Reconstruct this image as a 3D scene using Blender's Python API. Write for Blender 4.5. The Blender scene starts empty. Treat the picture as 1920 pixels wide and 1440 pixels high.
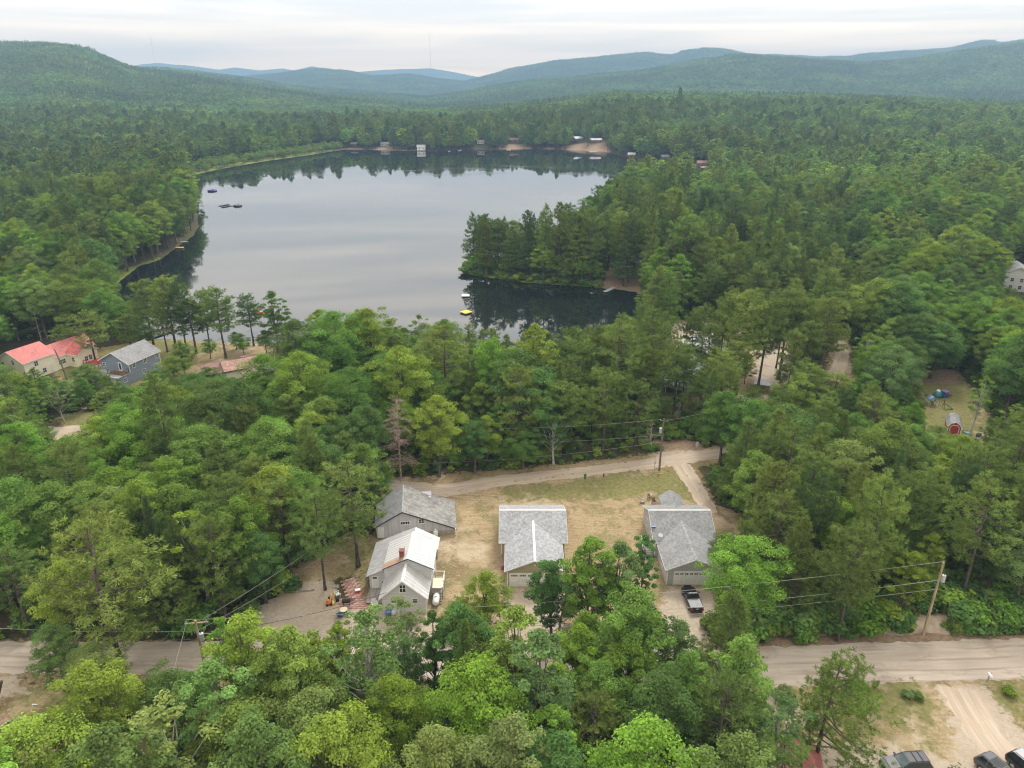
import bpy, bmesh, math, random
import numpy as np
from mathutils import Vector, Matrix

C = bpy.context.scene
COL = C.collection
rng = np.random.default_rng(11)
random.seed(11)

# ------------------------------------------------------------------ camera
F, H = 1331.0, 65.0                      # focal length in photo pixels, drone height in metres
PITCH = math.radians(22.6)
cP, sP = math.cos(PITCH), math.sin(PITCH)
cam_d = bpy.data.cameras.new('camera')
cam = bpy.data.objects.new('camera', cam_d)
COL.objects.link(cam)
cam.location = (0, 0, H)
cam.rotation_euler = (math.pi / 2 - PITCH, 0, 0)
cam_d.sensor_width = 36
cam_d.lens = 36 * F / 1920
cam_d.clip_start = 0.5
cam_d.clip_end = 40000
C.camera = cam

# ------------------------------------------------------------------ exposure, sky, sun
C.view_settings.view_transform = 'Standard'
C.view_settings.look = 'None'
C.view_settings.exposure = 1.22
C.view_settings.gamma = 1
C.view_settings.use_curve_mapping = False
SUN_EL, SUN_AZ = math.radians(47), math.radians(16)   # azimuth from +Y towards +X

world = bpy.data.worlds.new('World')
C.world = world
world.use_nodes = True
wn, wl = world.node_tree.nodes, world.node_tree.links
wn.clear()


def N(nt, t, **kw):
    n = nt.nodes.new(t)
    for k, v in kw.items():
        if k in n.inputs:
            n.inputs[k].default_value = v
        else:
            setattr(n, k, v)
    return n


def build_sky():
    nt = world.node_tree
    L = nt.links.new
    out = N(nt, 'ShaderNodeOutputWorld')
    bg = N(nt, 'ShaderNodeBackground', Strength=0.1)
    sky = N(nt, 'ShaderNodeTexSky', sky_type='NISHITA', sun_disc=False, sun_elevation=SUN_EL,
            sun_rotation=SUN_AZ, air_density=1.2, dust_density=2.5, ozone_density=1.0)
    tc = N(nt, 'ShaderNodeTexCoord')
    # layered stratus: the direction is stretched so that the bands lie flat
    mp = N(nt, 'ShaderNodeMapping')
    mp.inputs['Scale'].default_value = (2.2, 2.2, 46.0)
    L(tc.outputs['Generated'], mp.inputs['Vector'])
    n1 = N(nt, 'ShaderNodeTexNoise', Scale=0.9, Detail=6.0, Roughness=0.55, Distortion=0.6)
    L(mp.outputs['Vector'], n1.inputs['Vector'])
    mp2 = N(nt, 'ShaderNodeMapping')
    mp2.inputs['Scale'].default_value = (1.3, 1.3, 16.0)
    mp2.inputs['Location'].default_value = (3.1, 1.7, 5.3)
    L(tc.outputs['Generated'], mp2.inputs['Vector'])
    n2 = N(nt, 'ShaderNodeTexNoise', Scale=1.0, Detail=3.0, Roughness=0.5)
    L(mp2.outputs['Vector'], n2.inputs['Vector'])
    r1 = N(nt, 'ShaderNodeMapRange', interpolation_type='SMOOTHSTEP')
    r1.inputs['From Min'].default_value = 0.38
    r1.inputs['From Max'].default_value = 0.64
    L(n1.outputs['Fac'], r1.inputs['Value'])
    r2 = N(nt, 'ShaderNodeMapRange', interpolation_type='SMOOTHSTEP')
    r2.inputs['From Min'].default_value = 0.35
    r2.inputs['From Max'].default_value = 0.65
    L(n2.outputs['Fac'], r2.inputs['Value'])
    # cloud colours (divided by the background strength)
    lo = N(nt, 'ShaderNodeMixRGB')
    lo.inputs['Color1'].default_value = (6.1, 5.9, 5.6, 1)       # blue-grey bands
    lo.inputs['Color2'].default_value = (9.0, 8.05, 6.95, 1)     # bright cream bands
    L(r1.outputs['Result'], lo.inputs['Fac'])
    hi = N(nt, 'ShaderNodeMixRGB')
    hi.inputs['Color2'].default_value = (7.4, 6.7, 6.0, 1)     # thin pinkish veil
    L(lo.outputs['Color'], hi.inputs['Color1'])
    mth = N(nt, 'ShaderNodeMath', operation='MULTIPLY')
    mth.inputs[1].default_value = 0.4
    L(r2.outputs['Result'], mth.inputs[0])
    L(mth.outputs['Value'], hi.inputs['Fac'])
    # the cloud thins towards the horizon all round: a bright warm rim
    sp = N(nt, 'ShaderNodeSeparateXYZ')
    L(tc.outputs['Generated'], sp.inputs[0])
    rim = N(nt, 'ShaderNodeMapRange', interpolation_type='SMOOTHSTEP')
    rim.inputs['From Min'].default_value = 0.11
    rim.inputs['From Max'].default_value = 0.0
    L(sp.outputs['Z'], rim.inputs['Value'])
    wm = N(nt, 'ShaderNodeMixRGB', blend_type='MULTIPLY')
    wm.inputs['Color2'].default_value = (2.15, 1.6, 0.95, 1)
    L(rim.outputs['Result'], wm.inputs['Fac'])
    L(hi.outputs['Color'], wm.inputs['Color1'])
    fin = N(nt, 'ShaderNodeMixRGB')
    fin.inputs['Fac'].default_value = 0.95
    L(sky.outputs['Color'], fin.inputs['Color1'])
    L(wm.outputs['Color'], fin.inputs['Color2'])
    L(fin.outputs['Color'], bg.inputs['Color'])
    L(bg.outputs['Background'], out.inputs['Surface'])


build_sky()
sun_d = bpy.data.lights.new('sun', 'SUN')
sun_d.energy = 1.5
sun_d.angle = math.radians(16)
sun_d.color = (1.0, 0.96, 0.9)
sun = bpy.data.objects.new('sun', sun_d)
COL.objects.link(sun)
sv = Vector((math.cos(SUN_EL) * math.sin(SUN_AZ), math.cos(SUN_EL) * math.cos(SUN_AZ), math.sin(SUN_EL)))
sun.rotation_euler = sv.to_track_quat('Z', 'Y').to_euler()
sun.location = sv * 200
C.cycles.use_denoising = True
C.render.filter_size = 1.05
C.cycles.pixel_filter_type = 'BLACKMAN_HARRIS'
C.cycles.filter_width = 1.1
C.cycles.volume_bounces = 0
C.cycles.max_bounces = 8
C.cycles.diffuse_bounces = 4
C.cycles.glossy_bounces = 2
C.cycles.transmission_bounces = 5
C.cycles.transparent_max_bounces = 6


# ------------------------------------------------------------------ where a photo pixel meets the height z
def G(px, py, z=0.0):
    u = (720 - py) / F
    r = (px - 960) / F
    k = (z - H) / (-sP + u * cP)
    return r * k, (cP + u * sP) * k


def GV(px, py, z=0.0):
    x, y = G(px, py, z)
    return Vector((x, y, z))


def proj(X, Y, Z):
    d = Y * cP - (Z - H) * sP
    u = Y * sP + (Z - H) * cP
    d = np.where(np.abs(d) < 1e-3, 1e-3, d)
    return 960 + F * X / d, 720 - F * u / d


def zat(Y, py):
    v = (720 - py) / F
    return H + Y * (v * cP - sP) / (cP + v * sP)


def in_poly(px, py, poly):
    px, py = np.asarray(px, float), np.asarray(py, float)
    r = np.zeros(px.shape, bool)
    n = len(poly)
    j = n - 1
    for i in range(n):
        xi, yi = poly[i]
        xj, yj = poly[j]
        if yi != yj:
            r ^= ((yi > py) != (yj > py)) & (px < (xj - xi) * (py - yi) / (yj - yi) + xi)
        j = i
    return r


def dist_poly(X, Y, poly, closed=True):
    d = np.full(np.shape(X), 1e9)
    n = len(poly)
    for i in range(n if closed else n - 1):
        ax, ay = poly[i]
        bx, by = poly[(i + 1) % n]
        vx, vy = bx - ax, by - ay
        t = np.clip(((X - ax) * vx + (Y - ay) * vy) / max(vx * vx + vy * vy, 1e-9), 0, 1)
        d = np.minimum(d, np.hypot(X - ax - t * vx, Y - ay - t * vy))
    return d


def smooth(x):
    x = np.clip(x, 0, 1)
    return x * x * (3 - 2 * x)


def vnoise(x, y, seed=0):
    xi, yi = np.floor(x).astype(np.int64), np.floor(y).astype(np.int64)
    fx, fy = smooth(x - xi), smooth(y - yi)

    def h(a, b):
        n = (a * 374761393 + b * 668265263 + seed * 1442695041) & 0x7fffffff
        n = ((n ^ (n >> 13)) * 1274126177) & 0x7fffffff
        return ((n ^ (n >> 16)) & 0xffff) / 65535.0
    a, b, c, d = h(xi, yi), h(xi + 1, yi), h(xi, yi + 1), h(xi + 1, yi + 1)
    return a + (b - a) * fx + (c - a) * fy + (a - b - c + d) * fx * fy


def fbm(x, y, o=4, seed=0):
    s, a, t = 0, 1.0, 0
    for k in range(o):
        s = s + a * vnoise(x * 2 ** k, y * 2 ** k, seed + k * 17)
        t += a
        a *= 0.5
    return s / t


# ------------------------------------------------------------------ materials
MATS = {}


def new_mat(name):
    m = bpy.data.materials.new(name)
    m.use_nodes = True
    nt = m.node_tree
    b = nt.nodes['Principled BSDF']
    MATS[name] = m
    return m, nt, b


def mat(name, col, rough=0.6, var=0.12, scale=3.0, bump=0.0, bscale=30.0, metal=0.0, spec=None, stretch=(1, 1, 1), col2=None, coord='Object', detail=5.0, stain=0.0):
    """plain surface: base colour broken up by noise, optional fine relief"""
    m, nt, b = new_mat(name)
    L = nt.links.new
    b.inputs['Roughness'].default_value = rough
    b.inputs['Metallic'].default_value = metal
    if spec is not None:
        b.inputs['Specular IOR Level'].default_value = spec
    tc = N(nt, 'ShaderNodeTexCoord')
    mp = N(nt, 'ShaderNodeMapping')
    mp.inputs['Scale'].default_value = stretch
    L(tc.outputs[coord], mp.inputs['Vector'])
    n = N(nt, 'ShaderNodeTexNoise', Scale=scale, Detail=detail, Roughness=0.6)
    L(mp.outputs['Vector'], n.inputs['Vector'])
    mx = N(nt, 'ShaderNodeMixRGB')
    c2 = col2 or tuple(c * (1 - 2 * var) for c in col)
    c1 = tuple(min(1, c * (1 + var)) for c in col) if col2 is None else col
    mx.inputs['Color1'].default_value = (*c1, 1)
    mx.inputs['Color2'].default_value = (*c2, 1)
    rp = N(nt, 'ShaderNodeMapRange', interpolation_type='SMOOTHSTEP')
    rp.inputs['From Min'].default_value = 0.33
    rp.inputs['From Max'].default_value = 0.67
    L(n.outputs['Fac'], rp.inputs['Value'])
    L(rp.outputs['Result'], mx.inputs['Fac'])
    if stain:
        n3 = N(nt, 'ShaderNodeTexNoise', Scale=0.45, Detail=6.0, Roughness=0.7)
        L(tc.outputs[coord], n3.inputs['Vector'])
        r3 = N(nt, 'ShaderNodeMapRange', interpolation_type='SMOOTHSTEP')
        r3.inputs['From Min'].default_value = 0.42
        r3.inputs['From Max'].default_value = 0.68
        r3.inputs['To Max'].default_value = stain
        L(n3.outputs['Fac'], r3.inputs['Value'])
        m3 = N(nt, 'ShaderNodeMixRGB', blend_type='MULTIPLY')
        m3.inputs['Color2'].default_value = (0.45, 0.43, 0.41, 1)
        L(r3.outputs['Result'], m3.inputs['Fac'])
        L(mx.outputs['Color'], m3.inputs['Color1'])
        L(m3.outputs['Color'], b.inputs['Base Color'])
    else:
        L(mx.outputs['Color'], b.inputs['Base Color'])
    if bump:
        n2 = N(nt, 'ShaderNodeTexNoise', Scale=bscale, Detail=3.0)
        L(mp.outputs['Vector'], n2.inputs['Vector'])
        bp = N(nt, 'ShaderNodeBump', Strength=bump, Distance=0.05)
        L(n2.outputs['Fac'], bp.inputs['Height'])
        L(bp.outputs['Normal'], b.inputs['Normal'])
    return m


def leaf_mat(name, col, trans=0.3, hue=0.03):
    """foliage: every leaf and every tree a little different, some light passing through"""
    m, nt, b = new_mat(name)
    L = nt.links.new
    nt.nodes.remove(b)
    out = nt.nodes['Material Output']
    at = N(nt, 'ShaderNodeAttribute', attribute_name='leaf_tint')
    oi = N(nt, 'ShaderNodeObjectInfo')
    hs = N(nt, 'ShaderNodeHueSaturation')
    hs.inputs['Color'].default_value = (*col, 1)
    m1 = N(nt, 'ShaderNodeMapRange')
    m1.inputs['To Min'].default_value = 0.5
    m1.inputs['To Max'].default_value = 1.55
    L(at.outputs['Fac'], m1.inputs['Value'])
    m2 = N(nt, 'ShaderNodeMapRange')
    m2.inputs['To Min'].default_value = 0.8
    m2.inputs['To Max'].default_value = 1.2
    L(oi.outputs['Random'], m2.inputs['Value'])
    mu = N(nt, 'ShaderNodeMath', operation='MULTIPLY')
    L(m1.outputs['Result'], mu.inputs[0])
    L(m2.outputs['Result'], mu.inputs[1])
    L(mu.outputs['Value'], hs.inputs['Value'])
    wv = N(nt, 'ShaderNodeMath', operation='MULTIPLY_ADD')
    L(oi.outputs['Random'], wv.inputs[0])
    wv.inputs[1].default_value = 37.7
    fr = N(nt, 'ShaderNodeMath', operation='FRACT')
    L(wv.outputs['Value'], fr.inputs[0])
    m3 = N(nt, 'ShaderNodeMapRange')
    m3.inputs['To Min'].default_value = 0.5 - hue
    m3.inputs['To Max'].default_value = 0.5 + hue * 0.6
    L(fr.outputs['Value'], m3.inputs['Value'])
    L(m3.outputs['Result'], hs.inputs['Hue'])
    df = N(nt, 'ShaderNodeBsdfDiffuse')
    tr = N(nt, 'ShaderNodeBsdfTranslucent')
    L(hs.outputs['Color'], df.inputs['Color'])
    L(hs.outputs['Color'], tr.inputs['Color'])
    mx = N(nt, 'ShaderNodeMixShader')
    mx.inputs['Fac'].default_value = trans
    L(df.outputs['BSDF'], mx.inputs[1])
    L(tr.outputs['BSDF'], mx.inputs[2])
    L(mx.outputs['Shader'], out.inputs['Surface'])
    return m


LEAF = {
    'yellow': leaf_mat('leaf_yellow_green', (0.200, 0.325, 0.046), 0.34),
    'bright': leaf_mat('leaf_bright_green', (0.19, 0.315, 0.05), 0.32),
    'mid': leaf_mat('leaf_mid_green', (0.15, 0.255, 0.053), 0.29),
    'dark': leaf_mat('leaf_dark_green', (0.108, 0.195, 0.053), 0.27),
    'pale': leaf_mat('leaf_pale_green', (0.178, 0.268, 0.075), 0.3),
    'grey': leaf_mat('leaf_grey_green', (0.150, 0.232, 0.078), 0.28),
}
NEEDLE = {
    'olive': leaf_mat('needle_olive', (0.18, 0.25, 0.06), 0.2, hue=0.014),
    'mid': leaf_mat('needle_mid', (0.15, 0.222, 0.058), 0.2, hue=0.014),
    'dark': leaf_mat('needle_dark', (0.102, 0.17, 0.055), 0.2, hue=0.014),
    'bright': leaf_mat('needle_bright', (0.172, 0.275, 0.058), 0.2, hue=0.014),
}
BARK = mat('bark_pine', (0.11, 0.085, 0.07), 0.9, 0.3, 2.0, 0.8, 9, stretch=(3, 3, 0.7))
BARK2 = mat('bark_broadleaf', (0.14, 0.12, 0.105), 0.9, 0.3, 2.0, 0.8, 9, stretch=(3, 3, 0.7))
BIRCH = mat('bark_birch', (0.55, 0.53, 0.48), 0.8, 0.35, 2.5, 0.3, 9, stretch=(2, 2, 6))
DEADW = mat('dead_wood', (0.36, 0.27, 0.22), 0.9, 0.3, 3.0, 0.4, 12)
GREYW = mat('weathered_branch', (0.38, 0.34, 0.29), 0.9, 0.3, 3.0, 0.4, 12)
CONE = mat('needle_dead_brown', (0.27, 0.18, 0.135), 0.9, 0.35, 4.0)


# ------------------------------------------------------------------ objects
def tag(o, label=None, cat=None, group=None, kind=None):
    if label:
        o['label'] = label
    if cat:
        o['category'] = cat
    if group:
        o['group'] = group
    if kind:
        o['kind'] = kind
    return o


def empty(name, loc, rz=0.0, label=None, cat=None, group=None):
    o = bpy.data.objects.new(name, None)
    COL.objects.link(o)
    o.empty_display_size = 0.3
    o.location = loc
    o.rotation_euler = (0, 0, rz)
    return tag(o, label, cat, group)


def link_mesh(name, me, parent=None, loc=None):
    o = bpy.data.objects.new(name, me)
    COL.objects.link(o)
    if parent:
        o.parent = parent
    if loc is not None:
        o.location = loc
    return o


class MB:
    """collects shapes, builds them as one mesh object"""

    def __init__(s):
        s.v, s.f = [], []

    def poly(s, pts):
        n = len(s.v)
        s.v += [tuple(p) for p in pts]
        s.f.append(tuple(range(n, n + len(pts))))
        return s

    def box(s, x0, x1, y0, y1, z0, z1):
        n = len(s.v)
        s.v += [(x0, y0, z0), (x1, y0, z0), (x1, y1, z0), (x0, y1, z0), (x0, y0, z1), (x1, y0, z1), (x1, y1, z1), (x0, y1, z1)]
        s.f += [tuple(n + i for i in q) for q in ((3, 2, 1, 0), (4, 5, 6, 7), (0, 1, 5, 4), (1, 2, 6, 5), (2, 3, 7, 6), (3, 0, 4, 7))]
        return s

    def prism(s, pts, d):
        """closed outline pushed by the vector d"""
        n, k = len(s.v), len(pts)
        d = Vector(d)
        s.v += [tuple(p) for p in pts] + [tuple(Vector(p) + d) for p in pts]
        nrm = Vector((0, 0, 0))
        for i in range(k):
            a, b = Vector(pts[i]), Vector(pts[(i + 1) % k])
            nrm += a.cross(b)
        flip = nrm.dot(d) > 0
        top = tuple(range(n, n + k))
        bot = tuple(range(n + k, n + 2 * k))
        s.f.append(top[::-1] if flip else top)
        s.f.append(bot if flip else bot[::-1])
        for i in range(k):
            j = (i + 1) % k
            q = (n + i, n + j, n + k + j, n + k + i)
            s.f.append(q if flip else q[::-1])
        return s

    def slab(s, pts, t=0.12):
        return s.prism(pts, (0, 0, -t))

    def tube(s, pts, radii, n=6, cap=True):
        pts = [Vector(p) for p in pts]
        if not hasattr(radii, '__len__'):
            radii = [radii] * len(pts)
        base = len(s.v)
        for i, p in enumerate(pts):
            d = (pts[min(i + 1, len(pts) - 1)] - pts[max(i - 1, 0)])
            if d.length < 1e-9:
                d = Vector((0, 0, 1))
            d.normalize()
            a = d.orthogonal().normalized() if abs(d.z) < 0.95 else (Vector((1, 0, 0)) - d * d.x).normalized()
            b = d.cross(a)
            for k in range(n):
                t = 2 * math.pi * k / n
                s.v.append(tuple(p + (a * math.cos(t) + b * math.sin(t)) * radii[i]))
        for i in range(len(pts) - 1):
            for k in range(n):
                k2 = (k + 1) % n
                s.f.append((base + i * n + k, base + i * n + k2, base + (i + 1) * n + k2, base + (i + 1) * n + k))
        if cap:
            s.f.append(tuple(base + k for k in range(n))[::-1])
            s.f.append(tuple(base + (len(pts) - 1) * n + k for k in range(n)))
        return s

    def cyl(s, x, y, z0, z1, r, n=12, r1=None):
        return s.tube([(x, y, z0), (x, y, z1)], [r, r if r1 is None else r1], n)

    def ball(s, c, r, n=10, m=6, sz=1.0):
        pts, rad = [], []
        for i in range(m + 1):
            t = math.pi * i / m
            pts.append((c[0], c[1], c[2] - math.cos(t) * r * sz))
            rad.append(max(0.002, math.sin(t) * r))
        return s.tube(pts, rad, n)

    def build(s, name, m=None, parent=None, smooth_=False, loc=None):
        me = bpy.data.meshes.new(name)
        me.from_pydata(s.v, [], s.f)
        if m:
            me.materials.append(m)
        if smooth_:
            me.polygons.foreach_set('use_smooth', [True] * len(me.polygons))
        me.update()
        return link_mesh(name, me, parent, loc)


def fast_mesh(name, V, Fc, mats=(), tint=None, midx=None):
    """V (n,3), Fc (m,k) all faces with k corners"""
    me = bpy.data.meshes.new(name)
    n, (m, k) = len(V), Fc.shape
    me.vertices.add(n)
    me.vertices.foreach_set('co', np.ascontiguousarray(V, np.float32).ravel())
    me.loops.add(m * k)
    me.loops.foreach_set('vertex_index', Fc.astype(np.int32).ravel())
    me.polygons.add(m)
    me.polygons.foreach_set('loop_start', np.arange(0, m * k, k, dtype=np.int32))
    me.polygons.foreach_set('loop_total', np.full(m, k, np.int32))
    for mm in mats:
        me.materials.append(mm)
    if midx is not None:
        me.polygons.foreach_set('material_index', midx.astype(np.int32))
    if tint is not None:
        a = me.attributes.new('leaf_tint', 'FLOAT', 'FACE')
        a.data.foreach_set('value', tint.astype(np.float32))
    me.update(calc_edges=True)
    me.validate()
    return me


def strip(name, pts, widths, m, z=0.006, jitter=0.12, step=0.6, kind='structure', seed=1):
    """road-like ribbon along a path: ragged edges, UV runs along it in metres"""
    r = np.random.default_rng(seed)
    P = [Vector((p[0], p[1], 0)) for p in pts]
    cum = [0]
    for a, b in zip(P, P[1:]):
        cum.append(cum[-1] + (b - a).length)
    n = max(2, int(cum[-1] / step))
    S = np.linspace(0, cum[-1], n + 1)
    # smooth the path a little
    X = np.interp(S, cum, [p.x for p in P])
    Y = np.interp(S, cum, [p.y for p in P])
    W = np.interp(S, cum, widths)
    k = max(3, int(4 / step)) | 1
    ker = np.ones(k) / k
    pad = k // 2
    X2 = np.convolve(np.pad(X, pad, 'edge'), ker, 'valid')
    Y2 = np.convolve(np.pad(Y, pad, 'edge'), ker, 'valid')
    dx, dy = np.gradient(X2), np.gradient(Y2)
    l = np.hypot(dx, dy)
    nx, ny = -dy / l, dx / l
    cols = [-1, -0.6, -0.2, 0.2, 0.6, 1]
    V, UV = [], []
    for i in range(n + 1):
        for c in cols:
            w = W[i] / 2 * c
            if abs(c) == 1:
                w += c * (jitter * r.normal() + 0.35 * jitter * 4 * (vnoise(np.array(S[i] * 0.35), np.array(c * 7.0), seed) - .5))
            V.append((X2[i] + nx[i] * w, Y2[i] + ny[i] * w, z))
            UV.append((S[i], w))
    V = np.array(V)
    q = len(cols)
    Fc = []
    for i in range(n):
        for c in range(q - 1):
            Fc.append((i * q + c, (i + 1) * q + c, (i + 1) * q + c + 1, i * q + c + 1))
    Fc = np.array(Fc)[:, ::-1]
    me = fast_mesh(name, V, Fc, (m,))
    uv = me.uv_layers.new(name='UVMap')
    UVa = np.array(UV, np.float32)[Fc.ravel()]
    uv.data.foreach_set('uv', UVa.ravel())
    o = link_mesh(name, me)
    return tag(o, kind=kind)
# ------------------------------------------------------------------ lake outline and terrain heights
LAKE_Z = -0.8
LAKE_PX = [(212, 572), (218, 545), (225, 528), (262, 499), (300, 488), (322, 472), (345, 455), (366, 440), (374, 424), (372, 405), (368, 385),
           (360, 362), (354, 340), (372, 326), (420, 316), (500, 302), (580, 291), (636, 282), (650, 280), (800, 284), (900, 281),
           (1000, 279), (1130, 284), (1180, 295), (1230, 301), (1300, 310), (1325, 317), (1290, 325), (1230, 336), (1180, 354),
           (1140, 382), (1110, 420), (1060, 462), (980, 478), (890, 486), (866, 497), (859, 506), (868, 514), (930, 523),
           (1000, 532), (1100, 538), (1180, 546), (1210, 553), (1215, 572), (1190, 600), (1100, 640), (1000, 662), (900, 666),
           (780, 662), (650, 654), (540, 646), (500, 642), (420, 642), (340, 637), (270, 634), (230, 607)]
LAKE = [G(x, y, LAKE_Z) for x, y in LAKE_PX]
# hill crests read off the skyline: (distance, width in front, tree height, [(px, py)...])
CRESTS = [
    (1500, 900, 14, [(-500, 160), (-200, 172), (0, 184), (200, 192), (400, 200), (600, 203), (850, 205), (950, 198), (1050, 185), (1150, 172), (1300, 171), (1450, 176), (1600, 177), (1800, 184), (1920, 188), (2400, 180)]),
    (2400, 1500, 12, [(-700, 130), (-300, 96), (-100, 88), (0, 85), (90, 86), (150, 93), (200, 112), (240, 127), (280, 134), (350, 141), (420, 152), (500, 165), (600, 177), (700, 186), (850, 200), (1000, 210), (2600, 210)]),
    (3400, 1400, 8, [(-700, 190), (100, 160), (240, 131), (300, 130), (360, 135), (420, 142), (470, 149), (540, 161), (620, 171), (720, 178), (800, 184), (860, 176), (930, 163), (1000, 153), (1100, 144), (1200, 136), (1260, 124), (1310, 113), (1380, 106), (1450, 111), (1540, 114), (1620, 118), (1700, 113), (1780, 101), (1860, 89), (1920, 82), (2100, 78), (2500, 90)]),
    (5600, 2000, 0, [(-700, 150), (200, 160), (420, 151), (480, 145), (520, 142), (560, 137), (600, 134), (650, 137), (700, 146), (770, 144), (820, 152), (870, 157), (910, 147), (960, 132), (1040, 118), (1100, 113), (1210, 104), (1260, 107), (1290, 99), (1330, 95), (1360, 97), (1400, 103), (1440, 107), (1530, 110), (1590, 110), (1620, 105), (1700, 100), (1780, 95), (1800, 90), (1830, 82), (1850, 80), (1880, 84), (1920, 80), (2100, 76), (2500, 95)]),
    (9500, 2500, 0, [(-800, 130), (0, 135), (240, 124), (295, 118), (350, 123), (410, 131), (440, 127), (490, 132), (530, 128), (550, 133), (585, 125), (620, 130), (650, 138), (690, 133), (760, 129), (810, 129), (850, 135), (900, 146), (950, 150), (1300, 120), (1900, 100), (2600, 110)]),
]
CR = []
for Yk, Wk, th, pts in CRESTS:
    tt, zz = [], []
    for px, py in pts:
        z = zat(Yk, py) - th
        tt.append((px - 960) / F * (Yk * cP - (z - H) * sP) / Yk)
        zz.append(z)
    CR.append((Yk, Wk, np.array(tt), np.array(zz)))


def hills(X, Y):
    X, Y = np.asarray(X, float), np.asarray(Y, float)
    t = X / np.maximum(Y, 60)
    z = np.zeros(X.shape)
    for k, (Yk, Wk, tt, zz) in enumerate(CR):
        h = np.interp(t, tt, zz)
        wob = 1 + 0.06 * (fbm(X / 420.0, Y * 0 + k * 3.3, 2, 5) - .5)
        r = (Y - (Yk * wob - Wk)) / Wk
        up = np.where(r < 1, smooth(r), 1 - 0.55 * smooth((Y - Yk * wob) / (Yk * 0.45)))
        rough = 1 + 0.30 * (fbm(X / 260.0, Y / 260.0, 4, 40 + k) - .5) * np.clip((1 - r) * 3, 0, 1)
        z = np.maximum(z, h * up * rough)
    # low swells under the wood this side of the hills
    z = z + smooth((Y - 420) / 500) * 5.0 * (fbm(X / 140.0, Y / 140.0, 3, 9) - 0.3)
    return z


def ground_z(X, Y):
    X, Y = np.asarray(X, float), np.asarray(Y, float)
    d = dist_poly(X, Y, LAKE)
    ins = in_poly(X, Y, LAKE)
    z = hills(X, Y) * smooth((d - 4) / 60)
    dry = z - 0.75 * (1 - smooth(d / 7))
    return np.where(ins, LAKE_Z - np.minimum(2.5, 0.02 + 0.25 * d), dry)


# ------------------------------------------------------------------ ground cover areas, corners read at ground height
def PX(*pts):
    return [G(x, y) for x, y in pts]


LAWN = [PX((640, 1200), (690, 1010), (735, 925), (860, 920), (940, 903), (1100, 884), (1240, 868), (1300, 868), (1345, 945), (1400, 965), (1392, 1010), (1350, 1100), (1335, 1150), (1240, 1165), (1000, 1175), (830, 1175), (700, 1185)),
        PX((1440, 1282), (1580, 1268), (1712, 1270), (1752, 1310), (1780, 1380), (1770, 1420), (1640, 1400), (1500, 1330)),
        PX((1835, 1278), (1920, 1265), (2100, 1258), (2100, 1430), (1930, 1400), (1862, 1335)),
        PX((-150, 1275), (60, 1277), (150, 1300), (215, 1400), (180, 1560), (-150, 1560)),
        PX((95, 692), (190, 652), (320, 632), (515, 642), (530, 690), (400, 702), (300, 722), (120, 728)),
        PX((110, 778), (190, 770), (240, 790), (200, 815), (120, 820)),
        PX((500, 1095), (590, 1040), (650, 1000), (700, 1010), (690, 1080), (600, 1090)),
        PX((1560, 625), (1592, 625), (1600, 715), (1545, 715)), PX((1250, 600), (1340, 600), (1490, 635), (1490, 720), (1440, 765), (1370, 765), (1340, 700), (1250, 660)),
        PX((1712, 700), (1790, 690), (1850, 760), (1860, 880), (1750, 890), (1725, 800)),
        PX((730, 905), (820, 912), (920, 893), (1080, 880), (1220, 862), (1220, 850), (1080, 868), (920, 880), (800, 892), (730, 895)),
        PX((1240, 828), (1300, 828), (1335, 840), (1262, 845))]
LAWN += [PX((-300, 1199), (300, 1201), (1400, 1206), (2300, 1188), (2300, 1284), (1400, 1296), (-300, 1272)),
         PX((690, 898), (840, 902), (930, 884), (1230, 850), (1345, 836), (1560, 788), (1560, 817), (1345, 870), (1230, 890), (930, 925), (830, 948), (690, 924)),
         PX((1425, 1275), (2300, 1255), (2300, 1620), (1480, 1620), (1490, 1400), (1440, 1330))]
GREEN = [PX((90, 695), (190, 652), (320, 632), (420, 640), (300, 722), (120, 728)),
         PX((940, 915), (1240, 880), (1300, 890), (1290, 935), (1150, 930), (960, 940)),
         PX((1440, 1280), (1720, 1275), (1760, 1320), (1700, 1385), (1640, 1360), (1560, 1380), (1500, 1330)),
         PX((1835, 1280), (2100, 1262), (2100, 1420), (1930, 1395), (1860, 1335)),
         PX((30, 1290), (150, 1300), (190, 1400), (100, 1480)),
         PX((640, 1030), (700, 1020), (690, 1060), (640, 1062)),
         PX((1712, 700), (1790, 690), (1850, 750), (1860, 860), (1745, 860), (1725, 800)), PX((100, 770), (250, 770), (250, 820), (110, 822))]
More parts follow.
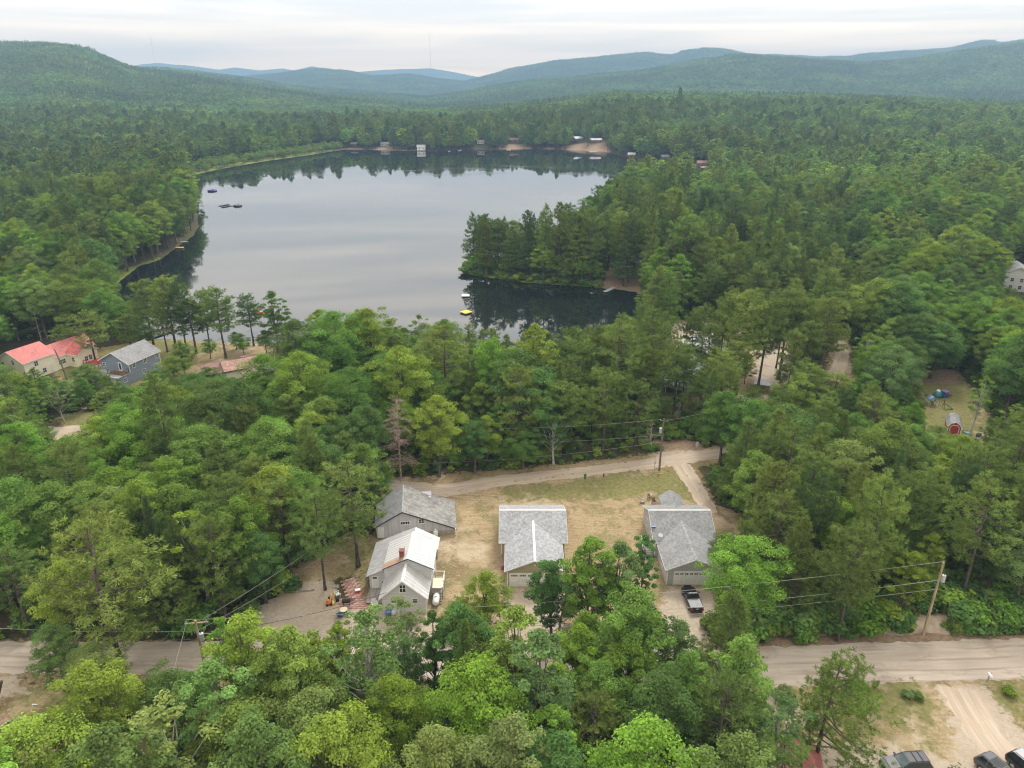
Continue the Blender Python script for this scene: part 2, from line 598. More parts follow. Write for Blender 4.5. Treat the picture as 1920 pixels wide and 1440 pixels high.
SAND = [PX((450, 1170), (520, 1112), (590, 1086), (625, 1090), (640, 1130), (650, 1195), (620, 1215), (470, 1215)),
        PX((944, 1104), (1060, 1104), (1050, 1210), (940, 1210)),
        PX((1244, 1104), (1338, 1104), (1330, 1210), (1235, 1210)),
        PX((620, 1140), (700, 1120), (810, 1152), (860, 1210), (620, 1210)),
        PX((1738, 1285), (1842, 1280), (1900, 1350), (1990, 1440), (1770, 1440), (1795, 1395), (1765, 1310)),
        PX((1480, 1395), (1640, 1398), (1800, 1430), (2000, 1430), (2000, 1560), (1470, 1560)),
        PX((1432, 1288), (1462, 1288), (1505, 1340), (1500, 1400), (1455, 1340)),
        PX((1226, 848), (1270, 845), (1345, 842), (1345, 858), (1235, 866)),
        PX((1255, 605), (1330, 605), (1350, 632), (1258, 640)), PX((1425, 640), (1488, 650), (1482, 715), (1430, 735), (1415, 700)), PX((1375, 740), (1440, 740), (1430, 762), (1380, 764)),
        PX((1010, 462), (1130, 455), (1140, 492), (1000, 495)),
        PX((560, 1000), (600, 985), (700, 1090), (620, 1100)) if False else PX((-200, 1262), (40, 1268), (50, 1300), (-200, 1340)),
        PX((90, 800), (160, 800), (175, 815), (100, 830)),
        ] + [[(x0 * 853 / F, y0), (x1 * 853 / F, y0), (x1 * 853 / F, y1), (x0 * 853 / F, y1)] for x0, x1, y0, y1 in
             ((-312, -290, 844, 856), (-190, -160, 838, 848))] + \
        [PX((1160, 294), (1204, 296), (1200, 299), (1160, 298)), PX((1210, 300), (1240, 301), (1240, 303), (1205, 303)), PX((1285, 307), (1325, 308), (1320, 314), (1290, 312))]
SOIL = [PX((1222, 815), (1262, 812), (1335, 842), (1240, 860)), PX((1128, 500), (1205, 505), (1215, 548), (1120, 538)),
        PX((1380, 1195), (1920, 1165), (2100, 1165), (2100, 1200), (1400, 1212)),
        PX((1400, 690), (1480, 690), (1480, 740), (1400, 750)),
        PX((1700, 690), (1790, 690), (1800, 720), (1700, 720)),
        PX((-150, 1335), (45, 1345), (30, 1420), (-150, 1430))]
SOIL += [[(x0 * 853 / F, y0), (x1 * 853 / F, y0), (x1 * 853 / F, y1), (x0 * 853 / F, y1)] for x0, x1, y0, y1 in
         ((-315, -270, 838, 880), (-262, -188, 836, 888), (-26, 36, 860, 905), (60, 78, 850, 890), (88, 174, 826, 890))]
MARSH = [PX((195, 575), (205, 520), (225, 505), (300, 478), (300, 492), (262, 502), (228, 530), (222, 545), (214, 572)),
         PX((345, 335), (372, 318), (420, 308), (500, 296), (580, 286), (640, 277), (640, 284), (580, 292), (500, 303), (420, 317), (372, 328)),
         PX((855, 500), (900, 490), (900, 520), (870, 517)), PX((900, 512), (1000, 522), (1100, 530), (1180, 536), (1180, 548), (1000, 535), (900, 521)),
         PX((220, 600), (270, 628), (420, 634), (540, 640), (650, 648), (650, 656), (420, 645), (270, 637))]


def build_ground():
    ys = list(np.arange(-160, 40, 10.0)) + list(np.arange(40, 240, 0.8))
    y = 240.0
    while y < 10250:
        ys.append(y)
        y += max(0.8, 0.0125 * y)
    ys = np.array(ys)
    nc = 400
    u = np.linspace(-1, 1, nc)
    w = np.maximum(170.0, 0.95 * ys + 70)
    X = u[None, :] * w[:, None]
    Y = np.repeat(ys[:, None], nc, 1)
    Z = ground_z(X, Y)
    V = np.stack([X, Y, Z], -1).reshape(-1, 3)
    nr = len(ys)
    i = np.arange(nr - 1)[:, None] * nc + np.arange(nc - 1)[None, :]
    Fc = np.stack([i, i + 1, i + nc + 1, i + nc], -1).reshape(-1, 4)
    me = fast_mesh('ground', V, Fc)
    me.polygons.foreach_set('use_smooth', np.ones(len(Fc), bool))
    near = (Y < 1100).ravel()
    xs, yv = V[near, 0], V[near, 1]
    for nm, polys, soft in (('lawn', LAWN, 2.2), ('green', GREEN, 8.0), ('sand', SAND, 2.2), ('soil', SOIL, 1.5), ('marsh', MARSH, 2.0)):
        a = np.zeros(len(xs))
        for P in polys:
            P_ = np.array(P)
            sf = soft * max(1, P_[:, 1].mean() / 150)
            bb = (xs > P_[:, 0].min() - 5) & (xs < P_[:, 0].max() + 5) & (yv > P_[:, 1].min() - 5) & (yv < P_[:, 1].max() + 5)
            if not bb.any():
                continue
            sx, sy = xs[bb], yv[bb]
            d = dist_poly(sx, sy, P)
            sd = np.where(in_poly(sx, sy, P), d, -d)
            a[bb] = np.maximum(a[bb], np.clip(0.5 + 0.5 * sd / sf, 0, 1))
        full = np.zeros(len(V), np.float32)
        full[near] = a
        at = me.attributes.new(nm, 'FLOAT', 'POINT')
        at.data.foreach_set('value', full)
    m, nt, b = new_mat('ground_cover')
    L = nt.links.new
    b.inputs['Roughness'].default_value = 0.95
    b.inputs['Specular IOR Level'].default_value = 0.1
    geo = N(nt, 'ShaderNodeNewGeometry')

    def noise(scale, detail=5.0, rough=0.6, stretch=None, dist=0.0):
        n = N(nt, 'ShaderNodeTexNoise', Scale=scale, Detail=detail, Roughness=rough, Distortion=dist)
        if stretch:
            mp = N(nt, 'ShaderNodeMapping')
            mp.inputs['Scale'].default_value = stretch
            L(geo.outputs['Position'], mp.inputs['Vector'])
            L(mp.outputs['Vector'], n.inputs['Vector'])
        else:
            L(geo.outputs['Position'], n.inputs['Vector'])
        return n.outputs['Fac']

    def ramp(v, a, z):
        r = N(nt, 'ShaderNodeMapRange', interpolation_type='SMOOTHSTEP')
        r.inputs['From Min'].default_value = a
        r.inputs['From Max'].default_value = z
        L(v, r.inputs['Value'])
        return r.outputs['Result']

    def mix(f, c1, c2):
        x = N(nt, 'ShaderNodeMixRGB')
        for s, c in ((x.inputs['Color1'], c1), (x.inputs['Color2'], c2)):
            if isinstance(c, tuple):
                s.default_value = (*c, 1)
            else:
                L(c, s)
        L(f, x.inputs['Fac'])
        return x.outputs['Color']

    def mask(nm, nz, k=0.9):
        a = N(nt, 'ShaderNodeAttribute', attribute_name=nm)
        s = N(nt, 'ShaderNodeMath', operation='MULTIPLY_ADD')
        L(nz, s.inputs[0])
        s.inputs[1].default_value = k
        s.inputs[2].default_value = -0.5 * k
        t = N(nt, 'ShaderNodeMath', operation='ADD')
        L(a.outputs['Fac'], t.inputs[0])
        L(s.outputs['Value'], t.inputs[1])
        return ramp(t.outputs['Value'], 0.42, 0.6)
    n_big, n_mid, n_fine, n_grit = noise(0.035, 6), noise(0.35, 6), noise(1.6, 6, 0.7), noise(7.0, 4, 0.75)
    forest = mix(ramp(n_mid, 0.4, 0.62), (0.085, 0.065, 0.038), (0.045, 0.07, 0.022))
    forest = mix(ramp(n_fine, 0.45, 0.7), forest, (0.13, 0.10, 0.06))
    # far hillsides beyond the modelled woods keep the colour of a broken canopy
    can = mix(ramp(noise(0.012, 10, 0.75), 0.42, 0.58), (0.04, 0.085, 0.033), (0.08, 0.14, 0.045))
    sep = N(nt, 'ShaderNodeSeparateXYZ')
    L(geo.outputs['Position'], sep.inputs[0])
    forest = mix(ramp(sep.outputs['Y'], 900, 1300), forest, can)
    # dry mown lawn: straw with short mowing streaks, thin sandy spots, olive patches
    streak = noise(1.0, 4, 0.6, (0.35, 2.6, 1), 0.4)
    straw = mix(ramp(streak, 0.36, 0.66), (0.285, 0.215, 0.115), (0.42, 0.335, 0.205))
    straw = mix(ramp(n_fine, 0.36, 0.7), straw, (0.36, 0.265, 0.155))
    straw = mix(ramp(noise(0.16, 6, 0.75), 0.47, 0.6), straw, (0.215, 0.185, 0.085))
    straw = mix(ramp(noise(0.11, 7, 0.78, dist=0.8), 0.53, 0.61), straw, (0.205, 0.15, 0.08))
    straw = mix(ramp(n_grit, 0.60, 0.74), straw, (0.50, 0.42, 0.30))
    straw = mix(ramp(noise(3.3, 3, 0.7), 0.60, 0.72), straw, (0.215, 0.165, 0.09))
    straw = mix(ramp(noise(0.075, 6, 0.7), 0.54, 0.66), straw, (0.46, 0.38, 0.27))
    straw = mix(ramp(noise(0.5, 6, 0.7), 0.58, 0.68), straw, (0.26, 0.185, 0.10))
    straw = mix(ramp(noise(2.4, 4, 0.85), 0.53, 0.66), straw, (0.215, 0.16, 0.085))
    straw = mix(ramp(noise(2.9, 4, 0.85, dist=.5), 0.55, 0.68), straw, (0.52, 0.44, 0.32))
    grn = mix(ramp(n_fine, 0.35, 0.65), (0.15, 0.155, 0.055), (0.245, 0.22, 0.095))
    lawn = mix(mask('green', noise(0.25, 6, 0.7), 1.5), straw, grn)
    sand = mix(ramp(n_fine, 0.35, 0.7), (0.48, 0.41, 0.325), (0.385, 0.32, 0.245))
    sand = mix(ramp(n_grit, 0.52, 0.68), sand, (0.28, 0.22, 0.155))
    sand = mix(ramp(noise(0.22, 5, 0.6), 0.5, 0.72), sand, (0.44, 0.35, 0.25))
    soil = mix(ramp(n_fine, 0.38, 0.62), (0.33, 0.24, 0.165), (0.23, 0.165, 0.11))
    marsh = mix(ramp(n_fine, 0.3, 0.7), (0.12, 0.16, 0.035), (0.21, 0.23, 0.06))
    c = mix(mask('marsh', n_mid, 0.7), forest, marsh)
    c = mix(mask('lawn', noise(0.8, 5, 0.7), 1.3), c, lawn)
    c = mix(mask('soil', n_fine, 1.0), c, soil)
    c = mix(mask('sand', noise(0.9, 5, 0.7), 1.3), c, sand)
    L(c, b.inputs['Base Color'])
    bp = N(nt, 'ShaderNodeBump', Strength=0.7, Distance=0.12)
    L(n_grit, bp.inputs['Height'])
    L(bp.outputs['Normal'], b.inputs['Normal'])
    me.materials.append(m)
    tag(link_mesh('ground', me), kind='structure')
    return Z.max()


ZMAX = build_ground()


def build_lake():
    m, nt, b = new_mat('lake_water')
    L = nt.links.new
    b.inputs['Base Color'].default_value = (0.008, 0.012, 0.013, 1)
    b.inputs['Roughness'].default_value = 0.025
    b.inputs['IOR'].default_value = 2.6
    geo = N(nt, 'ShaderNodeNewGeometry')
    # light airs: broad patches of faintly ruffled water
    mpw = N(nt, 'ShaderNodeMapping')
    mpw.inputs['Scale'].default_value = (0.012, 0.03, 1)
    L(geo.outputs['Position'], mpw.inputs['Vector'])
    nw = N(nt, 'ShaderNodeTexNoise', Scale=1.0, Detail=4.0, Roughness=0.6, Distortion=0.5)
    L(mpw.outputs['Vector'], nw.inputs['Vector'])
    rw = N(nt, 'ShaderNodeMapRange', interpolation_type='SMOOTHSTEP')
    rw.inputs['From Min'].default_value = 0.48
    rw.inputs['From Max'].default_value = 0.66
    rw.inputs['To Min'].default_value = 0.02
    rw.inputs['To Max'].default_value = 0.09
    L(nw.outputs['Fac'], rw.inputs['Value'])
    L(rw.outputs['Result'], b.inputs['Roughness'])
    n = N(nt, 'ShaderNodeTexNoise', Scale=0.9, Detail=2.0)
    L(geo.outputs['Position'], n.inputs['Vector'])
    bp = N(nt, 'ShaderNodeBump', Strength=0.012, Distance=0.2)
    L(n.outputs['Fac'], bp.inputs['Height'])
    L(bp.outputs['Normal'], b.inputs['Normal'])
    x0, x1 = min(p[0] for p in LAKE) - 25, max(p[0] for p in LAKE) + 25
    y0, y1 = min(p[1] for p in LAKE) - 6, max(p[1] for p in LAKE) + 20
    o = MB().poly([(x0, y0, LAKE_Z), (x1, y0, LAKE_Z), (x1, y1, LAKE_Z), (x0, y1, LAKE_Z)]).build('lake', m)
    tag(o, kind='structure')


build_lake()


def build_haze():
    m = bpy.data.materials.new('haze_air')
    m.use_nodes = True
    nt = m.node_tree
    nt.nodes.clear()
    out = N(nt, 'ShaderNodeOutputMaterial')
    v = N(nt, 'ShaderNodeVolumePrincipled', Density=0.00019, Anisotropy=0.0)
    v.inputs['Color'].default_value = (0.36, 0.58, 0.87, 1)
    nt.links.new(v.outputs['Volume'], out.inputs['Volume'])
    o = MB().box(-13000, 13000, -400, 10500, -6, ZMAX + 60).build('haze', m)
    tag(o, kind='stuff')


build_haze()

# ------------------------------------------------------------------ dirt roads
def road_mat(name, c1, c2, c3):
    m, nt, b = new_mat(name)
    L = nt.links.new
    b.inputs['Roughness'].default_value = 0.95
    b.inputs['Specular IOR Level'].default_value = 0.1
    uv = N(nt, 'ShaderNodeUVMap')
    uv.uv_map = 'UVMap'

    def noise(s, st, d=5.0, dist=0.3):
        mp = N(nt, 'ShaderNodeMapping')
        mp.inputs['Scale'].default_value = st
        L(uv.outputs['UV'], mp.inputs['Vector'])
        n = N(nt, 'ShaderNodeTexNoise', Scale=s, Detail=d, Roughness=0.65, Distortion=dist)
        L(mp.outputs['Vector'], n.inputs['Vector'])
        return n.outputs['Fac']

    def ramp(v, a, z):
        r = N(nt, 'ShaderNodeMapRange', interpolation_type='SMOOTHSTEP')
        r.inputs['From Min'].default_value = a
        r.inputs['From Max'].default_value = z
        L(v, r.inputs['Value'])
        return r.outputs['Result']

    def mix(f, a, c):
        x = N(nt, 'ShaderNodeMixRGB')
        for s, cc in ((x.inputs['Color1'], a), (x.inputs['Color2'], c)):
            if isinstance(cc, tuple):
                s.default_value = (*cc, 1)
            else:
                L(cc, s)
        L(f, x.inputs['Fac'])
        return x.outputs['Color']
    c = mix(ramp(noise(1.0, (0.07, 1.3, 1)), 0.35, 0.65), c1, c2)     # wheel streaks along the road
    # two pairs of wheel tracks, worn in unevenly
    sv_ = N(nt, 'ShaderNodeSeparateXYZ')
    L(uv.outputs['UV'], sv_.inputs[0])
    wob = N(nt, 'ShaderNodeMath', operation='MULTIPLY_ADD')
    L(noise(0.12, (1, 0.01, 1), 2.0), wob.inputs[0])
    wob.inputs[1].default_value = 1.2
    L(sv_.outputs['Y'], wob.inputs[2])
    pg = N(nt, 'ShaderNodeMath', operation='PINGPONG')
    L(wob.outputs['Value'], pg.inputs[0])
    pg.inputs[1].default_value = 0.85
    tk = ramp(pg.outputs['Value'], 0.58, 0.8)
    tm = N(nt, 'ShaderNodeMath', operation='MULTIPLY')
    L(tk, tm.inputs[0])
    L(ramp(noise(1.0, (0.12, 0.3, 1)), 0.4, 0.6), tm.inputs[1])
    c = mix(tm.outputs['Value'], c, c3)
    c = mix(ramp(noise(1.0, (0.25, 0.5, 1)), 0.5, 0.72), c, c3)        # worn, darker patches
    gr = noise(5.0, (1, 1, 1), 4.0)
    c = mix(ramp(gr, 0.58, 0.75), c, tuple(x * 0.72 for x in c2))
    c = mix(ramp(noise(2.3, (1, 1, 1), 3.0), 0.66, 0.76), c, tuple(min(1, x * 1.2) for x in c1))
    L(c, b.inputs['Base Color'])
    bp = N(nt, 'ShaderNodeBump', Strength=0.5, Distance=0.05)
    L(gr, bp.inputs['Height'])
    L(bp.outputs['Normal'], b.inputs['Normal'])
    return m


M_ROAD = road_mat('gravel_road', (0.51, 0.445, 0.375), (0.43, 0.365, 0.30), (0.36, 0.295, 0.235))
M_LANE = road_mat('sandy_lane', (0.52, 0.44, 0.355), (0.40, 0.33, 0.25), (0.46, 0.36, 0.27))
strip('road', [(-130, 68.3), (-62, 68.1), (-36, 68.0), (0, 67.4), (28, 66.6), (45, 67.3), (63, 68.0), (120, 70.5)],
      [5.4, 5.2, 5.8, 6.0, 6.4, 6.4, 6.6, 6.6], M_ROAD, 0.010, 0.14, 0.7, seed=3)
strip('lane', [G(690, 905), G(760, 912), G(840, 920), G(930, 903), G(1080, 886), G(1230, 868), G(1340, 851), G(1440, 832), G(1560, 805)],
      [3.2, 3.6, 4.2, 3.9, 3.4, 3.8, 3.6, 3.4, 3.4], M_LANE, 0.008, 0.12, 0.6, seed=4)
strip('driveway', [G(1275, 868), G(1290, 893), G(1305, 915), G(1322, 944), G(1345, 965)], [3.6, 3.6, 3.0, 2.8, 1.2], M_LANE, 0.013, 0.12, 0.5, seed=5)
strip('driveway', [G(1792, 1283), G(1806, 1310), G(1835, 1360), G(1880, 1420), G(1920, 1470)], [5.2, 4.2, 4.0, 4.4, 5], M_LANE, 0.009, 0.2, 0.5, seed=9)
strip('path', [G(1560, 715), G(1572, 690), G(1580, 665), G(1572, 640), G(1545, 622), G(1450, 606), G(1350, 600)], [3.4, 3.6, 3.6, 3.6, 3.4, 3.4, 3.4], M_LANE, 0.02, 0.15, 0.8, seed=6)
strip('village_road', [G(10, 840), G(85, 812), G(130, 805), G(175, 800)], [4, 4, 4, 2], M_LANE, 0.016, 0.12, 0.8, seed=7)
strip('village_lane', [G(60, 745), G(110, 755), G(165, 762), G(240, 762)], [3.2, 3.2, 3.2, 3], M_LANE, 0.016, 0.12, 0.8, seed=8)
# ------------------------------------------------------------------ tree builders (numpy)
def leaf_cards(P, Nn, L, W, r):
    """one folded-flat rhombus per leaf spray"""
    n = len(P)
    Nn = Nn / np.maximum(np.linalg.norm(Nn, axis=1, keepdims=True), 1e-6)
    a = r.normal(size=(n, 3))
    a -= Nn * (a * Nn).sum(1, keepdims=True)
    a /= np.maximum(np.linalg.norm(a, axis=1, keepdims=True), 1e-6)
    b = np.cross(Nn, a)
    L = np.broadcast_to(L, (n,))[:, None]
    W = np.broadcast_to(W, (n,))[:, None]
    V = np.empty((n, 4, 3))
    V[:, 0] = P - a * L * 0.5
    V[:, 1] = P + b * W * 0.5 + a * L * 0.08 + Nn * W * 0.12
    V[:, 2] = P + a * L * 0.5
    V[:, 3] = P - b * W * 0.5 + a * L * 0.08 + Nn * W * 0.12
    return V.reshape(-1, 3), np.arange(n * 4).reshape(n, 4)


def dir_cards(P, D, L, W, r):
    """thin rhombi whose long axis follows D (needles, twigs)"""
    n = len(P)
    D = D / np.maximum(np.linalg.norm(D, axis=1, keepdims=True), 1e-6)
    b = np.cross(D, r.normal(size=(n, 3)))
    b /= np.maximum(np.linalg.norm(b, axis=1, keepdims=True), 1e-6)
    L = np.broadcast_to(L, (n,))[:, None]
    W = np.broadcast_to(W, (n,))[:, None]
    V = np.empty((n, 4, 3))
    V[:, 0] = P
    V[:, 1] = P + D * L * 0.5 + b * W * 0.5
    V[:, 2] = P + D * L
    V[:, 3] = P + D * L * 0.5 - b * W * 0.5
    return V.reshape(-1, 3), np.arange(n * 4).reshape(n, 4)


def tube_np(pts, rad, n=6):
    pts = np.asarray(pts, float)
    k = len(pts)
    d = np.gradient(pts, axis=0)
    d /= np.maximum(np.linalg.norm(d, axis=1, keepdims=True), 1e-9)
    ref = np.where(np.abs(d[:, 2:3]) < 0.9, np.array([[0, 0, 1.0]]), np.array([[1.0, 0, 0]]))
    a = np.cross(d, ref)
    a /= np.linalg.norm(a, axis=1, keepdims=True)
    b = np.cross(d, a)
    t = np.linspace(0, 2 * math.pi, n, endpoint=False)
    V = pts[:, None] + (a[:, None] * np.cos(t)[None, :, None] + b[:, None] * np.sin(t)[None, :, None]) * np.asarray(rad)[:, None, None]
    i = np.arange(k - 1)[:, None] * n
    j = np.arange(n)[None, :]
    Fc = np.stack([i + j, i + n + j, i + n + (j + 1) % n, i + (j + 1) % n], -1).reshape(-1, 4)
    return V.reshape(-1, 3), Fc


class Acc:
    def __init__(s):
        s.V, s.F, s.T, s.n = [], [], [], 0

    def add(s, VF, tint=None):
        V, Fc = VF
        s.V.append(V)
        s.F.append(Fc + s.n)
        s.n += len(V)
        if tint is not None:
            s.T.append(np.broadcast_to(tint, (len(Fc),)))

    def get(s):
        return np.concatenate(s.V), np.concatenate(s.F), (np.concatenate(s.T) if s.T else None)


def sph(n, r):
    v = r.normal(size=(n, 3))
    return v / np.linalg.norm(v, axis=1, keepdims=True)


def make_broadleaf(seed, form='round', lod=0):
    r = np.random.default_rng(seed)
    Ht = 14.0
    prm = {'round': (0.26, 3.9, 0.62), 'oval': (0.20, 3.0, 0.6), 'upright': (0.15, 2.2, 0.58), 'airy': (0.30, 2.7, 0.64), 'broad': (0.30, 4.6, 0.63)}[form]
    hb, rx, cz = prm[0] * Ht, prm[1], prm[2] * Ht
    up, dn = Ht - cz, cz - hb
    nc = {'round': 62, 'oval': 56, 'upright': 44, 'airy': 32, 'broad': 74}[form]
    ph = r.uniform(0, 6.28, 6)
    k = np.arange(nc) + 0.5
    zz = 1 - 2 * k / nc
    zz = np.clip(zz * 1.0 + 0.18, -0.75, 1)
    az = k * 2.399963 + r.uniform(0, 6.28) + r.normal(0, 0.25, nc)
    rad = np.sqrt(np.maximum(0.0, 1 - zz ** 2))
    lob = 1 + 0.17 * np.sin(2 * az + ph[0]) * rad + 0.13 * np.sin(3 * az + ph[1] + 2 * zz) + 0.10 * r.normal(size=nc)
    fr = r.uniform(0.70, 0.98, nc) * lob
    cc = np.stack([np.cos(az) * rad * rx * fr, np.sin(az) * rad * rx * fr, cz + np.where(zz > 0, up, dn) * zz * (0.80 + 0.2 * fr) * r.uniform(0.82, 1.02, nc)], 1)
    inner = sph(nc // 4, r) * np.array([rx, rx, up]) * 0.42 + np.array([0, 0, cz])
    cc = np.concatenate([cc, inner])
    cr = r.uniform(0.15, 0.31, len(cc)) * rx * (0.95 if form != 'airy' else 0.8)
    cr[nc:] *= 1.15
    tr, A = Acc(), Acc()
    # trunk and limbs
    lean = r.normal(0, 0.25, 2)
    tz = np.linspace(0, cz + 0.35 * up, 8)
    tp = np.stack([lean[0] * (tz / cz) ** 1.5 + 0.12 * np.sin(tz * .6 + ph[2]), lean[1] * (tz / cz) ** 1.5 + 0.12 * np.cos(tz * .5 + ph[3]), tz], 1)
    r0 = {'round': 0.24, 'oval': 0.2, 'upright': 0.16, 'airy': 0.15, 'broad': 0.3}[form]
    tr.add(tube_np(tp, r0 * (1 - 0.8 * tz / tz[-1]) + 0.02 + 0.1 * np.exp(-tz * 2), 7 if lod == 0 else 4))
    pick = r.permutation(nc)[: (30 if lod == 0 else 5)]
    for i in pick:
        c = cc[i]
        zs = np.clip(c[2] * r.uniform(0.45, 0.7), hb * 0.7, tz[-1] * 0.9)
        s = np.array([np.interp(zs, tz, tp[:, 0]), np.interp(zs, tz, tp[:, 1]), zs])
        mdl = s * 0.5 + c * 0.5 + np.array([0, 0, -0.25]) + r.normal(0, 0.15, 3)
        tr.add(tube_np([s, mdl, s * 0.08 + c * 0.92], [0.07, 0.045, 0.015], 4 if lod == 0 else 3))
    # leaves
    tot = {'round': 18500, 'oval': 15500, 'upright': 12000, 'airy': 5200, 'broad': 21500}[form]
    if lod == 1:
        tot = tot // 32
    w = cr ** 2
    cnt = np.maximum(4, (tot * w / w.sum())).astype(int)
    size = 0.205 * (1 if lod == 0 else 4.8)
    for i, c in enumerate(cc):
        n = cnt[i]
        d = sph(n, r)
        d[:, 2] = np.where(d[:, 2] < -0.25, -d[:, 2] * 0.7, d[:, 2])
        q = r.uniform(0.35, 1.0, n) ** 0.6
        sc = np.array([1, 1, 0.72])
        P = c + d * (cr[i] * q)[:, None] * sc
        # sprays that stick out a little give the outline teeth
        sp = r.random(n) < 0.16
        P[sp] += d[sp] * (cr[i] * r.uniform(0.1, 0.42, sp.sum()))[:, None]
        out = P - np.array([0, 0, cz - 0.3 * dn])
        out /= np.maximum(np.linalg.norm(out, axis=1, keepdims=True), 1e-6)
        nn = d * 0.55 + out * 0.45 + np.array([0, 0, 0.45]) + r.normal(0, 0.42, (n, 3))
        L = size * r.uniform(0.65, 1.4, n)
        t = np.clip(r.normal(0.5, 0.16, n) + r.normal(0, 0.16), 0, 1)
        A.add(leaf_cards(P, nn, L, L * r.uniform(0.5, 0.8, n), r), t)
    return tr, A, Ht, 2 * rx * 0.97


def make_pine(seed, form='scots', lod=0):
    """scots: rounded open crown on a long stem; plume: layered white pine; cone: young, clothed to the ground"""
    r = np.random.default_rng(seed)
    Ht = 17.0
    cb, bl, nwh = {'scots': (0.42, 3.1, 15), 'plume': (0.22, 3.5, 20), 'cone': (0.10, 2.7, 20), 'bare': (0.6, 2.8, 11), 'old': (0.42, 3.7, 12), 'spread': (0.2, 4.3, 15)}[form]
    tr, A = Acc(), Acc()
    ph = r.uniform(0, 6.28, 4)
    tz = np.linspace(0, Ht * 0.98, 10)
    tp = np.stack([0.22 * np.sin(tz * 0.21 + ph[0]) * tz / Ht, 0.22 * np.cos(tz * 0.25 + ph[1]) * tz / Ht, tz], 1)
    r0 = 0.21
    tr.add(tube_np(tp, r0 * (1 - 0.9 * tz / Ht) + 0.012 + 0.07 * np.exp(-tz * 2), 7 if lod == 0 else 4))

    def stem(z):
        return np.array([np.interp(z, tz, tp[:, 0]), np.interp(z, tz, tp[:, 1]), z])
    P_, D_, T_ = [], [], []
    per = 5 if lod == 0 else 4
    for wv in range(nwh):
        f = wv / (nwh - 1)
        z0 = Ht * (cb + (0.97 - cb) * f ** 0.95)
        if form in ('scots', 'bare', 'old', 'spread'):
            prof = (1 - f ** 2.6) ** 0.62 * (0.62 + 0.38 * min(1, f * 4 + 0.15)) + 0.12
        elif form == 'plume':
            prof = (1 - f) ** 0.72 * (0.75 + 0.25 * min(1, f * 5)) + 0.09
        else:
            prof = (1 - f) ** 0.9 + 0.06
        a0 = r.uniform(0, 6.28)
        nb = per + (1 if r.random() < 0.4 else 0)
        for k in range(nb):
            if r.random() < {'cone': .08, 'old': .42}.get(form, .26):
                continue
            az = a0 + k * 6.283 / nb + r.normal(0, 0.25)
            ln = bl * prof * r.uniform(0.6, 1.18)
            if form == 'spread':
                ln *= 0.95 + 0.45 * math.cos(az)
            rise = {'scots': 0.32, 'bare': 0.25, 'old': 0.05, 'spread': 0.0, 'plume': 0.13, 'cone': 0.2}[form] + 0.55 * f ** 2 + r.normal(0, 0.1) - 0.25 * (1 - f) ** 3
            s = stem(z0 + r.normal(0, 0.2))
            dh = np.array([math.cos(az), math.sin(az), 0])
            e = s + dh * ln + np.array([0, 0, ln * rise])
            m_ = s * 0.5 + e * 0.5 + np.array([0, 0, -0.10 * ln])
            if lod == 0:
                tr.add(tube_np([s, m_, e], [0.022 + 0.016 * ln, 0.012 + 0.009 * ln, 0.008], 4))
            nt_ = max(3, int(ln * (4.6 if lod == 0 else 1.5)))
            tc = np.clip(r.normal(0.5, 0.14), 0, 1)
            for q in range(nt_):
                g = (q + 0.6 + r.uniform(-.3, .3)) / nt_
                g = (0.34 if form != 'cone' else 0.24) + (0.68 if form != 'cone' else 0.8) * g
                b_ = s * (1 - g) ** 2 + 2 * m_ * g * (1 - g) + e * g * g
                side = np.array([-dh[1], dh[0], 0]) * r.normal(0, 0.28) * ln * (0.45 + 0.55 * math.sin(g * 3))
                P_.append(b_ + side + np.array([0, 0, r.normal(0.06, 0.10)]))
                D_.append(dh * 0.55 + side * 0.4 + np.array([0, 0, 0.55]))
                T_.append(np.clip(tc + r.normal(0, 0.1), 0, 1))
    # dead stubs below the crown
    if lod == 0:
        for k in range(16):
            z0 = Ht * r.uniform(cb * 0.45, cb + 0.16)
            az = r.uniform(0, 6.28)
            ln = r.uniform(0.5, 2.0)
            s = stem(z0)
            tr.add(tube_np([s, s + np.array([math.cos(az) * ln, math.sin(az) * ln, r.uniform(-0.4, 0.25)])], [0.03, 0.008], 3))
    P_, D_, T_ = np.array(P_), np.array(D_), np.array(T_)
    nn = 25 if lod == 0 else 7
    L0, W0 = (0.39, 0.07) if lod == 0 else (1.15, 0.5)
    n = len(P_)
    P = np.repeat(P_, nn, 0)
    D = np.repeat(D_, nn, 0)
    D = D / np.linalg.norm(D, axis=1, keepdims=True) * 0.75 + sph(n * nn, r)
    L = L0 * r.uniform(0.7, 1.25, n * nn)
    t = np.clip(np.repeat(T_, nn) + r.normal(0, 0.13, n * nn), 0, 1)
    A.add(dir_cards(P + r.normal(0, 0.09, P.shape), D, L, W0 * r.uniform(0.7, 1.3, n * nn), r), t)
    return tr, A, Ht, 2 * bl * 0.92


